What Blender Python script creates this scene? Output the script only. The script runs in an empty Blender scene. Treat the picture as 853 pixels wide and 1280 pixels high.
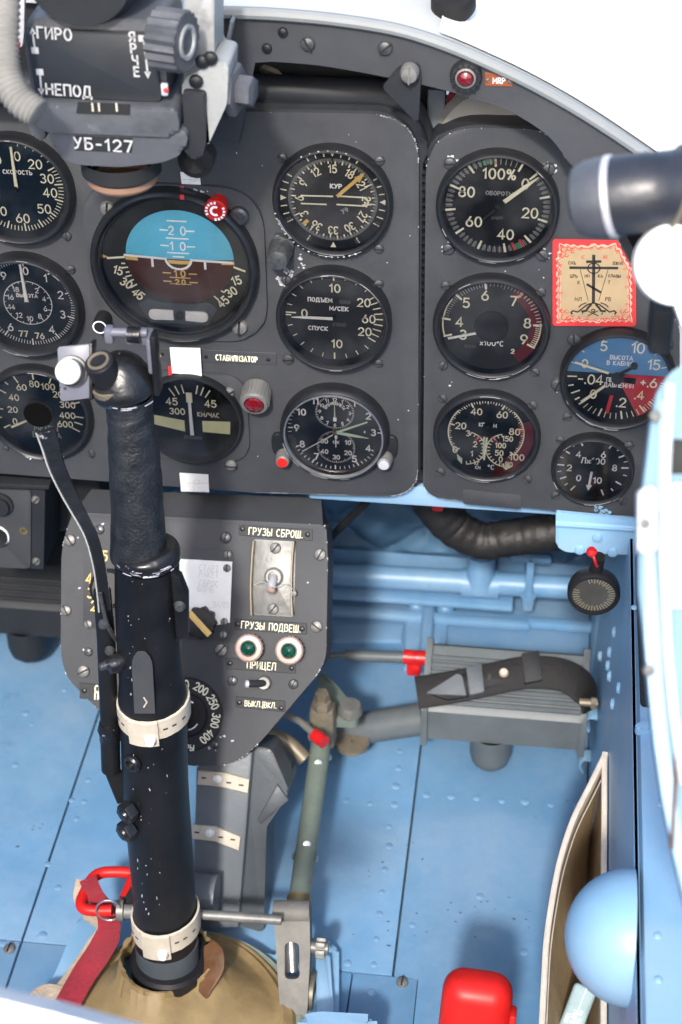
import bpy, bmesh, math, random
import numpy as np
from mathutils import Vector, Matrix
random.seed(7)
R = math.radians
sc = bpy.context.scene
COL = sc.collection

# ------------------------------------------------------------------ camera, sky, sun, exposure
PITCH, YAW, ROLL, FPX = 0.6418, 0.12747, -0.00966, 2200.0
CAM = Vector((0, -1.12, 1.17))
fw = Vector((-math.sin(YAW) * math.cos(PITCH), math.cos(YAW) * math.cos(PITCH), -math.sin(PITCH)))
r0 = Vector((math.cos(YAW), math.sin(YAW), 0)); u0 = r0.cross(fw)
rt = math.cos(ROLL) * r0 + math.sin(ROLL) * u0
up = -math.sin(ROLL) * r0 + math.cos(ROLL) * u0
cd = bpy.data.cameras.new('camera'); cam = bpy.data.objects.new('camera', cd); COL.objects.link(cam)
cam.matrix_world = Matrix(((rt.x, up.x, -fw.x, CAM.x), (rt.y, up.y, -fw.y, CAM.y), (rt.z, up.z, -fw.z, CAM.z), (0, 0, 0, 1)))
cd.sensor_fit = 'VERTICAL'; cd.sensor_height = 24.0; cd.lens = 24.0 * FPX / 1280
cd.clip_start = 0.02; cd.clip_end = 100
cd.dof.use_dof = True; cd.dof.focus_distance = 1.27; cd.dof.aperture_fstop = 5.6
sc.camera = cam

SUN_EL, SUN_AZ = 41, 2.0      # light travels towards +Y (from behind the photographer), azimuth towards +X
world = bpy.data.worlds.new("World"); sc.world = world; world.use_nodes = True
wn = world.node_tree.nodes; wl = world.node_tree.links
bg = wn['Background']; sky = wn.new('ShaderNodeTexSky'); sky.sky_type = 'NISHITA'; sky.sun_disc = False
sky.sun_elevation = R(SUN_EL); sky.sun_rotation = R(180 + SUN_AZ); sky.air_density = 1.0; sky.dust_density = 3.0; sky.ozone_density = 1.0
wl.new(sky.outputs[0], bg.inputs[0]); bg.inputs[1].default_value = 0.15
sd = bpy.data.lights.new('sun', 'SUN'); sun = bpy.data.objects.new('sun', sd); COL.objects.link(sun)
sd.energy = 1.7; sd.angle = R(4); sd.color = (1.0, 0.96, 0.90)
sdir = Vector((math.sin(R(SUN_AZ)) * math.cos(R(SUN_EL)), math.cos(R(SUN_AZ)) * math.cos(R(SUN_EL)), -math.sin(R(SUN_EL))))
sun.rotation_euler = sdir.to_track_quat('-Z', 'Y').to_euler()
vs = sc.view_settings
vs.view_transform = 'Standard'; vs.look = 'None'; vs.exposure = 1.38; vs.gamma = 1.0; vs.use_curve_mapping = False
sc.cycles.max_bounces = 6; sc.cycles.transparent_max_bounces = 12
sc.cycles.use_denoising = True

# ------------------------------------------------------------------ where a line of sight meets a real plane
def ray(px, py):
    return fw + rt * ((px - 426.5) / FPX) - up * ((py - 640) / FPX)
def PX(px, py, v): d = ray(px, py); return CAM + d * ((v - CAM.x) / d.x)
def PY(px, py, v): d = ray(px, py); return CAM + d * ((v - CAM.y) / d.y)
def PZ(px, py, v): d = ray(px, py); return CAM + d * ((v - CAM.z) / d.z)
def PD(px, py, depth): return CAM + ray(px, py) * depth
def PF(px, py, M, h=0.0):            # on the local plane z=h of frame M, in local coordinates
    Mi = M.inverted(); o = Mi @ CAM; d = Mi.to_3x3() @ ray(px, py)
    return o + d * ((h - o.z) / d.z)

# ------------------------------------------------------------------ materials
MATS = {}
def mat(name, col, rough=0.5, metal=0.0, var=0.12, vscale=30, bump=0.0, bscale=400, chips=None, chip_amt=0.0, chip_scale=60, spec=0.5, coat=0.0, wear=None):
    m = bpy.data.materials.new(name); m.use_nodes = True; MATS[name] = m
    n = m.node_tree.nodes; l = m.node_tree.links; b = n['Principled BSDF']
    b.inputs['Roughness'].default_value = rough; b.inputs['Metallic'].default_value = metal
    b.inputs['Specular IOR Level'].default_value = spec
    b.inputs['Coat Weight'].default_value = coat
    tc = n.new('ShaderNodeTexCoord')
    nz = n.new('ShaderNodeTexNoise'); nz.inputs['Scale'].default_value = vscale; nz.inputs['Detail'].default_value = 6; nz.inputs['Roughness'].default_value = 0.65
    l.new(tc.outputs['Object'], nz.inputs['Vector'])
    rp = n.new('ShaderNodeValToRGB'); rp.color_ramp.elements[0].position = 0.3; rp.color_ramp.elements[1].position = 0.7
    c0 = [max(0, c * (1 - var)) for c in col]; c1 = [min(1, c * (1 + var)) for c in col]
    rp.color_ramp.elements[0].color = (*c0, 1); rp.color_ramp.elements[1].color = (*c1, 1)
    l.new(nz.outputs['Fac'], rp.inputs['Fac']); out = rp.outputs['Color']
    if chips:
        n2 = n.new('ShaderNodeTexNoise'); n2.inputs['Scale'].default_value = chip_scale; n2.inputs['Detail'].default_value = 8; n2.inputs['Roughness'].default_value = 0.7
        l.new(tc.outputs['Object'], n2.inputs['Vector'])
        r2 = n.new('ShaderNodeValToRGB'); r2.color_ramp.elements[0].position = 1 - chip_amt - 0.02; r2.color_ramp.elements[1].position = 1 - chip_amt
        r2.color_ramp.elements[0].color = (0, 0, 0, 1); r2.color_ramp.elements[1].color = (1, 1, 1, 1)
        l.new(n2.outputs['Fac'], r2.inputs['Fac'])
        mx = n.new('ShaderNodeMix'); mx.data_type = 'RGBA'; l.new(r2.outputs['Color'], mx.inputs['Factor'])
        l.new(out, mx.inputs['A']); mx.inputs['B'].default_value = (*chips, 1); out = mx.outputs['Result']
    for (wc, wamt, wscale, wsoft, wstretch) in (wear or []):       # soft grime, dust or scratches laid over the paint
        mp_ = n.new('ShaderNodeMapping'); mp_.inputs['Scale'].default_value = wstretch; mp_.inputs['Rotation'].default_value = (.3, .2, .5); l.new(tc.outputs['Object'], mp_.inputs['Vector'])
        n3 = n.new('ShaderNodeTexNoise'); n3.inputs['Scale'].default_value = wscale; n3.inputs['Detail'].default_value = 7; n3.inputs['Roughness'].default_value = 0.72; l.new(mp_.outputs['Vector'], n3.inputs['Vector'])
        r3 = n.new('ShaderNodeMapRange'); r3.inputs['From Min'].default_value = 1 - wamt - wsoft; r3.inputs['From Max'].default_value = 1 - wamt + wsoft; r3.inputs['To Max'].default_value = 0.85; l.new(n3.outputs['Fac'], r3.inputs['Value'])
        m3 = n.new('ShaderNodeMix'); m3.data_type = 'RGBA'; l.new(r3.outputs['Result'], m3.inputs['Factor']); l.new(out, m3.inputs['A']); m3.inputs['B'].default_value = (*wc, 1); out = m3.outputs['Result']
    l.new(out, b.inputs['Base Color'])
    rr = n.new('ShaderNodeMapRange'); rr.inputs['To Min'].default_value = max(0, rough - 0.1); rr.inputs['To Max'].default_value = min(1, rough + 0.1)
    l.new(nz.outputs['Fac'], rr.inputs['Value']); l.new(rr.outputs['Result'], b.inputs['Roughness'])
    if bump:
        nb = n.new('ShaderNodeTexNoise'); nb.inputs['Scale'].default_value = bscale; nb.inputs['Detail'].default_value = 4
        l.new(tc.outputs['Object'], nb.inputs['Vector'])
        bp = n.new('ShaderNodeBump'); bp.inputs['Strength'].default_value = bump; bp.inputs['Distance'].default_value = 0.002
        l.new(nb.outputs['Fac'], bp.inputs['Height']); l.new(bp.outputs['Normal'], b.inputs['Normal'])
    return m
def flat(name, col, rough=0.6): return mat(name, col, rough, var=0.06, vscale=90)

mat('panel_paint', (0.044, 0.047, 0.053), 0.55, spec=0.22, var=0.16, vscale=14, bump=0.12, bscale=900, chips=(0.10, 0.105, 0.11), chip_amt=0.29, chip_scale=160, wear=[((.062, .064, .068), .42, 9, .16, (1, 1, 1)), ((.11, .11, .115), .30, 70, .02, (1, 14, 1))])
mat('casing_paint', (0.020, 0.022, 0.026), 0.5, spec=0.25, var=0.2, vscale=20, bump=0.1, bscale=700)
mat('bay_black', (0.008, 0.009, 0.010), 0.7)
mat('rim_black', (0.011, 0.012, 0.014), 0.38, var=0.25, vscale=60, chips=(0.18, 0.18, 0.17), chip_amt=0.27, chip_scale=120)
mat('dial_black', (0.008, 0.009, 0.010), 0.7, spec=0.08, var=0.25, vscale=25)
mat('dial_blueblack', (0.008, 0.016, 0.023), 0.6, spec=0.12, var=0.35, vscale=18)
mat('hub_black', (0.004, 0.004, 0.004), 0.8, spec=0.03); mat('dial_grey', (0.033, 0.034, 0.034), 0.7, spec=0.1, var=0.15, vscale=25)
mat('dial_dark', (0.014, 0.015, 0.016), 0.7, spec=0.1, var=0.2, vscale=25)
flat('mark_cream', (0.86, 0.83, 0.62)); flat('mark_white', (0.86, 0.86, 0.85)); flat('mark_grey', (0.32, 0.33, 0.33)); flat('mark_dull', (0.42, 0.43, 0.44))
flat('mark_yellow', (0.72, 0.48, 0.15)); flat('mark_red', (0.55, 0.03, 0.03)); flat('mark_green', (0.05, 0.30, 0.14))
flat('mark_bar', (0.74, 0.74, 0.44)); flat('mark_lume', (0.55, 0.68, 0.50)); flat('mark_faint', (0.09, 0.09, 0.09)); flat('dial_ring', (0.13, 0.135, 0.135)); flat('print_pale', (0.60, 0.60, 0.59)); flat('concrete', (0.45, 0.44, 0.42)); flat('dark_red', (0.12, 0.012, 0.018)); flat('mark_black', (0.02, 0.018, 0.016))
flat('sky_cyan', (0.12, 0.50, 0.70)); flat('earth_brown', (0.065, 0.018, 0.009)); flat('dial_blue', (0.10, 0.27, 0.50)); flat('dial_red', (0.50, 0.03, 0.04))
mat('red_paint', (0.55, 0.014, 0.012), 0.42, wear=[((.30, .008, .008), .38, 20, .1, (1, 1, 1)), ((.62, .20, .18), .25, 70, .02, (1, 1, 1))], var=0.12, vscale=40, spec=0.3)
mat('red_seal', (0.45, 0.01, 0.012), 0.35, var=0.3, vscale=120, bump=0.3, bscale=300)
mat('white_tape', (0.70, 0.70, 0.68), 0.6, var=0.05, vscale=80, wear=[((.48, .47, .44), .38, 60, .1, (1, 1, 1))])
mat('white_paint', (0.80, 0.80, 0.78), 0.35, var=0.04, vscale=12)
mat('cream_paint', (0.78, 0.74, 0.66), 0.4, var=0.04, vscale=6)
mat('cream_strap', (0.50, 0.45, 0.365), 0.65, var=0.14, vscale=50, bump=0.1, wear=[((.30, .20, .13), .34, 60, .06, (1, 1, 1))])
mat('blue_paint', (0.120, 0.262, 0.440), 0.42, var=0.13, vscale=7, bump=0.18, bscale=60, chips=(0.06, 0.11, 0.17), chip_amt=0.25, chip_scale=45, wear=[((.24, .36, .50), .46, 5, .14, (1, 1, 1)), ((.085, .15, .23), .33, 14, .07, (1, 1, 1)), ((.06, .10, .14), .29, 60, .03, (1, 1, 1)), ((.05, .075, .10), .27, 150, .02, (1, 1, 1)), ((.26, .37, .50), .29, 50, .015, (12, 1, 1))])
mat('blue_light', (0.205, 0.39, 0.59), 0.42, var=0.08, vscale=9, bump=0.10, bscale=80, wear=[((.12, .22, .33), .30, 16, .06, (1, 1, 1)), ((.30, .44, .58), .45, 7, .12, (1, 1, 1))])
mat('blue_dark', (0.075, 0.19, 0.34), 0.40, var=0.2, vscale=14, bump=0.3, bscale=60, chips=(0.02, 0.04, 0.07), chip_amt=0.3, chip_scale=45, coat=0.15)
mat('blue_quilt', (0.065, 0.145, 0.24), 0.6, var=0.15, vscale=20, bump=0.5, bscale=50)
mat('seam_dirt', (0.045, 0.07, 0.08), 0.8, var=0.4, vscale=40)
mat('dirt', (0.05, 0.09, 0.12), 0.9, var=0.4, vscale=90)
mat('black_stick', (0.0055, 0.006, 0.0075), 0.42, var=0.35, vscale=25, bump=0.06, bscale=500, chips=(0.2, 0.22, 0.24), chip_amt=0.27, chip_scale=110, spec=0.4, wear=[((.06, .065, .07), .30, 45, .03, (6, 6, .6)), ((.013, .0135, .015), .45, 12, .12, (1, 1, 1))])
mat('black_leather', (0.011, 0.013, 0.016), 0.44, wear=[((.055, .058, .064), .31, 28, .06, (1, 1, .7)), ((.024, .026, .030), .44, 60, .08, (1, 1, 1))], var=0.45, vscale=45, bump=0.45, bscale=520, spec=0.45, coat=0.05)
mat('black_worn', (0.010, 0.0105, 0.012), 0.32, var=0.3, vscale=30, bump=0.5, bscale=120, chips=(0.30, 0.30, 0.33), chip_amt=0.33, chip_scale=75, coat=0.15)
mat('grey_lilac', (0.115, 0.12, 0.15), 0.4, var=0.15, vscale=40, chips=(0.01, 0.01, 0.012), chip_amt=0.33, chip_scale=60)
mat('black_plastic', (0.012, 0.012, 0.014), 0.45, spec=0.3, var=0.2, vscale=60)
mat('black_rubber', (0.014, 0.014, 0.015), 0.65, spec=0.2, var=0.2, vscale=60, bump=0.3, bscale=200)
mat('black_tape', (0.012, 0.011, 0.011), 0.55, var=0.35, vscale=60, bump=1.0, bscale=70)
mat('steel', (0.55, 0.56, 0.57), 0.32, 0.9, var=0.15, vscale=60, bump=0.1, bscale=300)
mat('dull_steel', (0.20, 0.20, 0.19), 0.5, 0.45, var=0.25, vscale=50, bump=0.2, bscale=200)
mat('screw_dark', (0.10, 0.105, 0.11), 0.35, 0.6, var=0.35, vscale=300)
mat('screw_slot', (0.008, 0.008, 0.008), 0.7)
mat('link_steel', (0.17, 0.165, 0.15), 0.62, 0.15, var=0.3, vscale=40, bump=0.2, bscale=150, spec=0.3)
mat('brass', (0.35, 0.26, 0.12), 0.4, 0.8, var=0.3, vscale=60)
mat('bronze_worn', (0.20, 0.17, 0.125), 0.5, 0.4, var=0.3, vscale=60)
mat('rail_white', (0.50, 0.54, 0.56), 0.75, var=0.06, vscale=12, spec=0.1, wear=[((.30, .33, .35), .36, 30, .06, (1, 1, 1))]); mat('rail_pale', (0.19, 0.30, 0.38), 0.75, var=0.08, vscale=10, spec=0.1, wear=[((.12, .20, .27), .38, 20, .08, (1, 1, 1))]); mat('olive_metal', (0.17, 0.21, 0.18), 0.42, 0.25, var=0.18, vscale=40, bump=0.1, chips=(0.12, 0.11, 0.14), chip_amt=0.3, chip_scale=40)
mat('grey_paint', (0.062, 0.074, 0.086), 0.42, var=0.12, vscale=20, bump=0.1, bscale=300)
mat('grey_mid', (0.115, 0.130, 0.145), 0.40, var=0.12, vscale=20, bump=0.08, bscale=300)
mat('pedal_grey', (0.092, 0.108, 0.118), 0.45, var=0.18, vscale=25, bump=0.08, bscale=300, spec=0.35)
mat('sight_grey', (0.070, 0.075, 0.087), 0.45, wear=[((.16, .165, .175), .34, 30, .05, (1, 1, 1)), ((.03, .032, .036), .40, 12, .1, (1, 1, 1))], var=0.15, vscale=25, bump=0.15, bscale=300, chips=(0.35, 0.36, 0.37), chip_amt=0.27, chip_scale=60)
mat('sight_light', (0.27, 0.28, 0.28), 0.5, 0.1, wear=[((.10, .10, .11), .36, 25, .08, (1, 1, 1))], var=0.15, vscale=25, bump=0.15, bscale=300)
mat('sight_plate', (0.022, 0.025, 0.030), 0.40, var=0.15, vscale=20, bump=0.05)
mat('glare_grey', (0.46, 0.48, 0.49), 0.4, var=0.05, vscale=8)
mat('arch_rim', (0.20, 0.215, 0.22), 0.45, var=0.1, vscale=10)
mat('tan_leather', (0.245, 0.175, 0.080), 0.62, wear=[((.14, .09, .035), .40, 14, .1, (1, 1, 1))], var=0.28, vscale=22, bump=0.35, bscale=90, chips=(0.22, 0.25, 0.17), chip_amt=0.36, chip_scale=18)
mat('brown_leather', (0.095, 0.042, 0.016), 0.6, var=0.3, vscale=40, bump=0.5, bscale=120)
mat('tan_ring', (0.22, 0.13, 0.085), 0.5, var=0.15, vscale=40)
mat('boot_rim', (0.19, 0.23, 0.19), 0.5, var=0.2, vscale=30)
mat('canvas_in', (0.36, 0.265, 0.145), 0.9, var=0.15, vscale=60, bump=0.6, bscale=900)
mat('canvas_edge', (0.68, 0.61, 0.52), 0.85, var=0.10, vscale=80, bump=0.5, bscale=900)
mat('ribbon_red', (0.20, 0.007, 0.018), 0.8, var=0.25, vscale=60, bump=0.5, bscale=500)
mat('ribbon_back', (0.36, 0.29, 0.22), 0.85, var=0.2, vscale=60, bump=0.5, bscale=500)
mat('paper', (0.80, 0.80, 0.76), 0.7, var=0.05, vscale=60)
mat('packet', (0.30, 0.42, 0.45), 0.5, var=0.15, vscale=60)
mat('card_gold', (0.34, 0.25, 0.14), 0.55, var=0.08, vscale=50); mat('card_red', (0.50, 0.035, 0.035), 0.5, var=0.08, vscale=60); mat('card_pink', (0.60, 0.34, 0.25), 0.55)
mat('hose_grey', (0.21, 0.205, 0.19), 0.6, var=0.12, vscale=60)
mat('back_housing', (0.30, 0.29, 0.27), 0.35, 0.3, var=0.2, vscale=14)
mat('green_lens', (0.004, 0.055, 0.028), 0.12, var=0.4, vscale=150, coat=1.0); mat('red_lens', (0.13, 0.004, 0.006), 0.12, var=0.4, vscale=200, coat=1.0); mat('pink_ring', (0.44, 0.32, 0.28), 0.45, 0.3, var=0.15, vscale=90)
mat('mrp_plate', (0.20, 0.055, 0.020), 0.45, var=0.1); mat('silver_paint', (0.62, 0.62, 0.66), 0.35, 0.4, var=0.12, vscale=90)
mat('grip_grey', (0.065, 0.070, 0.085), 0.45, var=0.25, vscale=30, bump=0.1); mat('grip_black', (0.022, 0.025, 0.034), 0.38, var=0.3, vscale=30, bump=0.15, bscale=160, chips=(0.3, 0.31, 0.33), chip_amt=0.3, chip_scale=50, wear=[((.10, .105, .12), .36, 26, .06, (1, 1, 1)), ((.30, .31, .33), .29, 60, .02, (1, 1, 1))])
mat('chip_white', (0.42, 0.43, 0.45), 0.6); mat('gauge_face_grey', (0.22, 0.235, 0.225), 0.5, var=0.12, vscale=90)
def glass_mat():
    m = bpy.data.materials.new('cover_glass'); m.use_nodes = True; MATS['glass'] = m
    n = m.node_tree.nodes; l = m.node_tree.links; n.remove(n['Principled BSDF'])
    t = n.new('ShaderNodeBsdfTransparent'); g = n.new('ShaderNodeBsdfGlossy'); g.inputs['Roughness'].default_value = 0.04
    f = n.new('ShaderNodeFresnel'); f.inputs['IOR'].default_value = 1.6; mx = n.new('ShaderNodeMixShader')
    tc = n.new('ShaderNodeTexCoord'); nz = n.new('ShaderNodeTexNoise'); nz.inputs['Scale'].default_value = 22; nz.inputs['Detail'].default_value = 5
    ag = n.new('ShaderNodeVectorMath'); oi = n.new('ShaderNodeObjectInfo'); ag.operation = 'ADD'; l.new(tc.outputs['Object'], ag.inputs[0]); l.new(oi.outputs['Location'], ag.inputs[1]); l.new(ag.outputs[0], nz.inputs['Vector'])
    mr = n.new('ShaderNodeMapRange'); mr.inputs['From Min'].default_value = .42; mr.inputs['From Max'].default_value = .75; mr.inputs['To Max'].default_value = .05; l.new(nz.outputs['Fac'], mr.inputs['Value'])
    df = n.new('ShaderNodeBsdfDiffuse'); df.inputs['Color'].default_value = (.55, .57, .60, 1); md = n.new('ShaderNodeMixShader'); l.new(mr.outputs[0], md.inputs[0]); l.new(t.outputs[0], md.inputs[1]); l.new(df.outputs[0], md.inputs[2])  # pale patchy haze: dust on the glass, standing in for reflections
    l.new(f.outputs[0], mx.inputs[0]); l.new(md.outputs[0], mx.inputs[1]); l.new(g.outputs[0], mx.inputs[2]); l.new(mx.outputs[0], n['Material Output'].inputs[0])
glass_mat()

# ------------------------------------------------------------------ mesh building
def catmull(pts, n=6):
    pts = [Vector(p) for p in pts]
    if len(pts) < 3: return pts
    out = []
    for i in range(len(pts) - 1):
        p0 = pts[max(i - 1, 0)]; p1 = pts[i]; p2 = pts[i + 1]; p3 = pts[min(i + 2, len(pts) - 1)]
        for k in range(n):
            t = k / n
            out.append(0.5 * ((2 * p1) + (p2 - p0) * t + (2 * p0 - 5 * p1 + 4 * p2 - p3) * t * t + (3 * p1 - p0 - 3 * p2 + p3) * t ** 3))
    out.append(pts[-1]); return out
def roundpoly(pts, r, n=5):
    out = []; N = len(pts)
    rs = r if isinstance(r, (list, tuple)) else [r] * N
    for i in range(N):
        p = Vector(pts[i][:2]); a = Vector(pts[i - 1][:2]); b = Vector(pts[(i + 1) % N][:2]); ri = rs[i]
        if ri <= 0: out.append(p); continue
        da = (a - p); db = (b - p); la, lb = da.length, db.length; da.normalize(); db.normalize()
        k = min(ri, la * 0.48, lb * 0.48)
        s = p + da * k; e = p + db * k
        for j in range(n + 1):
            t = j / n; out.append((1 - t) ** 2 * s + 2 * t * (1 - t) * p + t * t * e)
    return out
def circle(cx, cy, r, n=24, a0=0, a1=360):
    return [Vector((cx + r * math.cos(R(a0 + (a1 - a0) * i / n)), cy + r * math.sin(R(a0 + (a1 - a0) * i / n)))) for i in range(n if abs(a1 - a0) == 360 else n + 1)]

class MB:
    def __init__(s): s.v = []; s.f = []; s.mi = []; s.cur = 0
    def add(s, vs, fs, M=None):
        o = len(s.v)
        s.v += [(M @ Vector(v)) if M else Vector(v) for v in vs]
        s.f += [[i + o for i in f] for f in fs]; s.mi += [s.cur] * len(fs)
        return s
    def bm_add(s, bm, M=None):
        bm.verts.ensure_lookup_table(); bm.verts.index_update()
        s.add([v.co.copy() for v in bm.verts], [[v.index for v in f.verts] for f in bm.faces], M); bm.free(); return s
    def box(s, c, d, bev=0.0, M=None, seg=2):
        bm = bmesh.new(); bmesh.ops.create_cube(bm, size=1)
        for v in bm.verts: v.co = Vector((v.co.x * d[0] + c[0], v.co.y * d[1] + c[1], v.co.z * d[2] + c[2]))
        if bev: bmesh.ops.bevel(bm, geom=list(bm.edges), offset=bev, segments=seg, profile=0.5, affect='EDGES')
        return s.bm_add(bm, M)
    def prism(s, pts, z0, z1, bev=0.0, M=None, seg=2):
        pts = [Vector((p[0], p[1])) for p in pts]
        area = sum(pts[i - 1].x * pts[i].y - pts[i].x * pts[i - 1].y for i in range(len(pts)))
        if area < 0: pts = pts[::-1]
        bm = bmesh.new(); top = bm.faces.new([bm.verts.new((p.x, p.y, z1)) for p in pts])
        bot = [bm.verts.new((p.x, p.y, z0)) for p in pts]; tv = list(top.verts); N = len(pts)
        for i in range(N): bm.faces.new((bot[i], bot[(i + 1) % N], tv[(i + 1) % N], tv[i]))
        bm.faces.new(bot[::-1])
        if bev: bmesh.ops.bevel(bm, geom=list(top.edges), offset=bev, segments=seg, profile=0.5, affect='EDGES')
        return s.bm_add(bm, M)
    def sheet(s, pts, z=0.0, M=None):
        pts = [Vector((p[0], p[1])) for p in pts]
        area = sum(pts[i - 1].x * pts[i].y - pts[i].x * pts[i - 1].y for i in range(len(pts)))
        if area < 0: pts = pts[::-1]
        return s.add([(p.x, p.y, z) for p in pts], [list(range(len(pts)))], M)
    def lathe(s, prof, c=(0, 0), seg=40, M=None, a0=0, a1=360, sx=1.0, sy=1.0):
        full = a1 - a0 == 360; n = seg if full else seg + 1; vs = []; fs = []
        for r, z in prof:
            for k in range(n):
                a = R(a0 + (a1 - a0) * k / seg); vs.append((c[0] + r * math.cos(a) * sx, c[1] + r * math.sin(a) * sy, z))
        for j in range(len(prof) - 1):
            for k in range(seg):
                k2 = (k + 1) % n
                fs.append([j * n + k, j * n + k2, (j + 1) * n + k2, (j + 1) * n + k])
        return s.add(vs, fs, M)
    def tube(s, path, rad, seg=12, caps=True, M=None, flat=1.0, upv=None):
        P = [Vector(p) for p in path]; n = len(P)
        rr = rad if isinstance(rad, (list, tuple)) else [rad] * n
        vs = []; fs = []; prev = None
        for i, p in enumerate(P):
            t = (P[min(i + 1, n - 1)] - P[max(i - 1, 0)]).normalized()
            if prev is None:
                a = Vector(upv) if upv else (Vector((0, 0, 1)) if abs(t.z) < 0.9 else Vector((1, 0, 0)))
            else: a = prev
            x = (a - t * a.dot(t)).normalized(); prev = x; y = t.cross(x)
            for k in range(seg):
                an = 2 * math.pi * k / seg
                vs.append(p + (x * math.cos(an) * flat + y * math.sin(an)) * rr[i])
        for i in range(n - 1):
            for k in range(seg):
                k2 = (k + 1) % seg; fs.append([i * seg + k, i * seg + k2, (i + 1) * seg + k2, (i + 1) * seg + k])
        if caps: fs.append(list(range(seg))[::-1]); fs.append([(n - 1) * seg + k for k in range(seg)])
        return s.add(vs, fs, M)
    def bar(s, path, w, t, side, M=None):          # flat bar: width w along `side`, thickness t
        P = [Vector(p) for p in path]; n = len(P); vs = []; fs = []; side = Vector(side).normalized()
        ww = w if isinstance(w, (list, tuple)) else [w] * n
        for i, p in enumerate(P):
            tg = (P[min(i + 1, n - 1)] - P[max(i - 1, 0)]).normalized()
            sd_ = (side - tg * side.dot(tg)).normalized(); nn = tg.cross(sd_)
            a = ww[i] / 2; b = t / 2
            for q in ((-a, -b * .5), (-a * .85, -b), (a * .85, -b), (a, -b * .5), (a, b * .5), (a * .85, b), (-a * .85, b), (-a, b * .5)): vs.append(p + sd_ * q[0] + nn * q[1])
        for i in range(n - 1):
            for k in range(8): fs.append([i * 8 + k, i * 8 + (k + 1) % 8, (i + 1) * 8 + (k + 1) % 8, (i + 1) * 8 + k])
        fs.append(list(range(8))[::-1]); fs.append([(n - 1) * 8 + k for k in range(8)])
        return s.add(vs, fs, M)
    def stroke(s, pts, w, z=0.0, zf=None, closed=False):
        P = [Vector((p[0], p[1])) for p in pts]
        Q = [P[0]]
        for p in P[1:]:
            if (p - Q[-1]).length > 1e-7: Q.append(p)
        P = Q
        if closed and (P[0] - P[-1]).length < 1e-6: P = P[:-1]
        n = len(P)
        if n < 2: return s
        vs = []; fs = []
        for i, p in enumerate(P):
            if closed: a = P[i - 1]; b = P[(i + 1) % n]
            else: a = P[i - 1] if i else None; b = P[i + 1] if i < n - 1 else None
            d1 = (p - a).normalized() if a is not None else None; d2 = (b - p).normalized() if b is not None else None
            if d1 is None: d1 = d2; p = p - d2 * w * 0.3
            elif d2 is None: d2 = d1; p = p + d1 * w * 0.3
            nrm = Vector((-(d1 + d2).y, (d1 + d2).x))
            if nrm.length < 1e-6: nrm = Vector((-d1.y, d1.x))
            nrm.normalize(); k = min(1.8, 1 / max(0.3, nrm.dot(Vector((-d1.y, d1.x)))))
            for sg in (1, -1):
                q = p + nrm * (w / 2 * k * sg); vs.append((q.x, q.y, z + (zf(q.x, q.y) if zf else 0)))
        for i in range(n if closed else n - 1):
            j = (i + 1) % n; fs.append([2 * i + 1, 2 * j + 1, 2 * j, 2 * i])
        return s.add(vs, fs)
    def ring(s, cx, cy, r1, r2, z=0.0, a0=0, a1=360, seg=48):
        return s.lathe([(r2, z), (r1, z)], (cx, cy), seg, None, a0, a1) if r1 < r2 else s
    def disc(s, cx, cy, r, z=0.0, seg=40): return s.add([(cx + r * math.cos(2 * math.pi * k / seg), cy + r * math.sin(2 * math.pi * k / seg), z) for k in range(seg)], [list(range(seg))])
    def hexa(s, c, r, z0, z1, rot=0, M=None): return s.prism(circle(c[0], c[1], r, 6, rot, rot + 360), z0, z1, r * 0.12, M)
    def mesh(s, name, mats):
        me = bpy.data.meshes.new(name); me.from_pydata([tuple(v) for v in s.v], [], s.f)
        for m in mats: me.materials.append(MATS[m])
        me.polygons.foreach_set('material_index', s.mi); me.polygons.foreach_set('use_smooth', [True] * len(s.f))
        me.update(); me.set_sharp_from_angle(angle=R(32)); return me

def put(o, name, parent=None, M=None):
    COL.objects.link(o)
    if parent: o.parent = parent
    if M: o.matrix_local = M
    return o
def tagit(o, label=None, cat=None, group=None, kind=None):
    if label: o['label'] = label
    if cat: o['category'] = cat
    if group: o['group'] = group
    if kind: o['kind'] = kind
    return o
FR = {}
def thing(name, label, cat, M=None, group=None, kind=None):
    o = bpy.data.objects.new(name, None); o.empty_display_size = 0.02; COL.objects.link(o)
    M = M or Matrix(); o.matrix_world = M; FR[o.name] = M.copy()
    return tagit(o, label, cat, group, kind)
def shift(mb, Mi):
    mb.v = [Mi @ v for v in mb.v]; return mb
def root_of(o):
    while o.parent: o = o.parent
    return o
def part(name, mb, mats, parent, world=False, label=None, kind=None):
    if isinstance(mats, str): mats = [mats]
    if world: shift(mb, FR[root_of(parent).name].inverted())
    o = bpy.data.objects.new(name, mb.mesh(name, mats)); put(o, name, parent)
    return tagit(o, label, None, None, kind)
def single(name, mb, mats, label, cat, M=None, group=None, world_base=None, kind=None):
    if isinstance(mats, str): mats = [mats]
    M = M or Matrix()
    if world_base is not None: M = Matrix.Translation(world_base); shift(mb, M.inverted())
    o = bpy.data.objects.new(name, mb.mesh(name, mats)); COL.objects.link(o); o.matrix_world = M; FR[o.name] = M.copy()
    return tagit(o, label, cat, group, kind)
def struct(name, mb, mats, parent=None):
    if isinstance(mats, str): mats = [mats]
    o = bpy.data.objects.new(name, mb.mesh(name, mats)); put(o, name, parent); FR[o.name] = Matrix()
    if not parent: o['kind'] = 'structure'
    return o
def inst(name, me, parent, M): 
    o = bpy.data.objects.new(name, me); put(o, name, parent, M); return o

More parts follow.
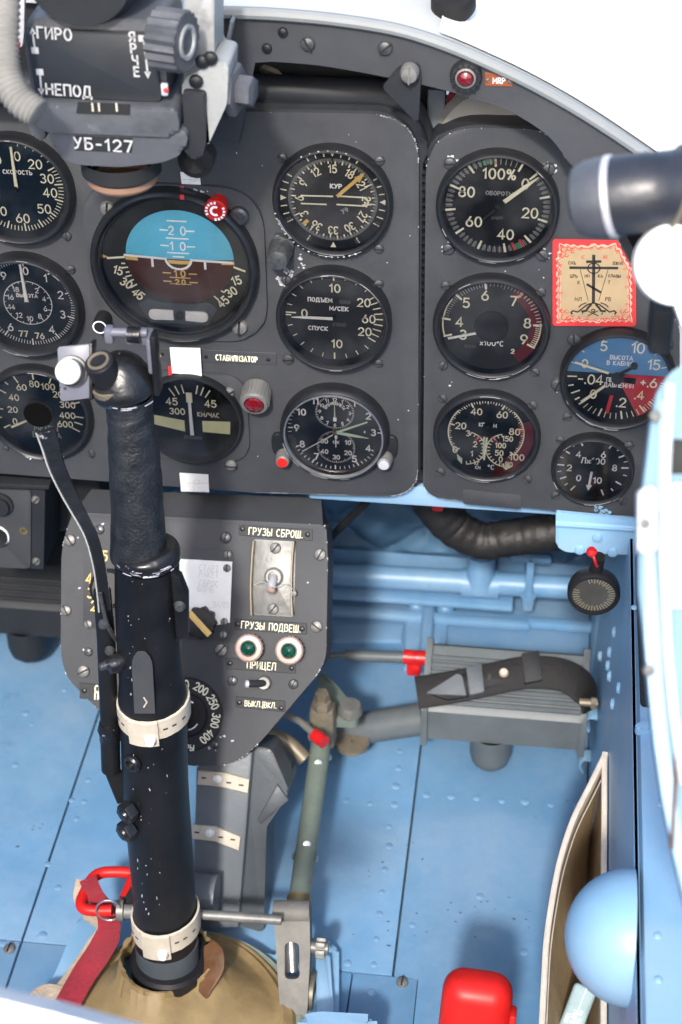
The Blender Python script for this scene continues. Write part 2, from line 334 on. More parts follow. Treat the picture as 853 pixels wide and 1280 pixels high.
# ------------------------------------------------------------------ stroke lettering
def A(cx, cy, rx, ry, a0, a1, n=None):
    n = n or max(4, int(abs(a1 - a0) / 24)); return [(cx + rx * math.cos(R(a0 + (a1 - a0) * i / n)), cy + ry * math.sin(R(a0 + (a1 - a0) * i / n))) for i in range(n + 1)]
G = {
 '0': (.60, [A(.3, .5, .29, .5, 90, 450, 18)]), '1': (.34, [[(.02, .76), (.26, 1), (.26, 0)]]),
 '2': (.60, [A(.3, .71, .28, .29, 165, -38) + [(.02, 0), (.60, 0)]]),
 '3': (.58, [A(.27, .76, .25, .24, 150, -90) , A(.27, .27, .29, .27, 90, -150)]),
 '4': (.62, [[(.44, 0), (.44, 1), (0, .28), (.62, .28)]]),
 '5': (.58, [[(.54, 1), (.10, 1), (.06, .56)] + A(.27, .32, .30, .32, 122, -145)]),
 '6': (.60, [A(.3, .31, .29, .31, 90, 450, 16), [(.04, .42), (.40, 1)]]), '7': (.58, [[(0, 1), (.57, 1), (.20, 0)]]),
 '8': (.60, [A(.3, .76, .23, .24, 90, 450, 14), A(.3, .27, .29, .27, 90, 450, 16)]),
 '9': (.60, [A(.3, .69, .29, .31, 90, 450, 16), [(.56, .58), (.20, 0)]]),
 'А': (.62, [[(0, 0), (.31, 1), (.62, 0)], [(.11, .33), (.51, .33)]]),
 'Б': (.56, [[(.52, 1), (.02, 1), (.02, 0)] + A(.28, .29, .27, .29, -90, 90) + [(.02, .58)]]),
 'В': (.56, [[(.02, .54), (.02, 1)] + A(.27, .77, .23, .23, 90, -90) + A(.28, .27, .27, .27, 90, -90) + [(.02, 0), (.02, .54)]]),
 'Г': (.48, [[(.48, 1), (.02, 1), (.02, 0)]]), 'Д': (.70, [[(0, -.18), (0, 0), (.70, 0), (.70, -.18)], [(.08, 0), (.20, 1), (.58, 1), (.58, 0)]]),
 'Е': (.50, [[(.50, 1), (.02, 1), (.02, 0), (.50, 0)], [(.02, .52), (.42, .52)]]), 'З': (.56, [A(.27, .76, .25, .24, 150, -90), A(.27, .27, .29, .27, 90, -150)]),
 'И': (.58, [[(.02, 1), (.02, 0), (.56, 1), (.56, 0)]]), 'К': (.56, [[(.02, 0), (.02, 1)], [(.55, 1), (.04, .47), (.55, 0)]]),
 'Л': (.60, [[(0, 0), (.16, 1), (.58, 1), (.58, 0)]]), 'М': (.70, [[(.02, 0), (.02, 1), (.35, .3), (.68, 1), (.68, 0)]]),
 'Н': (.58, [[(.02, 0), (.02, 1)], [(.56, 0), (.56, 1)], [(.02, .5), (.56, .5)]]), 'О': (.60, [A(.3, .5, .29, .5, 90, 450, 18)]),
 'П': (.58, [[(.02, 0), (.02, 1), (.56, 1), (.56, 0)]]), 'Р': (.54, [[(.02, 0), (.02, 1)] + A(.27, .73, .25, .27, 90, -90) + [(.02, .46)]]),
 'С': (.56, [A(.31, .5, .30, .5, 50, 310)]), 'Т': (.56, [[(0, 1), (.56, 1)], [(.28, 1), (.28, 0)]]),
 'У': (.58, [[(.02, 1), (.30, .42)], [(.57, 1), (.24, .1), (.05, 0)]]), 'Ф': (.7, [A(.35, .55, .32, .3, 90, 450, 14), [(.35, 0), (.35, 1)]]),
 'Ц': (.64, [[(.02, 1), (.02, 0), (.62, 0), (.62, -.18)], [(.50, 1), (.50, 0)]]), 'Ч': (.54, [[(.02, 1), (.04, .55), (.30, .42), (.52, .5)], [(.52, 1), (.52, 0)]]),
 'Ш': (.76, [[(.02, 1), (.02, 0), (.74, 0), (.74, 1)], [(.38, 1), (.38, 0)]]), 'Ъ': (.66, [[(0, 1), (.18, 1), (.18, 0)] + A(.40, .27, .25, .27, -90, 90) + [(.18, .54)]]),
 'Ы': (.74, [[(.02, 1), (.02, 0)] + A(.27, .27, .22, .27, -90, 90) + [(.02, .54)], [(.72, 1), (.72, 0)]]), 'Ь': (.52, [[(.02, 1), (.02, 0)] + A(.26, .27, .25, .27, -90, 90) + [(.02, .54)]]),
 'Я': (.56, [[(.54, 0), (.54, 1)] + A(.29, .73, .25, .27, 90, 270) + [(.54, .46)], [(.29, .46), (.02, 0)]]),
 'R': (.56, [[(.02, 0), (.02, 1)] + A(.27, .73, .25, .27, 90, -90) + [(.02, .46)], [(.27, .46), (.54, 0)]]), 'L': (.48, [[(.02, 1), (.02, 0), (.48, 0)]]),
 '%': (.80, [A(.17, .78, .15, .2, 90, 450, 10), A(.62, .2, .15, .2, 90, 450, 10), [(.66, 1), (.14, 0)]]), '°': (.34, [A(.16, .80, .15, .18, 90, 450, 10)]),
 'х': (.44, [[(0, 0), (.44, .6)], [(0, .6), (.44, 0)]]), '/': (.40, [[(0, 0), (.40, 1)]]), '.': (.16, [[(.08, 0), (.08, .10)]]), '-': (.44, [[(.04, .48), (.40, .48)]]),
 '+': (.46, [[(.02, .48), (.44, .48)], [(.23, .25), (.23, .72)]]), '|': (.1, [[(.05, -.2), (.05, 1.1)]]), '>': (.4, [[(0, .9), (.36, .5), (0, .1)]]), ' ': (.34, []), '&': (.6, [A(.28, .78, .18, .2, -40, 220) + [(.58, 0)], A(.27, .26, .25, .26, 110, 360)]),
}
G['Ж'] = (.8, [[(.4, 0), (.4, 1)], [(0, 1), (.36, .5), (0, 0)], [(.8, 1), (.44, .5), (.8, 0)]]); G['Й'] = (.58, G['И'][1] + [[(.16, 1.2), (.42, 1.2)]]); G['Х'] = (.56, [[(0, 0), (.55, 1)], [(0, 1), (.55, 0)]]); G['I'] = (.1, [[(.05, 0), (.05, 1)]])
for a_, b_ in (('A', 'А'), ('M', 'М'), ('P', 'Р'), ('O', 'О'), ('T', 'Т'), ('E', 'Е'), ('H', 'Н'), ('C', 'С'), ('S', '5')): G[a_] = G[b_]
def text(mb, s, x, y, h, w=None, ang=0.0, sp=0.24, align=0.5, z=0.0, sx=1.0, zf=None, valign=0.5):
    w = w or h * 0.15
    tot = sum(G[c][0] for c in s) + sp * (len(s) - 1); X = -tot * align
    ca, sa = math.cos(R(ang)), math.sin(R(ang))
    for c in s:
        gw, ss = G[c]
        for st in ss:
            pts = []
            for (a, b) in st:
                u = (X + a) * h * sx; v = (b - valign) * h
                pts.append((x + u * ca - v * sa, y + u * sa + v * ca))
            mb.stroke(pts, w, z, zf)
        X += gw + sp
    return mb
def pol(r, ang): return (r * math.sin(R(ang)), r * math.cos(R(ang)))      # dial angle: clockwise from the top
def tick(mb, ang, r0, r1, w, z=0.0, c=(0, 0)):
    a = pol(r0, ang); b = pol(r1, ang); mb.stroke([(a[0] + c[0], a[1] + c[1]), (b[0] + c[0], b[1] + c[1])], w, z)
def arcpts(r, a0, a1, n=40, c=(0, 0)):
    return [(c[0] + pol(r, a0 + (a1 - a0) * i / n)[0], c[1] + pol(r, a0 + (a1 - a0) * i / n)[1]) for i in range(n + 1)]
def sector(mb, r0, r1, a0, a1, z=0.0, n=30, c=(0, 0)):
    return mb.stroke(arcpts((r0 + r1) / 2, a0, a1, n, c), r1 - r0, z)

# ------------------------------------------------------------------ shared small hardware
def screw_mesh(r, h, slot=True, name='screw', m='screw_dark'):
    b = MB(); b.lathe([(r, 0), (r, h * .45), (r * .86, h * .8), (r * .5, h), (0.0001, h * 1.05)], seg=14)
    if slot: b.cur = 1; b.box((0, 0, h * .95), (r * 1.9, r * .26, h * .3), M=Matrix.Rotation(R(35), 4, 'Z'))
    return b.mesh(name, [m, 'screw_slot'])
SCR = screw_mesh(.0036, .0026); SCR_S = screw_mesh(.0028, .0022); SCR_D = screw_mesh(.0034, .0026, False, m='rim_black'); RIV = screw_mesh(.0036, .0010, False, 'rivet', 'blue_paint'); RIV_L = screw_mesh(.0042, .0025, False, 'rivet', 'blue_light')
SCR_L = screw_mesh(.0038, .0028, True, 'screw', 'dull_steel')
def Z(x, y, z, rot=0): return Matrix.Translation((x, y, z)) @ Matrix.Rotation(R(rot), 4, 'Z')
RX90 = Matrix.Rotation(R(90), 4, 'X')
def panel_frame(p): return Matrix.Translation(p) @ RX90          # local x -> X, y -> Z, z -> towards the pilot
def blob(mb, x, y, r, z, n=9, sx=1.0):
    pts = []
    for k in range(n):
        a = 2 * math.pi * k / n; q = r * random.uniform(.45, 1.25); pts.append((x + q * math.cos(a) * sx, y + q * math.sin(a)))
    mb.sheet(pts, z)

# ================================================================== THE SETTING: floor, bulkhead, wall, nose
xL, xR = PZ(80, 1020, 0).x, PZ(509, 1075, 0).x
yb = PZ(467, 1217, 0).y
fl = MB(); fl.box((-.25, -.45, -.014), (1.5, 1.8, .014)); floor = struct('floor', fl, 'seam_dirt')
gr = MB(); gr.box((0, 10, -1.32), (80, 80, .02)); struct('ground', gr, 'concrete')
def floor_plate(x0, x1, y0, y1):
    b = MB(); b.prism([(x0, y0), (x1, y0), (x1, y1), (x0, y1)], -.006, 0, .0012); return struct('floor_plate', b, 'blue_paint', floor)
g_ = .0008
floor_plate(-.95, xL - g_, yb + g_, .31); floor_plate(-.95, xL - g_, -1.3, yb - g_)
floor_plate(xL + g_, xR - g_, yb + g_, .31); xM = PZ(520, 1260, 0).x
floor_plate(xL + g_, PZ(436, 1250, 0).x - g_ * .5, -1.3, yb - g_); floor_plate(PZ(436, 1250, 0).x + g_ * .5, xM - g_, -1.3, yb - g_)
b = MB(); b.prism([(xR + g_, yb), (xM + g_, yb - g_), (xM + g_, -1.3), (.0765, -1.3), (.0765, .31), (xR + g_, .31)], -.006, 0, .0012); struct('floor_plate', b, 'blue_paint', floor)
riv = [(300, 468), (385, 478), (475, 482), (455, 562), (455, 632), (440, 718), (430, 800), (420, 880), (410, 970), (305, 1058), (400, 1063), (495, 288), (490, 350), (480, 415), (592, 445), (540, 920)]
RV = [(330 + x / 2.909, 840 + y / 2.909) for x, y in riv]
RV += [(500 + x / 2.416, 920 + y / 2.416) for x, y in ((80, 178), (155, 182), (232, 187), (308, 195), (378, 198), (455, 208), (535, 210))]
RV += [(x / 1.858, 590 + y / 1.858) for x, y in ((205, 715), (195, 765), (178, 805), (135, 965), (100, 1075), (150, 505), (35, 680), (60, 560), (8, 1095))]
RV += [(465, 1240), (40, 905), (90, 1000), (60, 1080), (655, 1190), (600, 1120)]
for k, (x, y) in enumerate(RV):
    p = PZ(x, y, 0); inst('rivet', RIV, floor, Z(p.x, p.y, -.0004) @ Matrix.Scale(random.uniform(.8, 1.15), 4))
for x, y in ((503, 1229), (12, 1187)):
    p = PZ(x, y, 0); inst('screw', SCR_L, floor, Z(p.x, p.y, 0, 50) @ Matrix.Scale(1.3, 4))
st = MB()
for (x, y, r, n) in ((610, 1150, .022, 16), (590, 1130, .03, 12), (35, 1040, .02, 10), (510, 1055, .004, 3), (640, 1160, .02, 8), (480, 1180, .03, 8), (90, 960, .05, 10), (700, 1010, .03, 4), (505, 1090, .03, 10)):
    p = PZ(x, y, 0)
    for k in range(n):
        q_ = random.gauss(0, r); blob(st, p.x + q_, p.y + q_ * .3 + random.gauss(0, r * .6), abs(random.gauss(0, .0005)) + .00015, .0006, 8, random.uniform(.6, 2.2))
tagit(struct('stain', st, 'dirt', floor), kind='stuff')
# raised blue fairing that carries the stick boot
b = MB(); b.prism(roundpoly([PZ(x, y, .012) for x, y in ((100, 1140), (150, 1125), (325, 1200), (400, 1172), (424, 1180), (424, 1300), (20, 1300), (70, 1215))], .012), 0, .012, .004)
tagit(single('floor_fairing', b, 'blue_light', 'raised light blue cover plate on the floor around the boot of the stick', 'cover'))

# bulkhead ahead of the pedals
bh = MB(); bh.box((-.35, .325, .19), (.95, .03, .44)); bulkhead = struct('bulkhead', bh, 'blue_paint')
# quilted padding on the bulkhead
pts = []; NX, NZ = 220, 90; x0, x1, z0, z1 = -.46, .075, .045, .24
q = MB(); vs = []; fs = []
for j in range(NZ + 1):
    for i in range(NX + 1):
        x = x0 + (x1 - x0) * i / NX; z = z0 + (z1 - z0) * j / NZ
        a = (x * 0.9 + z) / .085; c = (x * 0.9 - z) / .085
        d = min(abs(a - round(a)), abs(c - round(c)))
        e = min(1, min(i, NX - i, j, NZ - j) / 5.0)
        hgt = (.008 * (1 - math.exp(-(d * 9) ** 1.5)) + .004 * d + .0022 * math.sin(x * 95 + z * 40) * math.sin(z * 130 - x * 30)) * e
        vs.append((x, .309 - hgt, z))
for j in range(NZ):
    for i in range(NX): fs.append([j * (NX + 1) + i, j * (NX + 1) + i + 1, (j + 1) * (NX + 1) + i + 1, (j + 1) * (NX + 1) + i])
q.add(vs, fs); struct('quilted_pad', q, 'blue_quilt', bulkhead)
def seg_tube(x0, y0, x1, y1, Y, r, n=2, seg=14): 
    m_ = MB(); m_.tube([PY(x0, y0, Y), PY(x1, y1, Y)], r, seg); return m_
t = thing('control_tube', 'blue painted cross tube with tee fitting low on the bulkhead', 'tube', Matrix.Translation(PY(560, 722, .265)))
part('tube', seg_tube(385, 716, 740, 736, .265, .0125), 'blue_paint', t, True)
m_ = MB(); p = PY(600, 735, .262); m_.tube([p, p + Vector((0, .004, .038))], [.0155, .013], 18); m_.tube([PY(578, 728, .265), PY(624, 731, .265)], .0150, 18); part('tee_fitting', m_, 'blue_paint', t, True)
m_ = MB(); p = PY(664, 700, .25); m_.box(p + Vector((0, 0, -.02)), (.008, .008, .05), .002); m_.box(p + Vector((0, 0, .002)), (.040, .008, .007), .002); m_.tube([p + Vector((0, -.004, -.042)), p + Vector((0, -.004, -.058))], [.008, .006], 8); part('clamp', m_, 'blue_paint', t, True)
m_ = MB(); m_.box(PY(640, 705, .30), (.028, .01, .045), .002); part('lug', m_, 'blue_paint', t, True)
t = thing('floor_rail', 'blue riveted flange rail along the foot of the bulkhead', 'rail', Matrix.Translation(PY(480, 745, .255)))
m_ = MB(); a = PY(385, 738, .255); c = PY(642, 754, .255); m_.box((a + c) / 2, ((c - a).length, .020, .007), .0025); part('flange', m_, 'blue_paint', t, True)
m_ = MB(); m_.box(PZ(480, 768, .006) , (.30, .012, .010), .003); m_.box(PZ(660, 778, .006), (.16, .012, .010), .003); part('lower_flange', m_, 'blue_paint', t, True)
for x, y in ((521, 757), (557, 760)):
    p = PZ(x, y, .008); m_ = MB(); m_.lathe([(.010, 0), (.010, .006), (.007, .010), (0.0001, .011)], seg=16, M=Matrix.Translation(p)); part('bolt', m_, 'blue_paint', t, True)
for x0, x1, y0, y1 in ((508, 528, 765, 835), (542, 560, 765, 830), (420, 505, 780, 800)):
    m_ = MB(); p = [PZ(x, y, .004) for x, y in ((x0, y0), (x1, y0), (x1 - 3, y1), (x0 - 3, y1))]; m_.prism(p, .0, .004, .0015); part('stiffener', m_, 'blue_paint', t, True)
m_ = MB(); p0 = PZ(536, 762, .008); p1 = PZ(530, 838, .008); m_.tube([p0, p1], .007, 10); part('stiffener', m_, 'blue_paint', t, True)

# the cockpit sides out of sight to the left and beyond the console, which keep the footwell in shade
w = MB(); w.box((-.63, -.49, .385), (.02, 1.62, .79)); struct('cockpit_wall', w, 'blue_light')
w = MB(); w.box((.325, -.49, .35), (.02, 1.62, .72)); struct('cockpit_wall', w, 'blue_light')
w = MB(); w.box((-.15, -1.32, .40), (.98, .03, .80)); struct('aft_sky_blocker', w, 'grey_paint')  # unseen wall behind the camera, added to block low sky light
# right-hand cockpit wall and side console
w = MB(); w.add([(.0775, .315, 0), (.0775, -1.2, 0), (.0855, -1.2, .325), (.0855, .315, .325), (.10, .315, 0), (.10, -1.2, 0), (.10, -1.2, .325), (.10, .315, .325)], [[0, 1, 2, 3], [7, 6, 5, 4], [3, 2, 6, 7], [0, 3, 7, 4], [1, 5, 6, 2]])
wall = struct('cockpit_wall', w, 'blue_light')
def wallp(px, py): 
    p = PX(px, py, .081); return PX(px, py, .0775 + .0246 * max(0, min(.33, p.z)))
for k, (ya, yb_) in enumerate(((.20, .18),)):
    m_ = MB(); m_.add([(.0765, ya, 0), (.0745, yb_, 0), (.0825, yb_, .32), (.0845, ya, .32), (.079, ya - .001, 0), (.0785, yb_ - .012, 0), (.0865, yb_ - .012, .32)], [[0, 1, 2, 3], [1, 5, 6, 2]]); struct('stringer', m_, 'blue_light', wall)
m_ = MB()
for (x, y) in ((770, 790), (764, 815), (762, 832), (764, 845), (776, 860), (752, 820), (768, 880)):
    p = wallp(x, y); m_.lathe([(.0055, 0), (.004, .003), (0.0001, .004)], seg=10, M=Matrix.Translation(p) @ Matrix.Rotation(R(-90), 4, 'Y'))
tagit(struct('rivet_row', m_, 'blue_light', wall), kind='stuff')
for (x, y) in ((744, 905), (737, 957)):
    p = wallp(x, y); m_ = MB(); m_.bar(catmull([p + Vector((.001, 0, .012)), p + Vector((-.006, 0, .012)), p + Vector((-.009, 0, .004)), p + Vector((-.005, 0, -.004))]), .014, .002, (0, 1, 0)); struct('clip', m_, 'blue_light', wall)
m_ = MB(); m_.box((.0869, -.45, .318), (.0022, 1.5, .014)); struct('gap_strip', m_, 'seam_dirt', wall)
t = thing('side_console', 'pale blue side console along the right cockpit wall with dark inset panel', 'console', Matrix.Translation((.10, -.4, .33)))
m_ = MB(); m_.box((.1985, -.62, .288), (.22, 1.2, .096), .005); part('body', m_, 'blue_light', t, True)
m_ = MB(); m_.prism(roundpoly([PZ(x, y, .3365) for x, y in ((794, 690), (850, 690), (860, 880), (801, 885))], .008), .334, .3385, .0012); part('inset_panel', m_, 'casing_paint', t, True)
m_ = MB(); m_.prism(roundpoly([PZ(x, y, .337) for x, y in ((794, 905), (860, 905), (860, 915), (794, 915))], .004), .334, .340, .002); part('lip', m_, 'blue_light', t, True)
for x, y in ((793, 760), (826, 1005), (822, 1170), (823, 1225)):
    p = PZ(x, y, .336); inst('rivet', RIV_L, t, FR[t.name].inverted() @ Z(p.x, p.y, .336) @ Matrix.Scale(.6, 4))
# blue hemispherical blister on the console edge
p = PX(789, 1172, .0850)
m_ = MB(); m_.lathe([(.0425 * math.cos(R(a)), .041 * math.sin(R(a))) for a in range(0, 91, 6)], seg=48)
single('blister', m_, 'blue_light', 'smooth light blue half dome bulging from the right console edge over the canvas pocket', 'dome', Matrix.Translation(p) @ Matrix.Rotation(R(-90), 4, 'Y'))

# coaming arch, glareshield and nose
ARCH = [(240, 18), (300, 19), (360, 22), (430, 29), (500, 41), (562, 61), (624, 88), (665, 108), (707, 131), (748, 156), (790, 184), (860, 232)]
LOW = [(860, 300), (800, 262), (719, 211), (704, 192), (682, 167), (637, 139), (591, 123), (541, 109), (470, 94), (400, 82), (340, 77), (318, 77), (300, 180), (240, 180)]
AY = -.03
AF = panel_frame(Vector((0, AY, .7)))
arch_pts = [PF(x, y, AF).to_2d() for x, y in ARCH]; A3 = catmull([(p.x, p.y, 0) for p in arch_pts], 6)
low_pts = [PF(x, y, AF).to_2d() for x, y in LOW]; L3 = catmull([(p.x, p.y, 0) for p in low_pts[:11]], 4)
t = thing('coaming', 'dark grey curved coaming arch above the instrument panels', 'coaming', AF)
coaming = t
m_ = MB(); m_.prism([(p.x, p.y) for p in A3] + [(p.x, p.y) for p in L3] + [(p.x, p.y) for p in low_pts[11:]], -.003, 0, .0008); part('arch_plate', m_, 'panel_paint', t)
m_ = MB(); m_.tube([(p.x, p.y + .002, .001) for p in A3], .0042, 10); part('rim', m_, 'arch_rim', t)
for (x, y, s) in ((354, 40, 1), (334, 60, 1), (385, 54, 1.35), (482, 59, 1.35)):
    p = PF(x, y, AF); inst('screw', SCR_D if s == 1 else SCR, t, Z(p.x, p.y, 0, random.uniform(0, 90)) @ Matrix.Scale(s, 4))
m_ = MB(); p = [PF(x, y, AF, .008) for x, y in ((292, 22), (284, 60), (283, 74), (292, 86), (299, 105))]
m_.bar(catmull(p, 5), .016, .0022, (0, 0, 1)); part('end_flange', m_, 'sight_light', t)
# glareshield + nose: the arch profile carried forward
def loft(y0, y1, dz0, dz1, sx1, keep, n=2, thick=.004):
    m2 = MB(); vs = []; fs = []; K = len(keep); 
    for j in range(n + 1):
        f = j / n
        for p in keep:
            wx = p.x * (1 + (sx1 - 1) * f); vs.append((wx, y0 + (y1 - y0) * f, .7 + p.y + .004 + dz0 + (dz1 - dz0) * f))
    for j in range(n):
        for k in range(K - 1): fs.append([j * K + k, j * K + k + 1, (j + 1) * K + k + 1, (j + 1) * K + k])
    m2.add(vs, fs); return m2
A4 = [Vector((arch_pts[0].x - .9, arch_pts[0].y + .004, 0)), Vector((arch_pts[0].x - .35, arch_pts[0].y + .004, 0))] + A3 + [Vector((arch_pts[-1].x + .12, arch_pts[-1].y - .11, 0)), Vector((arch_pts[-1].x + .25, arch_pts[-1].y - .33, 0))]
g1 = struct('glareshield', loft(AY - .004, .30, 0, .004, 1.0, A4), 'glare_grey')
n1 = struct('nose_deck', loft(.304, 3.6, -.004, -.30, .9, A4, 6), 'white_paint')
xs = PF(549, 30, AF).x
m_ = MB(); sub = [p for p in A3 if p.x > xs]; sub = [Vector((xs, sub[0].y + .0012, 0))] + sub
m2 = loft(AY + .004, .297, .003, .007, 1.0, sub + A4[-2:]); struct('windscreen_sill', m2, 'white_paint', g1)
# black rubber plug on the glareshield
p = PZ(567, 12, .737)
m_ = MB(); m_.lathe([(.0135, 0), (.0150, .003), (.0150, .013), (.0135, .016), (.011, .016), (.0105, .012), (.0001, .012)], seg=28)
single('rubber_plug', m_, 'black_rubber', 'round black rubber plug standing on the pale glareshield at the top edge', 'plug', Matrix.Translation(Vector((p.x, p.y, .7375))) @ Matrix.Rotation(R(25), 4, 'X'))

# ================================================================== INSTRUMENT PANELS
PFm = panel_frame(Vector((-.15, 0, .5)))          # the panel plane: local (x, y), z towards the pilot
def pf(x, y, h=0.0): p = PF(x, y, PFm, h); return Vector((p.x, p.y))
t = thing('gap_backing', 'black equipment bay behind the gaps of the instrument panels', 'frame', PFm)
m_ = MB(); m_.box((-.155, -.01, -.110), (.80, .29, .006)); part('backing', m_, 'bay_black', t)  # black sheet added behind the open panels so their gaps stay dark
def edge_chips(mb, poly, n, z):
    N = len(poly)
    for k in range(n):
        i = random.randrange(N); a = poly[i]; c = poly[(i + 1) % N]; f = random.random(); p = a.lerp(c, f)
        blob(mb, p.x, p.y, random.uniform(.0002, .0006), z, 7, random.uniform(.6, 1.6))
def scatter_chips(mb, pts, r, n, z, rr=(.0004, .0011)):
    for (x, y) in pts:
        p = pf(x, y)
        for k in range(n): blob(mb, p.x + random.gauss(0, r), p.y + random.gauss(0, r), random.uniform(*rr), z, 8)

def screws(par, lst, me=SCR, z=0.0, base=None, rnd=True):
    for it in lst:
        x, y = it[:2]; q = pf(x, y); s = it[2] if len(it) > 2 else 1
        M = PFm @ Z(q.x, q.y, z, random.uniform(0, 180)) @ Matrix.Scale(s, 4)
        inst('screw', me, par, FR[par.name].inverted() @ M)

main = thing('dashboard', 'large dark grey main instrument panel with three columns of round gauges', 'panel', PFm)
mp = roundpoly([pf(x, y) for x, y in ((-120, 128), (200, 138), (524, 143), (523, 622), (320, 616), (-120, 584))], [0, 0, .035, .028, 0, 0], 8)
m_ = MB(); m_.prism(mp, -.005, 0, .0014); part('panel_plate', m_, 'panel_paint', main)
m_ = MB(); m_.prism([Vector((p.x + (.0055 if p.x > .05 else 0), p.y + (.004 if p.y > 0 else 0))) for p in mp], -.055, -.0055, .003); part('casing', m_, 'casing_paint', main)
m_ = MB()
for k in range(40):
    i = random.randrange(len(mp)); a, c = mp[i], mp[(i + 1) % len(mp)]
    if (c - a).length > .2: continue
    f0 = random.random(); f1 = min(1, f0 + random.uniform(.1, .9)); inw = (Vector((-.02, .0)) - a).normalized() * .0007
    m_.stroke([a.lerp(c, f0) + inw, a.lerp(c, f1) + inw], random.uniform(.0002, .0006), .0003)
tagit(part('rubbed_edge', m_, 'mark_grey', main), kind='stuff')
m_ = MB(); edge_chips(m_, mp, 40, .0006); scatter_chips(m_, [(440, 170), (505, 290), (330, 560), (500, 520), (300, 220)], .012, 2, .0006, (.0003, .0007)); tagit(part('paint_chip', m_, 'chip_white', main), kind='stuff')
m_ = MB(); scatter_chips(m_, [(357, 351), (352, 348), (362, 340)], .0022, 9, .0006, (.001, .0026)); scatter_chips(m_, [(376, 322), (378, 330)], .0015, 5, .0006, (.0006, .0016)); tagit(part('white_smear', m_, 'chip_white', main), kind='stuff')

right = thing('engine_dashboard', 'narrower dark grey engine instrument panel to the right of the main panel', 'panel', PFm)
rp = roundpoly([pf(x, y) for x, y in ((533, 158), (690, 162), (722, 215), (773, 300), (796, 342), (819, 378), (850, 402), (850, 650), (700, 639), (578, 626.6), (529, 620))], [.038, .03, .01, .004, .004, .004, .01, 0, 0, 0, .03], 8)
m_ = MB(); m_.prism(rp, -.005, 0, .0014); part('panel_plate', m_, 'panel_paint', right)
m_ = MB(); m_.prism([Vector((p.x - (.003 if p.x < .08 else 0), p.y)) for p in rp], -.03, -.0055, .002); part('casing', m_, 'casing_paint', right)
m_ = MB()
for k in range(26):
    i = random.randrange(len(rp)); a, c = rp[i], rp[(i + 1) % len(rp)]; f0 = random.random(); f1 = min(1, f0 + random.uniform(.05, .4)); inw = (Vector((.02, .0)) - a).normalized() * .0007
    m_.stroke([a.lerp(c, f0) + inw, a.lerp(c, f1) + inw], random.uniform(.0002, .0006), .0003)
tagit(part('rubbed_edge', m_, 'mark_grey', right), kind='stuff')
m_ = MB(); edge_chips(m_, rp, 55, .0006); [blob(m_, pf(x, y).x + dx_, pf(x, y).y + dy_, .0050, .0005, 22) for (x, y, dx_, dy_) in ((563, 203, .0002, .001), (686.5, 210, .0008, .0004), (561, 310, 0, .0003), (678.5, 318, .001, 0))]; scatter_chips(m_, [(573, 477), (620, 350), (680, 345), (700, 500)], .006, 2, .0006)
tagit(part('paint_chip', m_, 'chip_white', right), kind='stuff')
m_ = MB(); scatter_chips(m_, [(754, 636), (758, 640), (748, 634)], .002, 6, .0006, (.0008, .002)); tagit(part('blue_smear', m_, 'blue_light', right), kind='stuff')
m_ = MB(); c = (pf(580, 613) + pf(652, 632)) / 2; m_.prism(roundpoly([pf(x, y) for x, y in ((579, 611), (652, 618), (652, 636), (579, 629))], .002), 0, .0009, .0004); part('blank_plate', m_, 'panel_paint', right)

# ------------------------------------------------------------------ gauges
ALLG = 'round gauges on the cockpit instrument panels'
def gauge(label, box, Ro, dial_m='dial_black', rd=.84, rimh=.011, off=(0, 0), screws_px=(), zd=.0018, glass=True, rim_m='rim_black', prof=None, name='round_gauge', scr=SCR):
    c = pf((box[0] + box[1]) / 2, (box[2] + box[3]) / 2, .005)
    M = PFm @ Matrix.Translation((c.x, c.y, 0))
    t = thing(name, label, 'gauge', M, ALLG)
    Ri = Ro * rd
    m_ = MB(); prof = prof or [(Ro, 0), (Ro, rimh * .55), (Ro * .985, rimh * .82), (Ro * .955, rimh * .97), (Ro * .93, rimh), (Ro * .91, rimh * .93), (Ro * .895, rimh * .75), (Ri * 1.015, zd + .0016), (Ri * 1.0, zd)]
    m_.lathe(prof, seg=72); part('bezel', m_, rim_m, t)
    m_ = MB(); m_.cur = 0; m_.disc(0, 0, Ri * 1.01, zd, 64); d = part('dial', m_, dial_m, t)
    if glass:
        m_ = MB(); m_.disc(0, 0, Ro * .90, rimh * .72, 64); part('cover_glass', m_, 'glass', t)
    m_ = MB()
    for k in range(5):
        a0 = random.choice((150, 180, 210, 330, 20)) + random.uniform(-30, 30); m_.stroke(arcpts(Ro * random.uniform(.93, .965), a0, a0 + random.uniform(4, 26), 8), random.uniform(.0002, .0005), rimh + .0001)
    tagit(part('worn_edge', m_, 'mark_grey', t), kind='stuff')
    screws(t, screws_px, scr)
    return t, d, Ri
def marks(d, mb, m, name='dial_marking'): return part(name, mb, m, d)
ZD = .0021
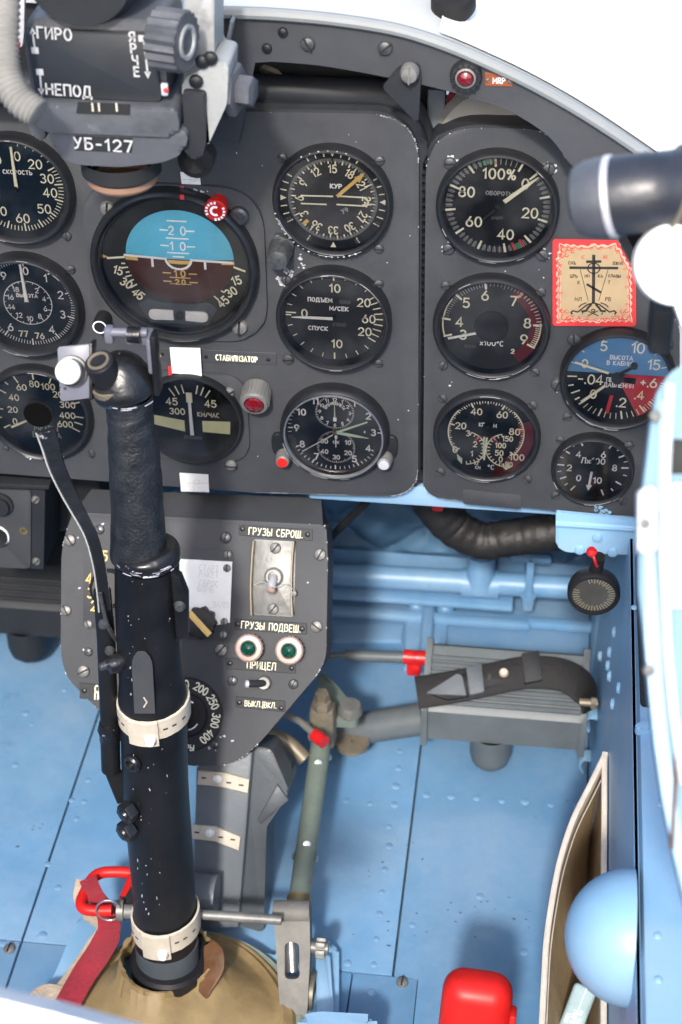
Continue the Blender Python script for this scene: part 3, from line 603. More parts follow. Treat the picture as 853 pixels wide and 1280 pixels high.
class Dial:
    """collects dial print by colour in units of the dial radius"""
    def __init__(s, Ri, z=ZD): s.R = Ri; s.z = z; s.b = {}
    def m(s, k):
        if k not in s.b: s.b[k] = MB()
        return s.b[k]
    def t(s, k, txt, x, y, h, w=None, ang=0, **kw): text(s.m(k), txt, x * s.R, y * s.R, h * s.R, (w or h * .16) * s.R, ang, z=s.z, **kw)
    def tk(s, k, a, r0, r1, w, c=(0, 0)): tick(s.m(k), a, r0 * s.R, r1 * s.R, w * s.R, s.z, (c[0] * s.R, c[1] * s.R))
    def arc(s, k, r, a0, a1, w, c=(0, 0), n=48): s.m(k).stroke(arcpts(r * s.R, a0, a1, n, (c[0] * s.R, c[1] * s.R)), w * s.R, s.z)
    def ln(s, k, pts, w, dz=0): s.m(k).stroke([(x * s.R, y * s.R) for x, y in pts], w * s.R, s.z + dz)
    def poly(s, k, pts, dz=0): s.m(k).sheet([(x * s.R, y * s.R) for x, y in pts], s.z + dz)
    def done(s, d):
        for k, mb in s.b.items(): part('dial_marking', mb, k, d)
def needle(t, R_, x0, y0, x1, y1, w0, w1, m='mark_cream', z=.0042, thick=.0008, name='needle', tail=None):
    a = Vector((x0 * R_, y0 * R_)); c = Vector((x1 * R_, y1 * R_)); d = (c - a).normalized(); n = Vector((-d.y, d.x))
    m_ = MB(); m_.prism([a + n * w0 * R_ / 2, a - n * w0 * R_ / 2, c - n * w1 * R_ / 2, c + n * w1 * R_ / 2], z, z + thick, .0002, seg=1); return part(name, m_, m, t)
def hub(t, R_, r, m='black_plastic', h=.0055, x=0, y=0, name='hub'):
    m_ = MB(); m_.lathe([(r * R_, ZD), (r * R_, h - .001), (r * R_ * .9, h), (.0001, h)], (x * R_, y * R_), 28); return part(name, m_, m, t)

# 1 airspeed (top left, cut by the frame)
t, d, Ri = gauge('airspeed gauge marked СКОРОСТЬ at the top left, cut by the picture edge', (-55, 94, 169, 304), .043, 'dial_blueblack', .82, .012, screws_px=((84, 294), (-40, 300)))
D = Dial(Ri)
for s_, a in (('0', 8), ('20', 40), ('30', 71), ('40', 97), ('50', 131), ('60', 176), ('70', 217), ('80', 262), ('90', 300), ('10', 328)):
    x, y = pol(.70, a); D.t('mark_cream', s_, x, y, .19, .028)
D.t('mark_white', 'СКОРОСТЬ', .06, .34, .085, .018, sx=1.15)
for k in range(0, 61):
    a = 60 + k * 4.6; D.tk('mark_cream', a, .88 if k % 5 else .82, .98, .018 if k % 5 else .03)
for a in (8, 18, 28, 40, 50): D.tk('mark_cream', a, .93, .98, .02)
D.done(d); needle(t, Ri, .02, .02, .01, .93, .07, .05); hub(t, Ri, .06)

# 2 altimeter
t, d, Ri = gauge('altimeter marked ВЫСОТА with inner number ring, left column below the airspeed gauge', (-42, 109.6, 320.4, 441.8), .043, 'dial_blueblack', .86, .013, screws_px=((89, 336), (98, 436)))
D = Dial(Ri)
for k in range(10):
    x, y = pol(.74, k * 36 + (3 if k == 0 else 0))
    if k != 5: D.t('mark_white', str(k), x, y, .165, .026)
for k in range(100):
    D.tk('mark_white', k * 3.6, .90 if k % 10 else .85, .98, .012 if k % 10 else .028)
D.arc('mark_white', .50, 0, 360, .016, n=60)
for k in range(10):
    x, y = pol(.37, k * 36); 
    D.tk('mark_white', k * 36, .44, .50, .02)
    if k: D.t('mark_white', str(2 * k), x, y, .105, .018)
    D.tk('mark_white', k * 36 + 18, .46, .50, .014)
D.t('mark_white', 'ВЫСОТА', 0, .17, .075, .018, sx=1.2); D.t('mark_cream', '77', -.18, -.74, .13, .024); D.t('mark_cream', '76', .16, -.77, .13, .024)
D.done(d); needle(t, Ri, .0, .05, -.04, .92, .08, .045, 'mark_white'); needle(t, Ri, 0, -.0, -.02, .33, .10, .05, 'mark_white', .0036); hub(t, Ri, .07)

# 3 radio altimeter
t, d, Ri = gauge('dark gauge with large black hub and faint lettering, bottom of the left column', (-25, 121.6, 459.8, 573.4), .043, 'dial_blueblack', .84, .010, screws_px=((114, 566), (8, 560, .7)))
D = Dial(Ri)
for s_, a, r in (('0', 242, .66), ('20', 270, .60), ('40', 301, .62), ('60', 331, .68), ('80', 357, .70), ('100', 22, .70), ('200', 48, .70), ('300', 72, .68), ('400', 96, .62), ('600', 119, .62)):
    x, y = pol(r, a); D.t('mark_cream', s_, x, y, .145, .024)
for a in (240, 256, 270, 286, 301, 316, 331, 357): D.tk('mark_cream', a, .82 if a in (240, 270, 301, 331, 357) else .9, .98, .03)
for a in (22, 48, 72, 96, 107, 119): D.tk('mark_cream', a, .80, .97, .03)
D.t('mark_grey', 'МЕТРЫ', .10, -.44, .13, .022); D.t('mark_grey', 'ВЫСОТА', .10, -.62, .13, .022)
D.done(d); needle(t, Ri, -.25, -.20, -.66, -.42, .05, .05); hub(t, Ri, .34, 'hub_black', h=.0075)
# hand lettering on the panel below it
m_ = MB()
q0 = pf(4, 546); q1 = pf(36, 568); dd = q1 - q0; text(m_, 'УСТ. НУЛЯ', (q0.x + q1.x) / 2, (q0.y + q1.y) / 2, .0058, .0009, math.degrees(math.atan2(dd.y, dd.x)), z=.0006, sx=.85); part('lettering', m_, 'mark_white', main)

# 4 gyro horizon
c = pf(219, 331, .006); M = PFm @ Matrix.Translation((c.x, c.y, 0))
t = thing('gyro_horizon', 'big gyro horizon with a blue upper and brown lower half in the middle of the main panel', 'gauge', M, ALLG)
m_ = MB(); m_.prism(roundpoly([(-.0665, -.0645), (.0665, -.0645), (.0665, .063), (-.0665, .063)], .036, 10), 0, .0035, .0012); part('mounting_plate', m_, 'panel_paint', t)
m_ = MB(); Ro = .0622; m_.lathe([(Ro, .003), (Ro, .0105), (Ro * .985, .013), (Ro * .955, .0145), (Ro * .93, .014), (Ro * .915, .0115), (Ro * .905, .010), (Ro * .88, .0095), (Ro * .87, .0042)], seg=80); part('bezel', m_, 'rim_black', t)
Ri = Ro * .875
m_ = MB(); m_.disc(0, 0, Ri, .0040, 64); d = part('dial', m_, 'dial_grey', t)
D = Dial(Ri, .0043)
for s_, x, y, an in (('15', -.80, -.15, -18), ('30', -.70, -.34, -32), ('45', -.55, -.50, -42), ('15', .82, -.21, 18), ('30', .74, -.39, 32), ('45', .62, -.55, 42)): D.t('mark_cream', s_, x, y, .115, .022, ang=an * (1 if x < 0 else 1), sx=.9)
for sg in (1, -1):
    for a, r0, r1 in ((93, .70, .74), (98, .67, .74), (104, .67, .71), (109, .66, .74), (115, .66, .71), (122, .66, .76), (133, .68, .76)):
        p0 = pol(r0, a); p1 = pol(r1, a); D.ln('mark_cream', [(p0[0] * sg, p0[1]), (p1[0] * sg, p1[1])], .022)
D.ln('mark_cream', [(-.93, .03), (-.70, .06)], .03); D.ln('mark_cream', [(.72, .02), (.94, -.06)], .03)
D.poly('mark_yellow', [(-.99, .03), (-.92, .055), (-.99, .085)])
D.done(d)
# moving ball: blue over brown, gently domed, with its scale as sub-parts
cx, cy, Rb = .0035, .0055, .0400
def dome(x, y): 
    q = ((x - cx) ** 2 + (y - cy) ** 2) / Rb ** 2; return .0032 * (1 - min(1, q))
m_ = MB(); hy = .0
for sgn, mi in ((1, 0), (-1, 1)):
    m_.cur = mi; n = 40; K = 8; vs = []; fs = []
    for i in range(n + 1):
        a = math.pi * i / n * sgn
        for k in range(K + 1):
            r = Rb * k / K; x = cx + r * math.cos(a); y = cy + r * math.sin(a) * .955
            vs.append((x, y, .0045 + dome(x, y)))
    for i in range(n):
        for k in range(K): 
            q = [i * (K + 1) + k, i * (K + 1) + k + 1, (i + 1) * (K + 1) + k + 1, (i + 1) * (K + 1) + k]; fs.append(q if sgn > 0 else q[::-1])
    m_.add(vs, fs)
ball = part('horizon_ball', m_, ['sky_cyan', 'earth_brown'], t)
m_ = MB(); m2 = MB(); zf = lambda x, y: dome(x, y) + .0004
def bl(mb, x0, x1, y, w=.0011): mb.stroke([(cx + x0, cy + y), (cx + (x0 + x1) / 2, cy + y), (cx + x1, cy + y)], w, .0046, zf)
ym = Rb / 66.0
for s_, yy in (('20', 38), ('10', 18)):
    text(m_, s_, cx, cy + yy * ym, .0062, .0010, sp=.9, z=.0046, zf=zf, sx=.95)
    bl(m_, -.0125, -.0070, yy * ym); bl(m_, .0070, .0125, yy * ym)
bl(m_, -.0070, .0070, 50 * ym); bl(m_, -.0080, .0080, 28 * ym); bl(m_, -.0080, .0080, 9 * ym); bl(m_, -.004, .004, 4 * ym)
bl(m2, -Rb * .99, Rb * .99, -.0022, .0030)
for s_, yy in (('10', -19), ('20', -31)):
    text(m2, s_, cx, cy + yy * ym, .0052 if s_ == '10' else .0040, .0010, sp=.6, z=.0046, zf=zf); bl(m2, -.0125, -.0070, yy * ym); bl(m2, .0070, .0125, yy * ym)
bl(m2, -.0075, .0075, -25 * ym, .0009); bl(m2, -.008, .008, -34 * ym, .0006); bl(m2, -.006, .006, -12 * ym, .0008)
part('dial_marking', m_, 'mark_white', ball); part('dial_marking', m2, 'mark_yellow', ball)
# fixed aircraft symbol
m_ = MB(); sy = cy + .0012
for sg in (1, -1): m_.stroke([(cx + sg * .0100, sy - .0005), (cx + sg * Rb * 1.0, sy - .001 * sg)], .0018, .0090); m_.stroke([(cx + sg * .0195, sy - .001), (cx + sg * .0195, sy - .0072)], .0018, .0090)
m_.stroke(A(cx, sy, .0095, .0085, 180, 360, 16), .0018, .0090); part('aircraft_symbol', m_, 'mark_white', t)
m_ = MB(); Yb = -.0375
m_.prism([(x, y) for x, y in ((-.030, -.0350), (-.022, -.0295), (-.012, -.0325), (.012, -.0325), (.022, -.0295), (.030, -.0350), (.022, -.0500), (-.022, -.0500))], .0044, .0062, .0006); part('slip_housing', m_, 'grey_paint', t)
m_ = MB()
for x0, x1 in ((-.0225, -.0036), (.0052, .0225)): m_.prism(roundpoly([(x0, -.0465), (x1, -.0465), (x1, -.0380), (x0, -.0380)], [.0042 if x0 < -.01 else 0, .0042 if x1 > .01 else 0, .0042 if x1 > .01 else 0, .0042 if x0 < -.01 else 0]), .0060, .0078, .0008)
sl = part('slip_tube', m_, 'mark_white', t)
m_ = MB(); m_.lathe([(.0034, .006), (.0034, .0080), (.0024, .009), (.0001, .0092)], (.0008, -.0422), 20); part('slip_ball', m_, 'black_plastic', sl)
m_ = MB(); m_.disc(0, 0, Ro * .90, .0112, 64); part('cover_glass', m_, 'glass', t)
q = PF(270, 262, M, .016); m_ = MB(); m_.lathe([(.0060, .003), (.0060, .012), (.0082, .0125), (.0082, .0175), (.0072, .0185), (.0062, .0186), (.0055, .0180), (.0001, .0180)], (q.x, q.y), 28); kb = part('caging_knob', m_, 'red_paint', t)
m_ = MB()
for k in range(16):
    if k % 8 < 6: m_.box((0, .0064, .0187), (.0014, .0018, .0004), M=Matrix.Translation((q.x, q.y, 0)) @ Matrix.Rotation(k * math.pi / 8, 4, 'Z'))
m_.ring(q.x, q.y, .0022, .0040, .0184, 60, 300, 20); part('lettering', m_, 'mark_white', kb)
m_ = MB(); q = PF(299, 270, M, .006); m_.lathe([(.0068, .003), (.0068, .008), (.005, .0095), (.0001, .0095)], (q.x, q.y), 22); part('plug', m_, 'screw_dark', t)
for (x, y, s) in ((135, 260, 1.5), (300, 408, 1.6)):
    q = PF(x, y, M, .004); inst('screw', SCR_L, t, Z(q.x, q.y, .0035, 50) @ Matrix.Scale(s, 4))
m_ = MB(); q = PF(128, 402, M, .01); m_.lathe([(.0062, .0035), (.0062, .016), (.0052, .018), (.0001, .018)], (q.x, q.y), 22); k2 = part('adjusting_knob', m_, 'black_plastic', t)
m_ = MB(); m_.ring(q.x, q.y, .0044, .0054, .0184, 0, 360, 24); part('white_ring', m_, 'mark_white', k2)
m_ = MB(); q = PF(228, 239, M, .004); m_.box((q.x, q.y, .0040), (.0030, .0075, .0008)); q = PF(228, 246, M, .0145); m_.box((q.x, q.y, .0148), (.0030, .0035, .0008)); part('red_mark', m_, 'mark_red', t)
m_ = MB()
for (x, y) in ((150, 243), (245, 237), (252, 239)):
    q = PF(x, y, M, .0035)
    for k in range(4): blob(m_, q.x + random.gauss(0, .0022), q.y + random.gauss(0, .001), random.uniform(.0006, .0015), .0041)
tagit(part('paint_chip', m_, 'chip_white', t), kind='stuff')

# 5 radio compass
t, d, Ri = gauge('radio compass with two pale horizontal bars and a yellow arrow, top of the middle column', (340.9, 490.4, 182.6, 322), .0428, 'dial_dark', .90, .010, screws_px=((353.5, 196.5), (475, 200), (474, 310)))
D = Dial(Ri)
D.arc('dial_ring', .80, 0, 360, .06, n=72)
D.m('mark_black').disc(0, 0, .775 * Ri, .00195, 48); D.m('dial_grey').ring(0, 0, .001, .47 * Ri, .00205, seg=40)
sector(D.m('dial_grey'), .0, .77 * Ri, 20, 50, .00203, 8)
for k in range(36):
    a = k * 10; 
    if k % 9 == 0:
        for_ = pol(.97, a); b1 = pol(.86, a); n_ = (math.cos(R(a)), -math.sin(R(a))); q = .055
        D.poly('mark_cream', [(for_[0] + n_[0] * q, for_[1] + n_[1] * q), (for_[0] - n_[0] * q, for_[1] - n_[1] * q), b1])
    elif a < 35 or 55 < a < 130 or 240 < a < 310 or a > 325: D.tk('mark_cream', a, .87, .98, .022)
    elif a % 30 == 0: D.tk('mark_cream', a, .87, .98, .022)
    D.tk('mark_cream', a + 4, .69 if k % 3 == 0 else .73, .80, .026)
    D.tk('mark_grey', a + 9, .75, .81, .016)
for a in (60, 118, 151, 209, 242, 300):
    x, y = pol(.93, a); D.t('mark_faint', '%d' % (3 if a < 90 else 12), x, y, .07, .014, ang=-a)
for k, s_ in enumerate(('15', '18', '21', '24', '27', '30', '33', '36', '3', '6', '9', '12')):
    a = k * 30; x, y = pol(.62, a); D.t('mark_cream', s_, x, y, .145, .026, ang=-a, sx=.85)
D.t('mark_white', 'КУР', .06, .28, .08, .022, sx=1.2); D.t('mark_grey', 'УФ', .22, -.20, .085, .02, ang=30)
D.tk('mark_yellow', 227, .66, .78, .07)
D.done(d)
m_ = MB()
for pts in ([(-.58, .075), (.05, .09)], [(.12, .10), (.62, .095)], [(.62, .10), (.66, 0), (.62, -.09)], [(-.58, -.085), (-.12, -.08)], [(.08, -.07), (.62, -.075)]): m_.stroke([(x * Ri, y * Ri) for x, y in pts], .030 * Ri, .0034)
part('course_bar', m_, 'mark_cream', t)
needle(t, Ri, .08, .10, .46, .47, .065, .065, 'mark_yellow', .0042); 
m_ = MB(); m_.prism([(.40 * Ri, .50 * Ri), (.50 * Ri, .40 * Ri), (.60 * Ri, .60 * Ri)], .0042, .005, .0002, seg=1); part('arrow_head', m_, 'mark_yellow', t)
hub(t, Ri, .05, h=.005, x=.06, y=.08)
q = PF(350, 322, FR[t.name], .010); m_ = MB(); m_.lathe([(.0090, 0), (.0090, .006), (.0082, .010), (.0082, .019), (.0072, .0215), (.004, .0225), (.0001, .0226)], (q.x, q.y + .0035), 26); m_.prism(roundpoly([(q.x - .008, q.y - .001), (q.x + .008, q.y - .003), (q.x + .010, q.y + .011), (q.x - .004, q.y + .016)], .003), .0, .005, .001); part('setting_knob', m_, 'screw_dark', t)
m_ = MB()
for a in list(range(150, 260, 6)) + list(range(-30, 20, 9)): blob(m_, Ri * 1.07 * math.sin(R(a)), Ri * 1.07 * math.cos(R(a)), random.uniform(.0002, .0007), .0102, 8, 1.5)
tagit(part('paint_chip', m_, 'chip_white', t), kind='stuff')

# 6 variometer
t, d, Ri = gauge('climb rate gauge marked ПОДЪЕМ and СПУСК in the middle of the middle column', (344.6, 489.9, 336.8, 461), .0428, 'dial_grey', .86, .013, screws_px=((358, 349, 1.1), (474, 354), (473.5, 453), (361, 448, 1.2)))
D = Dial(Ri)
for s_, x, y in (('10', .02, .66), ('20', .60, .37), ('60', .70, .0), ('20', .62, -.30), ('10', .05, -.62), ('0', -.60, .05)): D.t('mark_cream', s_, x, y, .175, .030)
for k in range(24):
    a = k * 15
    if 60 <= a <= 120: continue
    D.tk('mark_cream', a, .84 if a in (0, 180) else .88, .97, .03 if a in (0, 180, 270) else .018)
for k in range(9): a = 58 + k * 8; D.tk('mark_cream', a, .82, .98, .026)
D.t('mark_white', 'ПОДЪЕМ', -.28, .38, .085, .022, sx=1.15); D.t('mark_white', 'М/СЕК', .10, .20, .085, .022, sx=1.2); D.t('mark_white', 'СПУСК', -.33, -.28, .085, .022, sx=1.2)
D.t('mark_faint', '0000', .22, .36, .07, .02); D.t('mark_faint', '01500', .10, -.17, .07, .02)
D.ln('mark_cream', [(-.97, .055), (-.78, .055)], .03)
D.done(d); needle(t, Ri, -.02, .0, -.62, -.005, .065, .055, 'mark_white'); needle(t, Ri, -.62, -.005, -.86, -.015, .055, .01, 'mark_white'); hub(t, Ri, .05, h=.004)

# 7 clock
t, d, Ri = gauge('aircraft clock with two sub-dials and red and silver winding knobs below it', (345.8, 491, 482, 598.8), .0425, 'dial_black', .88, .011, name='clock',
    prof=[(.0425, 0), (.0425, .006), (.0415, .010), (.0395, .012), (.0385, .0122), (.0380, .0112), (.0376, .0050), (.0374, .0018)])
m_ = MB(); m_.lathe([(.0386, .0120), (.0386, .0128), (.0376, .0130), (.0372, .0116), (.0372, .0100)], seg=72); part('chrome_ring', m_, 'steel', t)
D = Dial(Ri)
for k in (1, 2, 3, 4, 5, 7, 8, 9, 10, 11):
    x, y = pol(.80, k * 30); D.t('mark_white', str(k), x, y, .145, .030)
for k in range(60):
    D.tk('mark_white', k * 6, .92 if k % 5 else .89, .98, .016 if k % 5 else .03)
for (cx_, cy_, r_) in ((0, .44, .40), (.02, -.42, .40)):
    for k in range(60): D.tk('mark_white', k * 6, r_ - (.055 if k % 5 == 0 else .03), r_, .012, (cx_, cy_))
for k in range(1, 13):
    x, y = pol(.31, k * 30); D.t('mark_white', str(k), x, .44 + y, .072, .015)
for k, s_ in ((10, '10'), (20, '20'), (30, '30'), (40, '40'), (50, '50')):
    x, y = pol(.26, k * 6); D.t('mark_white', s_, .02 + x * 1.1, -.42 + y, .10, .02)
D.t('mark_white', '0', .02, -.17, .08, .016); D.t('mark_white', 'СЕК', .02, -.30, .06, .014)
for k, ch in enumerate('ВРЕМЯПОЛЕТА'):
    a = -62 + k * 12.4; x, y = pol(.22, a); D.t('mark_white', ch, x, .44 + y, .062, .013, ang=-a)
D.ln('mark_white', [(0, .24), (0, .30)], .07)
D.t('mark_white', 'К', .62, .0, .05, .012)
D.done(d)
needle(t, Ri, .04, -.0, .68, .30, .055, .03, 'mark_lume', .0046); needle(t, Ri, .04, -.02, .42, -.07, .06, .06, 'mark_lume', .0040); needle(t, Ri, .42, -.07, .70, -.11, .06, .01, 'mark_lume', .0040); needle(t, Ri, -.04, -.06, -.68, -.52, .022, .014, 'mark_white', .0052)
needle(t, Ri, 0, .36, 0, .66, .03, .01, 'mark_lume', .0030); needle(t, Ri, .02, -.40, .02, -.12, .02, .02, 'mark_white', .0030, name='sub_needle'); hub(t, Ri, .045, 'brass', .006)
for (x, y, m, mt, lb) in ((353, 578, 'red_paint', 'dull_steel', None), (480, 581, 'silver_paint', 'dull_steel', None)):
    q = PF(x, y, FR[t.name], .013); b2 = MB(); b2.lathe([(.0062, .002), (.0062, .008), (.0054, .010), (.0054, .0125), (.0046, .0135), (.0001, .0135)], (q.x, q.y), 22); kb = part('winding_knob', b2, 'dull_steel', t)
    b2 = MB(); b2.lathe([(.0042, .0132), (.0040, .0142), (.0001, .0146)], (q.x, q.y), 20); part('cap', b2, m, kb)
    b2 = MB(); b2.prism(roundpoly([(q.x - .009, q.y - .002), (q.x + .009, q.y - .002), (q.x + .010, q.y + .02), (q.x - .010, q.y + .02)], .007), 0, .003, .001); part('knob_lug', b2, 'rim_black', t)

# 8 turn indicator
c = pf(238.5, 526, .008); M = PFm @ Matrix.Translation((c.x, c.y, 0))
t = thing('turn_indicator', 'turn indicator with two cream bars and upright pointer behind the stick grip', 'gauge', M, ALLG)
m_ = MB(); m_.prism(roundpoly([(-.0445, -.041), (.0445, -.041), (.0445, .041), (-.0445, .041)], .022, 8), 0, .0030, .001); part('mounting_plate', m_, 'panel_paint', t)
Ro = .0410; m_ = MB(); m_.lathe([(Ro, .002), (Ro, .0075), (Ro * .97, .0095), (Ro * .94, .0098), (Ro * .92, .008), (Ro * .90, .0035)], seg=64); part('bezel', m_, 'rim_black', t)
Ri = Ro * .905; m_ = MB(); m_.disc(0, 0, Ri, .0034, 56); d = part('dial', m_, 'dial_black', t)
D = Dial(Ri, .0038)
D.t('mark_cream', '45', -.40, .38, .16, .03); D.t('mark_cream', '45', .42, .38, .16, .03); D.t('mark_cream', '300', -.30, .14, .14, .026); D.t('mark_cream', 'КМ/ЧАС', .36, .10, .105, .016, sx=.95)
for a in (-32, -22, -12, 12, 21, 31): D.tk('mark_cream', a, .62, .82, .028)
D.poly('mark_bar', [(-.80, .02), (-.16, -.08), (-.16, -.36), (-.82, -.22)]); D.poly('mark_bar', [(.22, -.06), (.82, -.04), (.80, -.36), (.22, -.34)])
D.t('mark_faint', '0120303', 0, -.5, .07, .02)
D.done(d); needle(t, Ri, .0, -.40, -.01, .42, .08, .06, 'mark_white', .0056); needle(t, Ri, -.01, .42, -.01, .66, .13, .13, 'mark_cream', .0056)
m_ = MB(); m_.disc(0, 0, Ro * .92, .0082, 56); part('cover_glass', m_, 'glass', t)
screws(t, ((288, 487, 1.1), (290, 578, 1.2)), SCR_L, .003)
m_ = MB(); q = PF(213, 465, M, .004)
for k in range(5): m_.box((q.x, q.y + .004 - k * .0022, .0036), (.0028, .0018, .0008))
part('red_mark', m_, 'mark_red', t)

# 9 tachometer
t, d, Ri = gauge('engine speed gauge marked ОБОРОТЫ and 100%, top of the right panel', (545.3, 698.9, 190.3, 328.9), .0432, 'dial_dark', .85, .010, screws_px=((563, 203, 1.25), (686.5, 210, 1.25), (561, 310, 1.25), (678.5, 318, 1.25)))
D = Dial(Ri)
for s_, x, y in (('100%', .0, .66), ('0', .50, .48), ('20', .62, -.12), ('40', .18, -.60), ('60', -.44, -.36), ('80', -.60, .26)): D.t('mark_cream', s_, x, y, .20, .034)
D.t('mark_grey', 'ОБОРОТЫ', .02, .26, .075, .018, sx=1.2); D.t('mark_faint', '011077', 0, -.26, .05, .014)
for k in range(0, 111, 1):
    if k % 2 and k % 5: continue
    a = 45 + k * 3.1
    if k % 10 == 0: D.tk('mark_cream', a, .82, .99, .04)
    elif k % 2 == 0: D.tk('mark_grey', a, .86, .99, .016)
for k in range(0, 100): D.tk('mark_grey', 45 + (k + .5) * 3.1, .88, .99, .009)
for k, m in ((100, 'mark_red'), (36.5, 'mark_red'), (33, 'mark_red')): D.tk(m, 45 + k * 3.1, .84, .99, .05)
for k in (94, 95.5, 97, 98.5, 34, 34.7, 35.4): D.tk('mark_green', 45 + k * 3.1, .88, .99, .03)
D.done(d); needle(t, Ri, .12, .12, .50, .45, .085, .075, 'mark_cream'); needle(t, Ri, .50, .45, .74, .66, .075, .02, 'mark_cream'); hub(t, Ri, .05, 'dial_grey', .004)
needle(t, Ri, -.05, -.06, -.28, -.28, .06, .05, 'dial_grey', .004, name='needle_tail')

# 10 exhaust temperature
t, d, Ri = gauge('exhaust temperature gauge with large black hub and x100°C lettering on the right panel', (540.6, 688.3, 345.7, 473.3), .0430, 'dial_grey', .87, .010, screws_px=((557.5, 356), (676.5, 364), (554.5, 456), (669, 464)))
D = Dial(Ri)
sector(D.m('dark_red'), .74 * Ri, .98 * Ri, 32, 140, .0020, 40)
for s_, a, r in (('3', 246, .60), ('4', 274, .63), ('5', 313, .70), ('6', 347, .68), ('7', 35, .70), ('8', 82, .70), ('9', 113, .70)): x, y = pol(r, a); D.t('mark_cream', s_, x, y, .20, .034)
D.arc('mark_cream', .955, 252, 305, .025); D.arc('mark_cream', .955, 84, 118, .025)
for a in (252, 276, 312, 350, 36, 86, 118): D.tk('mark_cream', a, .82, .97, .04)
for k in range(10): D.tk('mark_grey', 278 + k * 3.4, .86, .97, .012); D.tk('mark_grey', 314 + k * 3.6, .86, .97, .014); D.tk('mark_grey', 352 + k * 4.4, .88 if k % 5 else .84, .97, .014); D.tk('mark_cream', 38 + k * 4.8, .88 if k % 5 else .84, .97, .014); D.tk('mark_cream', 88 + k * 3.0, .86, .97, .014)
D.tk('mark_red', 36, .84, .98, .08)
D.t('mark_white', 'х100°С', .02, -.40, .11, .020); D.t('mark_cream', '2', .44, -.56, .09, .026); D.t('mark_faint', '01234', -.4, -.5, .06, .016)
D.done(d); needle(t, Ri, -.25, -.14, -.84, -.31, .055, .045, 'mark_white'); hub(t, Ri, .335, 'hub_black', .0060)

# 11 triple engine gauge
t, d, Ri = gauge('triple engine gauge with two small facing arcs, bottom left of the right panel', (538.2, 679, 487.9, 605.5), .0410, 'dial_black', .88, .009, screws_px=((553.5, 497), (666, 505.5), (551, 589), (659.5, 598)))
D = Dial(Ri)
sector(D.m('dark_red'), .70 * Ri, .99 * Ri, 70, 138, .0020, 30)
D.arc('mark_cream', .80, 232, 312, .026, (-.02, .05)); D.arc('mark_cream', .80, 45, 130, .026, (-.02, .05))
for k in range(21):
    a = 232 + k * 12.9; D.tk('mark_cream', a, .70 if k % 4 == 0 else .74, .80, .035 if k % 4 == 0 else .022, (-.02, .05))
    for j in (1, 2): D.tk('mark_cream', a + j * 4.3, .76, .80, .016, (-.02, .05))
D.tk('mark_red', 82, .66, .82, .05, (-.02, .05))
for s_, x, y in (('0', -.66, -.42), ('20', -.56, .20), ('40', -.24, .58), ('60', .30, .54), ('80', .58, .13), ('100', .66, -.52)): D.t('mark_cream', s_, x, y, .15, .028)
D.t('mark_white', 'КГ', -.12, .26, .085, .020); D.t('mark_white', 'М', .16, .25, .085, .020)
for cx_, sg in ((-.44, 1), (.42, -1)):
    c_ = (cx_, -.36); a0, a1 = (15, 175) if sg > 0 else (345, 185)
    D.arc('mark_cream', .42, a0, a1, .024, c_, 30)
    for k in range(13): D.tk('mark_cream', a0 + (a1 - a0) * k / 12, .35, .42, .022, c_)
    D.tk('mark_red', a0 + (a1 - a0) * .18, .30, .44, .045, c_)
for s_, x, y in (('3', -.40, .02), ('2', -.24, -.25), ('1', -.30, -.50), ('150', .44, -.06), ('100', .30, -.24), ('50', .28, -.44), ('0', .32, -.60), ('-50', .46, -.72)): D.t('mark_cream', s_, x, y, .13 if len(s_) < 3 else .12, .024, sx=.9)
D.t('mark_white', 'КГ', -.18, -.74, .08, .018); D.t('mark_white', 'СМ', -.16, -.85, .07, .018); D.t('mark_white', '°С', .12, -.82, .11, .02)
D.done(d); needle(t, Ri, -.055, .0, -.055, -.56, .045, .03, 'mark_lume'); needle(t, Ri, .005, .0, -.03, -.58, .045, .03, 'mark_cream', .0050)
m_ = MB(); m_.prism([(x * Ri, y * Ri) for x, y in ((-.62, -.48), (-.50, -.60), (-.50, -.74), (-.60, -.62))], .0040, .0046); m_.prism([(x * Ri, y * Ri) for x, y in ((.48, -.60), (.56, -.74), (.44, -.82), (.38, -.76))], .0040, .0046); part('needle', m_, 'mark_lume', t)
hub(t, Ri, .05, h=.004, y=.24)

# 12 cabin pressure
t, d, Ri = gauge('cabin altitude gauge with blue, black and red sectors below the icon card', (699, 845, 411.8, 537.3), .0426, 'dial_black', .88, .011, screws_px=((718, 423, 1.4), (836, 430), (709.5, 520), (697, 479, 1.4)))
D = Dial(Ri)
D.m('dial_blue').sheet([(Ri * math.cos(R(a)), Ri * math.sin(R(a))) for a in np.linspace(5, 175, 50)], .0020)
D.m('dial_red').sheet([(.0, 0)] + [(.22 * Ri, .085 * Ri)] + [(Ri * math.cos(R(a)), Ri * math.sin(R(a))) for a in np.linspace(5, -62, 24)], .00203)
D.m('mark_red').sheet([(x * Ri, y * Ri) for x, y in ((-.11, -.42), (-.04, -.42), (-.10, -.86), (-.18, -.86))], .0021)
for s_, x, y, h in (('5', -.32, .70, .20), ('10', .34, .70, .22), ('15', .68, .34, .21), ('0', -.66, .28, .18), ('-.04', -.52, -.08, .21), ('+.6', .62, -.08, .20), ('0', -.44, -.42, .19), ('.4', .46, -.38, .19), ('.2', .12, -.58, .20)): D.t('mark_cream', s_, x, y, h, .032, sp=.16)
for yy, s_ in ((.46, 'ВЫСОТА'), (.33, 'В КАБИНЕ'), (-.06, 'ПЕРЕПАД'), (-.18, 'ДАВЛЕНИЙ')): D.t('mark_white', s_, .04, yy, .09, .019)
for a in (-72, -52, -22, 20, 50, 72): D.tk('mark_cream', a, .88, .97, .022)
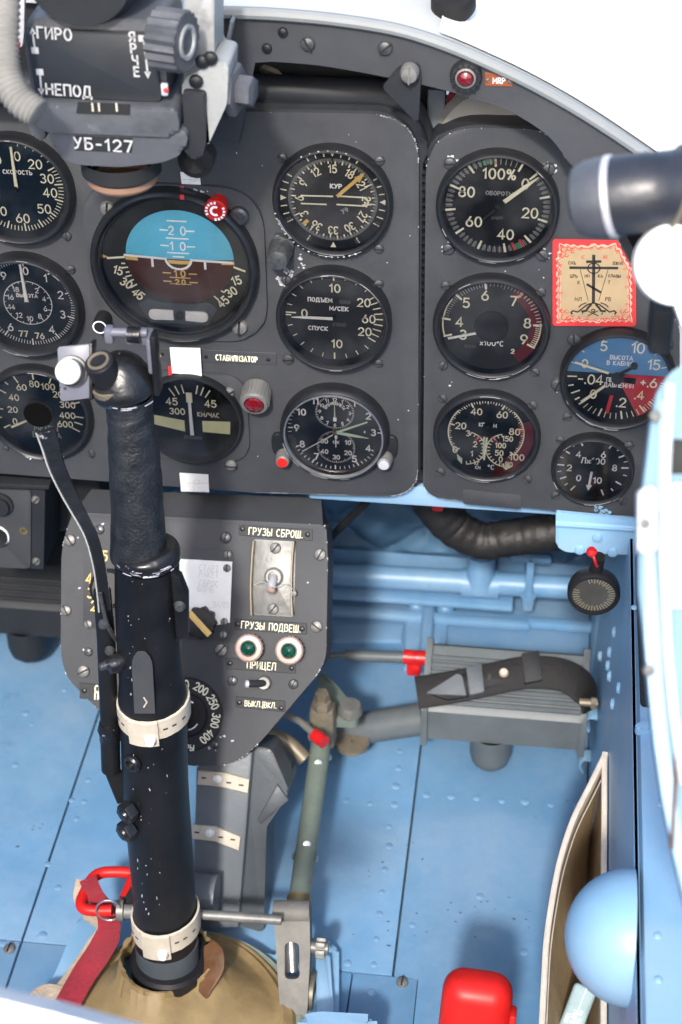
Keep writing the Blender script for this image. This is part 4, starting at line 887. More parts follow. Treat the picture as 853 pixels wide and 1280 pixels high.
for a in (268, 255, 244, 234): D.tk('mark_cream', a, .80 if a in (268, 244) else .88, .97, .03)
for k in range(15): D.tk('mark_cream', 226 - k * 7, .84 if k % 4 else .80, .97, .034 if k % 4 == 0 else .016)
for k in range(12): D.tk('mark_cream', 95 + k * 4, .86, .97, .02)
D.done(d); needle(t, Ri, -.18, .13, -.86, .34, .05, .05); needle(t, Ri, -.22, -.16, -.66, -.58, .05, .06); needle(t, Ri, -.05, .06, .28, .30, .06, .06, 'black_plastic', .0046, name='needle_tail'); hub(t, Ri, .07, x=.30, y=.31, h=.0052, name='counterweight'); hub(t, Ri, .12)
needle(t, Ri, 0, 0, .36, -.04, .10, .12, 'dial_black', .0038, name='needle_tail')

# 13 small brake pressure
t, d, Ri = gauge('small pressure gauge marked Лх100, lowest and smallest on the right panel', (688.2, 794, 544.8, 630), .0318, 'dial_black', .87, .010, screws_px=((700.5, 549, .9), (786.5, 556, 1.1), (694.5, 618), (778, 625)))
D = Dial(Ri)
for s_, x, y in (('0', -.36, -.38), ('2', -.64, -.05), ('4', -.42, .42), ('6', .26, .46), ('8', .60, .04), ('10', .16, -.42)): D.t('mark_white', s_, x, y, .19, .036)
for k in range(21):
    a = 213 + k * 14.7 if k < 11 else None
    if a is None: break
for k, a in enumerate((214, 228, 243, 258, 272, 288, 303, 320, 335, 0, 30, 45, 60, 73, 86, 102, 122, 140, 158)): D.tk('mark_white', a, .80 if k % 2 == 0 else .88, .97, .045 if k % 2 == 0 else .03)
D.t('mark_white', 'Лх100', .0, .23, .18, .034)
D.done(d); needle(t, Ri, -.02, -.08, -.06, -.55, .07, .06, 'mark_white'); 
m_ = MB(); m_.prism([(x * Ri, y * Ri) for x, y in ((-.14, -.54), (.02, -.54), (-.07, -.72))], .0042, .005); part('arrow_head', m_, 'mark_white', t); hub(t, Ri, .08, h=.0055, x=.02, y=.22)

# ------------------------------------------------------------------ small things on the panels
def plate_on(par, F, pts_px, txt, tx, ty, h, w, mplate='casing_paint', mtext='mark_cream', scr=(), z=0.0, ang=0, sx=.9, name='nameplate', sm=SCR_D, ss=.45):
    P_ = [PF(x, y, F, z) for x, y in pts_px]; m2 = MB(); m2.prism(roundpoly([(p.x, p.y) for p in P_], .0006, 2), z, z + .0008, .0003, seg=1)
    n_ = part(name, m2, mplate, par)
    if txt:
        q = PF(tx, ty, F, z + .001); m2 = MB(); text(m2, txt, q.x, q.y, h, w, ang, z=z + .0012, sx=sx); part('lettering', m2, mtext, n_)
    for (x, y) in scr: q = PF(x, y, F, z); inst('screw', sm, n_, Z(q.x, q.y, z + .0006) @ Matrix.Scale(ss, 4))
    return n_
plate_on(main, PFm, ((198, 434), (346, 441), (346, 456), (198, 449)), 'СТАБИЛИЗАТОР', 296, 448, .0046, .0008, 'panel_paint', scr=((258, 445), (336, 449), (203, 442)), sx=.72)
m_ = MB(); q = pf(199, 441); text(m_, 'А', q.x, q.y, .0046, .0008, z=.0013); part('lettering', m_, 'mark_cream', main)
def tape(pts, label, z=.0012):
    P_ = [pf(x, y) for x, y in pts]; c = sum(P_, Vector((0, 0))) / len(P_); m2 = MB(); m2.prism([p - c for p in P_], 0, .0004); o_ = single('tape', m2, 'white_tape', label, 'tape', PFm @ Matrix.Translation((c.x, c.y, z)), 'white tape patches on the main panel')
    m2 = MB(); m2.stroke([P_[0].lerp(P_[3], .52) - c + Vector((.0008, 0)), P_[1].lerp(P_[2], .49) - c], .0003, .0006); m2.stroke(circle(.002, .001, .0024, 14, 10, 340), .00025, .0006); part('crease', m2, 'mark_grey', o_)
tape(((214, 430), (252, 431), (254, 466), (217, 462)), 'white tape patch over the nameplate between gyro horizon and turn indicator', .0046)
tape(((225, 590), (261, 592), (262, 614), (227, 613)), 'white tape patch at the lower edge of the main panel below the turn indicator', .0010)
tape(((226, 214), (250, 216), (252, 232), (228, 231)), 'white tape patch at the upper edge of the gyro horizon under the gunsight bracket', .0010)
# dimmer lamp with red lens
q = PF(322, 486, PFm, .0); M = PFm @ Matrix.Translation((q.x, q.y, 0)) 
t = thing('indicator_lamp', 'ribbed silver lamp housing with dark red lens right of the turn indicator', 'lamp', M, 'small warning lamps in the cockpit')
TL = Matrix.Rotation(R(12), 4, 'X')
m_ = MB(); m_.lathe([(.0108, 0), (.0108, .016), (.0100, .0175), (.0080, .0178), (.0078, .015), (.0001, .015)], seg=40, M=TL)
for k in range(24): m_.box((.0108, 0, .009), (.0012, .0014, .013), M=TL @ Matrix.Rotation(k * math.pi / 12, 4, 'Z'))
part('housing', m_, 'dull_steel', t)
m_ = MB(); m_.lathe([(.0076, .0165), (.0066, .0190), (.004, .0205), (.0001, .021)], seg=28, M=TL); part('lens', m_, 'red_lens', t)
# icon card
CF = PFm @ Matrix.Translation((0, 0, .0012)); cc = [PF(x, y, CF) for x, y in ((691, 299), (772, 300.5), (795, 344), (795.5, 408), (691, 407.5))]
ctr = sum(cc, Vector()) / 5; CF = CF @ Matrix.Translation((ctr.x, ctr.y, 0)); cp = lambda x, y, h=.0006: PF(x, y, CF, h).to_2d()
t = thing('icon_card', 'gold card with a black three-bar cross and red ornamental border on the right panel', 'card', CF)
m_ = MB(); m_.prism(roundpoly([cp(x, y) for x, y in ((691, 299), (772, 300.5), (795, 344), (795.5, 408), (691, 407.5))], [.0025, .001, .003, .0025, .0025]), 0, .0005); part('card', m_, 'card_red', t)
def cz(x, y): return (680 + x / 6.56, 290 + y / 6.56)
inner = [(130, 90), (330, 110), (420, 95), (500, 105), (590, 90), (640, 160), (720, 300), (725, 480), (722, 640), (725, 740), (560, 735), (430, 745), (300, 735), (105, 745), (105, 640), (100, 480), (105, 330), (100, 220)]
ring_ = []
for i in range(len(inner)):
    a = Vector(inner[i]); c = Vector(inner[(i + 1) % len(inner)]); n = max(2, int((c - a).length / 26))
    for k in range(n):
        p = a.lerp(c, k / n); o = (Vector((410, 430)) - p).normalized() * (13 if k % 2 else -3); ring_.append(p + o)
m_ = MB(); m_.sheet([cp(*cz(p.x, p.y)) for p in ring_], .0008); part('ornament', m_, 'card_pink', t)
m_ = MB(); m_.sheet([cp(*cz(p[0], p[1])) for p in [(p + (Vector((410, 430)) - p).normalized() * (40 if i % 2 else 30)) for i, p in enumerate(Vector(v) for v in [tuple(q) for q in ring_])]], .0010)
m_.sheet(roundpoly([cp(*cz(x, y)) for x, y in ((215, 120), (600, 125), (690, 300), (690, 620), (610, 710), (220, 710), (140, 620), (140, 240))], .002), .0012); part('field', m_, 'card_gold', t)
m_ = MB()
for sx_, sy_, cx_, cy_ in ((1, 1, 110, 95), (1, -1, 110, 740), (-1, -1, 720, 740)):
    for (a, b, r0) in ((55, 45, 22), (95, 38, 15), (42, 95, 15), (125, 62, 12), (78, 92, 14)):
        c = Vector((cx_ + sx_ * a, cy_ + sy_ * b)); m_.stroke([cp(*cz(c.x + r0 * math.cos(R(q_)), c.y + r0 * math.sin(R(q_)))) for q_ in range(0, 300, 30)], .0006, .0013)
for k in range(7):
    for x_ in (118, 712):
        y_ = 250 + k * 58; m_.stroke([cp(*cz(x_ + 9 * math.cos(R(q_)), y_ + 14 * math.sin(R(q_)))) for q_ in range(0, 270, 30)], .0005, .0013)
for lst in (ring_,):
    pts_ = [cp(*cz(*(p + (Vector((410, 430)) - p).normalized() * (26 if i % 2 else 15)))) for i, p in enumerate(lst)]
    m_.stroke(pts_, .0005, .0014, None, True)
    for i, p in enumerate(lst):
        q = cp(*cz(*(p + (Vector((410, 430)) - p).normalized() * 34)))
        if i % 3 == 0: m_.stroke([(q.x + .0009 * math.cos(a_), q.y + .0009 * math.sin(a_)) for a_ in np.linspace(0, 5.2, 9)], .0004, .0014)
part('ornament', m_, 'card_red', t)
m_ = MB(); cl = lambda pts, w: m_.stroke([cp(*cz(x, y)) for x, y in pts], w * .6 / 6.56 * .001, .0016)
cl([(410, 188), (407, 575)], 24); cl([(355, 238), (465, 236)], 22); cl([(217, 287), (603, 290)], 22); cl([(357, 425), (465, 488)], 20)
cl([(410 + 50 * math.cos(R(a)), 292 + 42 * math.sin(R(a))) for a in range(0, 361, 15)], 9)
cl([(298, 300), (365, 560)], 4); cl([(528, 300), (450, 560)], 4)
for sg in (1, -1):
    cl([(408 + sg * x, y) for x, y in ((0, 575), (50, 590), (90, 620), (130, 650), (170, 640), (185, 655), (175, 665))], 12); cl([(408 + sg * x, y) for x, y in ((20, 590), (45, 615), (60, 640), (95, 645))], 18); cl([(408 + sg * x, y) for x, y in ((60, 575), (100, 590), (120, 610))], 9)
cl([(365, 680), (445, 640)], 8); cl([(365, 645), (445, 680)], 8); cl([(405 + 14 * math.cos(R(a)), 638 + 11 * math.sin(R(a))) for a in range(0, 361, 40)], 8)
for s_, x, y, h in (('МЛ', 282, 545, 28), ('РБ', 528, 545, 28), ('К', 287, 408, 24), ('Т', 535, 407, 24), ('ЦРЬ', 247, 355, 22), ('НИ', 356, 355, 22), ('КА', 465, 355, 22), ('СЛАВЫ', 580, 355, 20), ('СНЪ', 232, 248, 22), ('БЖИЙ', 608, 252, 20), ('Г', 322, 662, 18), ('А', 478, 662, 18)):
    q = cp(*cz(x, y)); text(m_, s_, q.x, q.y, h * .6 / 6.56 * .001 * 1.15, .00042, z=.0016)
part('cross_print', m_, 'mark_black', t)
m_ = MB()
for s_, x, y in (('IС', 322, 200), ('ХС', 508, 200)):
    q = cp(*cz(x, y)); text(m_, s_, q.x, q.y, .0024, .00035, z=.0016)
part('lettering', m_, 'card_red', t)

# ------------------------------------------------------------------ lamp and plate on the coaming arch
q = PF(583, 93, AF); M = AF @ Matrix.Translation((q.x, q.y, 0))
t = thing('indicator_lamp', 'red marker lamp with grey collar on the coaming arch beside the MRP plate', 'lamp', M, 'small warning lamps in the cockpit')
m_ = MB(); m_.lathe([(.0105, 0), (.0105, .003), (.0095, .006), (.0075, .0065), (.007, .005), (.0001, .005)], seg=32)
for k in range(14): m_.box((.0088, 0, .0062), (.0022, .0012, .0014), M=Matrix.Rotation(k * math.pi / 7, 4, 'Z'))
part('collar', m_, 'casing_paint', t)
m_ = MB(); m_.lathe([(.0068, .0045), (.0068, .0072), (.0056, .0076), (.0054, .006)], seg=28); part('ring', m_, 'dull_steel', t)
m_ = MB(); m_.lathe([(.0054, .0055), (.0046, .0082), (.0028, .0096), (.0001, .010)], seg=24); part('lens', m_, 'red_lens', t)
plate_on(coaming, AF, ((606, 90), (641, 95), (641, 108), (606, 107)), 'MRP', 624, 100.8, .0038, .0005, 'mrp_plate', 'mark_white', ((610, 99.5), (637.5, 101.5)), sm=SCR_L, ss=.36)

# ================================================================== BEHIND AND BELOW THE PANELS
# black support tube above the main panel with a gusset
t = thing('support_tube', 'thick black support tube with triangular gusset above the main panel', 'tube', Matrix.Translation(PY(410, 120, .02)))
m_ = MB(); m_.tube(catmull([PY(x, y, .02) for x, y in ((290, 108), (340, 112), (420, 116), (470, 118), (505, 130), (522, 160), (531, 200), (533, 260))], 5), [.0105] * 35 + [.0105], 16); part('tube', m_, 'casing_paint', t, True)
GF = panel_frame(Vector((0, -.0345, .7)))
m_ = MB(); m_.prism(roundpoly([PF(x, y, GF) for x, y in ((478, 108), (500, 82), (523, 78), (527, 92), (524, 150), (516, 150))], [.002, .004, .006, .006, 0, 0]), -.0015, .0015, .001, GF); part('gusset', m_, 'casing_paint', t, True)
q = PF(513, 88, GF); M2 = GF @ Z(q.x, q.y, .001, 0); m_ = MB(); m_.lathe([(.0062, 0), (.0062, .006), (.005, .0085), (.0001, .0092)], seg=18, M=M2); m_.box((0, 0, .009), (.0012, .011, .0012), M=M2); part('bolt', m_, 'dull_steel', t, True)
# backs of instruments seen over the panels
m_ = MB(); c = PY(630, 168, .05); m_.tube([c + Vector((0, .09, 0)), c + Vector((0, .02, 0)), c + Vector((0, -.02, 0))], [.030, .046, .050], 40); m_.tube([c + Vector((0, -.02, 0)), c + Vector((0, -.028, 0))], [.050, .046], 40)
single('instrument_housing', m_, 'back_housing', 'pale grey rounded instrument housing showing above the right panel', 'housing', world_base=c)
m_ = MB(); c = PY(410, 160, .05); m_.tube([c + Vector((0, -.02, -.012)), c + Vector((0, .09, -.012))], [.044, .044], 36); m_.tube([c + Vector((0, .1, -.005)), c + Vector((0, .12, -.005))], [.06, .06], 30)
single('instrument_housing', m_, 'casing_paint', 'dark instrument housing half hidden behind the support tube', 'housing', world_base=c)
m_ = MB(); c = PY(345, 103, .045); m_.tube(catmull([c + Vector((-.03, .03, .01)), c + Vector((-.01, 0, .012)), c + Vector((.008, 0, .004)), c + Vector((.012, 0, -.006))]), .005, 10); m_.tube([c + Vector((-.028, 0, -.01)), c + Vector((-.028, 0, .008))], .008, 12)
single('pipe_elbow', m_, 'bronze_worn', 'brownish pipe elbow behind the support tube under the coaming arch', 'pipe', world_base=c)
m_ = MB(); c = PY(357, 105, .05); m_.tube([c, c + Vector((.02, 0, -.002))], .007, 12); single('connector', m_, 'grey_mid', 'grey blue connector between coaming arch and support tube', 'connector', world_base=c)
m_ = MB(); m_.bar([PY(572, 118, .035), PY(566, 135, .035), PY(562, 158, .04)], .012, .002, (1, 0, 0)); single('red_tag', m_, 'ribbon_red', 'dark red tag hanging in the gap beneath the marker lamp', 'tag', world_base=PY(566, 135, .035))
m_ = MB(); m_.bar([PY(546, 112, .03), PY(545, 140, .03), PY(548, 165, .03)], .012, .003, (1, 0, 0)); single('bracket', m_, 'grey_mid', 'narrow grey bracket in the gap between the two panels', 'bracket', world_base=PY(545, 140, .03))
m_ = MB(); m_.tube(catmull([PY(536, 172, .025), PY(545, 180, .02), PY(560, 172, .03)]), .005, 10); single('pipe_elbow', m_, 'brass', 'small brass pipe elbow low in the gap between the two panels', 'pipe', world_base=PY(545, 176, .025))

# blue cross beam under the panels and the bracket on the right
def beam(x0, x1, nm, lab):
    m2 = MB(); a = PY(x0, 606 + (x0 - 120) * .058, .012); c = PY(x1, 606 + (x1 - 120) * .058, .012); zt = (PY(410, 612, .012).z + .012)
    m2.box(((a.x + c.x) / 2, .030, zt - .014), (abs(c.x - a.x), .034, .020), .003); return single(nm, m2, 'blue_light', lab, 'beam', world_base=Vector(((a.x + c.x) / 2, .03, zt - .014)))
beam(385, 800, 'cross_beam', 'light blue cross beam running under the instrument panels')
KF = panel_frame(Vector((.06, -.008, .33)))
t = thing('corner_bracket', 'light blue riveted corner bracket under the right panel', 'bracket', KF)
m_ = MB(); m_.prism(roundpoly([PF(x, y, KF) for x, y in ((695, 640), (797, 650), (797, 694), (706, 690), (695, 682))], [.002, .002, .002, .006, .006]), -.003, 0, .001); part('plate', m_, 'blue_light', t)
m_ = MB(); a = PF(695, 655, KF); c = PF(797, 662, KF); m_.tube([(a.x, a.y, -.0015), (c.x, c.y, -.0015)], .0035, 10); part('fold', m_, 'blue_light', t)
for x, y in ((747, 672), (725, 690 - 3), (766, 690)): q = PF(x, y, KF); inst('rivet', RIV_L, t, Z(q.x, q.y, 0))
# outside air gauge on its stem
NF = panel_frame(PY(742.5, 741, -.045))
t = thing('thermometer', 'small round pale-faced gauge on a black stem below the blue corner bracket', 'gauge', NF)
m_ = MB(); m_.lathe([(.0195, -.008), (.0205, -.004), (.0205, .002), (.0190, .0045), (.0170, .0045), (.0165, .002)], seg=48); part('rim', m_, 'black_plastic', t)
m_ = MB(); m_.disc(0, 0, .0168, .0018, 48); d = part('dial', m_, 'gauge_face_grey', t)
D = Dial(.0168, .0022)
for k in range(34):
    a = -20 + k * 9.2
    if a < 285: D.tk('mark_cream', a, .72 if k % 2 else .66, .96, .05)
D.done(d)
m_ = MB(); m_.disc(0, 0, .0172, .0036, 40); part('cover_glass', m_, 'glass', t)
m_ = MB(); m_.tube([(0, .018, -.004), (.001, .036, .000)], [.0055, .0050], 16); part('stem', m_, 'black_plastic', t)
p = PY(740, 690, -.050); m_ = MB(); m_.tube([p + Vector((0, 0, -.003)), p, p + Vector((-.001, 0, .003))], [.003, .0045, .003], 10); m_.tube(catmull([p + Vector((0, 0, .002)), p + Vector((.003, -.004, -.006)), p + Vector((.005, -.002, -.012))]), .0012, 6)
single('lead_seal', m_, 'red_seal', 'small red lead seal at the top of the thermometer stem', 'seal', world_base=p)
# taped cable bundle
m_ = MB(); pts = catmull([PY(x, y, .11) for x, y in ((535, 612), (552, 640), (572, 662), (604, 676), (640, 672), (668, 668), (705, 664))], 8)
m_.tube(pts, [.0205 - .004 * min(1, i / 18) + .0004 * math.sin(i * 1.7) + random.uniform(-.0004, .0004) for i in range(len(pts))], 18); t = single('cable_bundle', m_, 'black_tape', 'fat black taped cable bundle curving under the right panel', 'cable', world_base=PY(620, 672, .11))
m_ = MB(); p = PY(547, 634, .088); m_.box(p, (.010, .003, .008), .002); part('red_mark', m_, 'red_seal', t, True)
m_ = MB(); m_.tube(catmull([PY(470, 615, .04), PY(452, 634, .06), PY(430, 655, .08), PY(404, 682, .1)]), .0035, 10); single('thin_cable', m_, 'black_rubber', 'thin black cable slanting from main panel to the weapons box', 'cable', world_base=PY(440, 648, .07))

# left: dark switch box and tray, plus a black block for the void
BFm = panel_frame(PY(30, 655, .015))
t = thing('control_box', 'dark grey switch box with white ringed socket under the left end of the panel', 'box', BFm)
m_ = MB(); m_.prism([PF(x, y, BFm) for x, y in ((-60, 603), (57, 609), (55, 712), (-60, 706))], -.12, 0, .001); part('body', m_, 'casing_paint', t)
m_ = MB(); m_.prism([PF(x, y, BFm) for x, y in ((-60, 597), (64, 602), (64, 607), (-60, 603))], -.12, .006, .001); part('cover', m_, 'casing_paint', t)
m_ = MB(); m_.prism(roundpoly([PF(x, y, BFm) for x, y in ((-60, 609), (40, 612), (39, 709), (-60, 705))], [0, .004, .004, 0]), 0, .0022, .0006); part('face_plate', m_, 'panel_paint', t)
q = PF(2, 627, BFm); m_ = MB(); m_.lathe([(.011, .002), (.011, .005), (.0085, .0055), (.0085, .009), (.0001, .0095)], (q.x, q.y), 28); part('push_button', m_, 'casing_paint', t)
q = PF(-2, 667, BFm); m_ = MB(); m_.lathe([(.0105, .0024), (.0105, .004), (.0092, .004), (.009, .0024)], (q.x, q.y), 32); s_ = part('socket', m_, 'mark_white', t); m_ = MB(); m_.lathe([(.0094, .0026), (.0092, .007), (.004, .0055), (.0001, .005)], (q.x, q.y), 28); part('socket_core', m_, 'bay_black', s_)
q = PF(31, 661, BFm); m_ = MB(); m_.lathe([(.0034, .002), (.0034, .0035), (.002, .0036), (.0018, .0022)], (q.x, q.y), 16); part('eyelet', m_, 'brass', t)
for x, y in ((45, 624), (46, 701)): q = PF(x, y, BFm); inst('screw', SCR_L, t, Z(q.x, q.y, .000, 15) @ Matrix.Scale(.95, 4))
m_ = MB(); a = PY(60, 660, .08); c = PY(128, 660, .08); m_.box(((a.x + c.x) / 2, .12, .30), (.060, .10, .14), .004); single('void_block', m_, 'bay_black', 'black equipment box in the gap between switch box and weapons box', 'box', world_base=Vector(((a.x + c.x) / 2, .12, .30)))  # solid black block stands in for the dark void here
m_ = MB(); a = PY(30, 722, .16); m_.box((a.x, .20, a.z), (.22, .10, .05), .004); single('equipment_tray', m_, 'bay_black', 'black tray above the left rudder pedal', 'tray', world_base=Vector((a.x, .20, a.z)))

# ------------------------------------------------------------------ weapons control box
WF = Matrix.Translation(PY(245, 652, -.012)) @ Matrix.Rotation(R(55), 4, 'X')
wq = lambda x, y, h=0.0: PF(x, y, WF, h)
t = thing('weapons_box', 'octagonal dark grey weapons control box with switches and green lamps below the main panel', 'box', WF); box = t
out = roundpoly([wq(x, y) for x, y in ((92, 640), (408, 656), (410, 700), (408, 822), (398, 842), (322, 932), (292, 956), (232, 958), (128, 892), (84, 848), (76, 820), (77, 690), (84, 660))], [.004, .004, .01, .01, .01, .012, .014, .01, .01, .01, .01, .02, .01], 4)
m_ = MB(); m_.prism(out, -.040, 0, .0022); part('body', m_, 'panel_paint', t)
a, c = wq(88, 645), wq(404, 658)
m_ = MB(); m_.add([(a.x, a.y, -.001), (c.x, c.y, -.001), (c.x - .006, c.y + .022, -.026), (a.x + .01, a.y + .022, -.026), (c.x, c.y, -.04), (a.x, a.y, -.04), (c.x - .006, c.y + .010, -.06), (a.x + .01, a.y + .010, -.06)], [[0, 1, 2, 3], [1, 4, 6, 2], [5, 0, 3, 7], [3, 2, 6, 7]]); part('hood', m_, 'panel_paint', t)
m_ = MB()
for k in range(70):
    i = random.randrange(len(out)); p = Vector(out[i][:2]); p2 = Vector(out[(i + 1) % len(out)][:2]); f = random.random(); p = p.lerp(p2, f)
    blob(m_, p.x, p.y, random.uniform(.0002, .0007), .0007, 7)
for x, y in ((98, 672), (129, 655), (112, 706), (100, 735), (262, 935), (276, 921), (281, 920), (270, 938), (291, 926), (385, 728), (268, 928), (105, 812)): q = wq(x, y); blob(m_, q.x, q.y, random.uniform(.0005, .0013), .0007, 9, 1.4)
tagit(part('paint_chip', m_, 'chip_white', t), kind='stuff')
for x, y, s in ((282.5, 672, 1.3), (400.5, 693, 1.3), (396, 783, 1.3), (291, 851, 1.15), (367, 855, 1.15), (277, 812, 1.4), (269, 931, .9), (88, 675, 1.3), (83, 763, 1.2), (105, 839, 1.4), (125, 662, 1.1), (111, 815, 1.0)):
    q = wq(x, y); inst('screw', SCR_L if s > 1.15 and random.random() < .45 else SCR, t, Z(q.x, q.y, -.0004, random.uniform(0, 180)) @ Matrix.Scale(s, 4))
def wplate(pts, txt, tx, ty, h, w, scr): return plate_on(box, WF, pts, txt, tx, ty, h, w, 'casing_paint', 'mark_cream', scr, 0.0, sx=.86, ss=.62)
wplate(((299, 656), (391, 662), (391, 676), (299, 669)), 'ГРУЗЫ СБРОШ.', 345, 666, .0056, .0006, ((303.5, 661), (385, 668)))
wplate(((293, 773), (384, 779), (384, 793), (293, 787)), 'ГРУЗЫ ПОДВЕШ.', 339, 783.5, .0056, .0006, ((298, 780), (378, 786)))
wplate(((283, 822), (370, 828), (370, 842), (283, 836)), 'ПРИЦЕЛ', 327, 832, .0058, .0006, ((288, 829), (365, 835)))
wplate(((295, 870), (357, 876), (357, 890), (295, 884)), 'ВЫКЛ.|ВКЛ.', 326, 880.5, .0044, .0005, ((299.5, 878), (352, 885)))
wplate(((100, 853), (150, 858), (150, 878), (100, 873)), '', 0, 0, 1, 1, ((106, 863),))
for s_, x, y in (('СК', 124, 861), ('ПО', 124, 870)): m_ = MB(); q = wq(x, y); text(m_, s_, q.x, q.y, .0055, .0009, z=.0014, sx=.8); part('lettering', m_, 'mark_cream', t)
# guarded release switch
m_ = MB(); p_ = [wq(x, y) for x, y in ((317, 674), (370, 677), (368, 771), (316, 768))]; m_.prism(roundpoly(p_, .002), 0, .0014, .0004); gd = part('switch_guard', m_, 'dull_steel', t)
for (xa, xb) in ((319, 316.5), (369, 367)):
    m_ = MB(); pp = [wq(xa, 676), wq(xa - 2, 700), wq(xb - 1, 735), wq(xb, 768)]; m_.bar(catmull([(p.x, p.y, .004) for p in pp]), .0095, .0016, (0, 0, 1)); part('guard_rail', m_, 'bronze_worn', gd)
q = wq(343, 721); m_ = MB(); m_.lathe([(.0078, .0012), (.0078, .0035), (.006, .005), (.0045, .005), (.0042, .0016)], (q.x, q.y), 24); part('collar', m_, 'dull_steel', gd)
e = wq(339, 737, .014); m_ = MB(); m_.tube([(q.x, q.y, .002), ((q.x + e.x) / 2, (q.y + e.y) / 2, .010), (e.x, e.y, .014)], [.003, .0036, .0030], 14); part('lever', m_, 'silver_paint', gd)
m_ = MB(); m_.tube([(e.x, e.y, .0138), (e.x + (e.x - q.x) * .12, e.y + (e.y - q.y) * .12, .0150), (e.x + (e.x - q.x) * .2, e.y + (e.y - q.y) * .2, .0155)], [.0036, .0036, .0015], 14); part('lever_tip', m_, 'pink_ring', gd)
for x, y in ((345, 685), (342, 761)): q = wq(x, y); inst('screw', SCR_L, gd, Z(q.x, q.y, .0012, 20) @ Matrix.Scale(1.2, 4))
m_ = MB(); pp = [wq(318, 731, .010), wq(330, 728, .010), wq(346, 734, .012), wq(356, 730, .011), wq(369, 738, .008)]; m_.tube(catmull(pp, 5), .00035, 5); part('safety_wire', m_, 'mark_grey', gd)
q = wq(369.5, 741); m_ = MB(); m_.lathe([(.002, 0), (.002, .009), (.0001, .0095)], (q.x, q.y), 12); part('pin', m_, 'dull_steel', gd)
# green lamps
for x, y in ((311.5, 810), (362, 813)):
    q = wq(x, y, .012); L_ = Matrix.Translation((q.x, q.y, 0)) @ Matrix.Rotation(R(0), 4, 'X')
    m_ = MB(); m_.lathe([(.0100, 0), (.0100, .0095), (.0112, .0105), (.0112, .0135), (.0098, .0148), (.0068, .0152), (.0064, .0128), (.0001, .0128)], seg=36, M=L_)
    for k in range(18): m_.box((.0104, 0, .005), (.0014, .0018, .009), M=L_ @ Matrix.Rotation(k * math.pi / 9, 4, 'Z'))
    lp = part('lamp', m_, 'pink_ring', t)
    m_ = MB(); m_.lathe([(.0066, .0140), (.0066, .0160), (.0058, .0164), (.0056, .0145)], seg=28, M=L_); part('lens_ring', m_, 'dull_steel', lp)
    m_ = MB(); m_.lathe([(.0056, .0138), (.0050, .0162), (.0032, .0178), (.0001, .0184)], seg=28, M=L_); part('lens', m_, 'green_lens', lp)
# sight toggle
q = wq(331, 853); m_ = MB(); m_.lathe([(.0060, 0), (.0060, .003), (.0048, .006), (.0042, .006), (.0001, .0055)], (q.x, q.y), 20); tg = part('toggle_switch', m_, 'dull_steel', t)
e = wq(311, 855, .013); m_ = MB(); m_.tube([(q.x, q.y, .004), (e.x * .4 + q.x * .6, e.y * .4 + q.y * .6, .0095), (e.x, e.y, .013)], [.0030, .0030, .0028], 14); part('lever', m_, 'casing_paint', tg)
m_ = MB(); m_.tube([(e.x, e.y, .013), (e.x - .0022, e.y, .0136), (e.x - .003, e.y, .0138)], [.0031, .0031, .0015], 14); part('lever_tip', m_, 'silver_paint', tg)
# selector with paper label
m_ = MB(); m_.prism(roundpoly([wq(x, y) for x, y in ((170, 682), (292, 688), (288, 802), (170, 796))], .004), 0, .0010, .0004); sp_ = part('selector_plate', m_, 'panel_paint', t)
m_ = MB(); m_.prism([wq(x, y) for x, y in ((200, 697), (291, 702), (288, 778), (272, 781), (262, 776), (236, 778), (205, 772))], .0012, .0018); part('paper_label', m_, 'paper', sp_)
m_ = MB()
for s_, x, y in (('СТАРТ', 262, 710), ('РАКЕТ', 262, 718), ('СБРОС', 262, 729), ('БОМБ', 258, 736), ('ЗАЛП', 276, 756)): q = wq(x, y); text(m_, s_, q.x, q.y, .0048, .0005, z=.0022, sx=.85)
part('lettering', m_, 'print_pale', sp_)
for x, y in ((285.5, 693), (284.5, 710), (281, 777), (280, 793)): q = wq(x, y); inst('screw', SCR_L, sp_, Z(q.x, q.y, .001, 60) @ Matrix.Scale(.85, 4))
q = wq(251, 778, .008); star = []
for k in range(36): a = 2 * math.pi * k / 36; r = .0122 + .0011 * math.cos(9 * a); star.append((q.x + r * math.cos(a), q.y + r * math.sin(a)))
m_ = MB(); m_.prism(star, .002, .0135, .0015); kn = part('selector_knob', m_, 'black_plastic', t)
m_ = MB(); m_.bar([(q.x - .009, q.y + .008, .0138), (q.x + .009, q.y - .009, .0138)], .0050, .0008, (1, 1, 0)); part('pointer_mark', m_, 'mark_yellow', kn)
# left numbered sector
m_ = MB(); m_.prism(roundpoly([wq(x, y) for x, y in ((106, 684), (160, 688), (160, 790), (104, 784))], .003), 0, .0009, .0003); ls = part('selector_plate', m_, 'panel_paint', t)
m_ = MB()
for s_, x, y in (('5', 131.5, 695), ('4', 112, 723), ('3', 113.5, 741), ('2', 118, 757)): q = wq(x, y); text(m_, s_, q.x, q.y, .0078, .0013, z=.0012, sx=.9)
part('lettering', m_, 'mark_yellow', ls); q = wq(111, 780); inst('screw', SCR_L, ls, Z(q.x, q.y, .0006, 80) @ Matrix.Scale(.95, 4))
q = wq(138, 735); m_ = MB(); m_.lathe([(.016, .0008), (.016, .006), (.013, .008), (.0001, .008)], (q.x, q.y), 30); part('selector_knob', m_, 'black_plastic', ls)
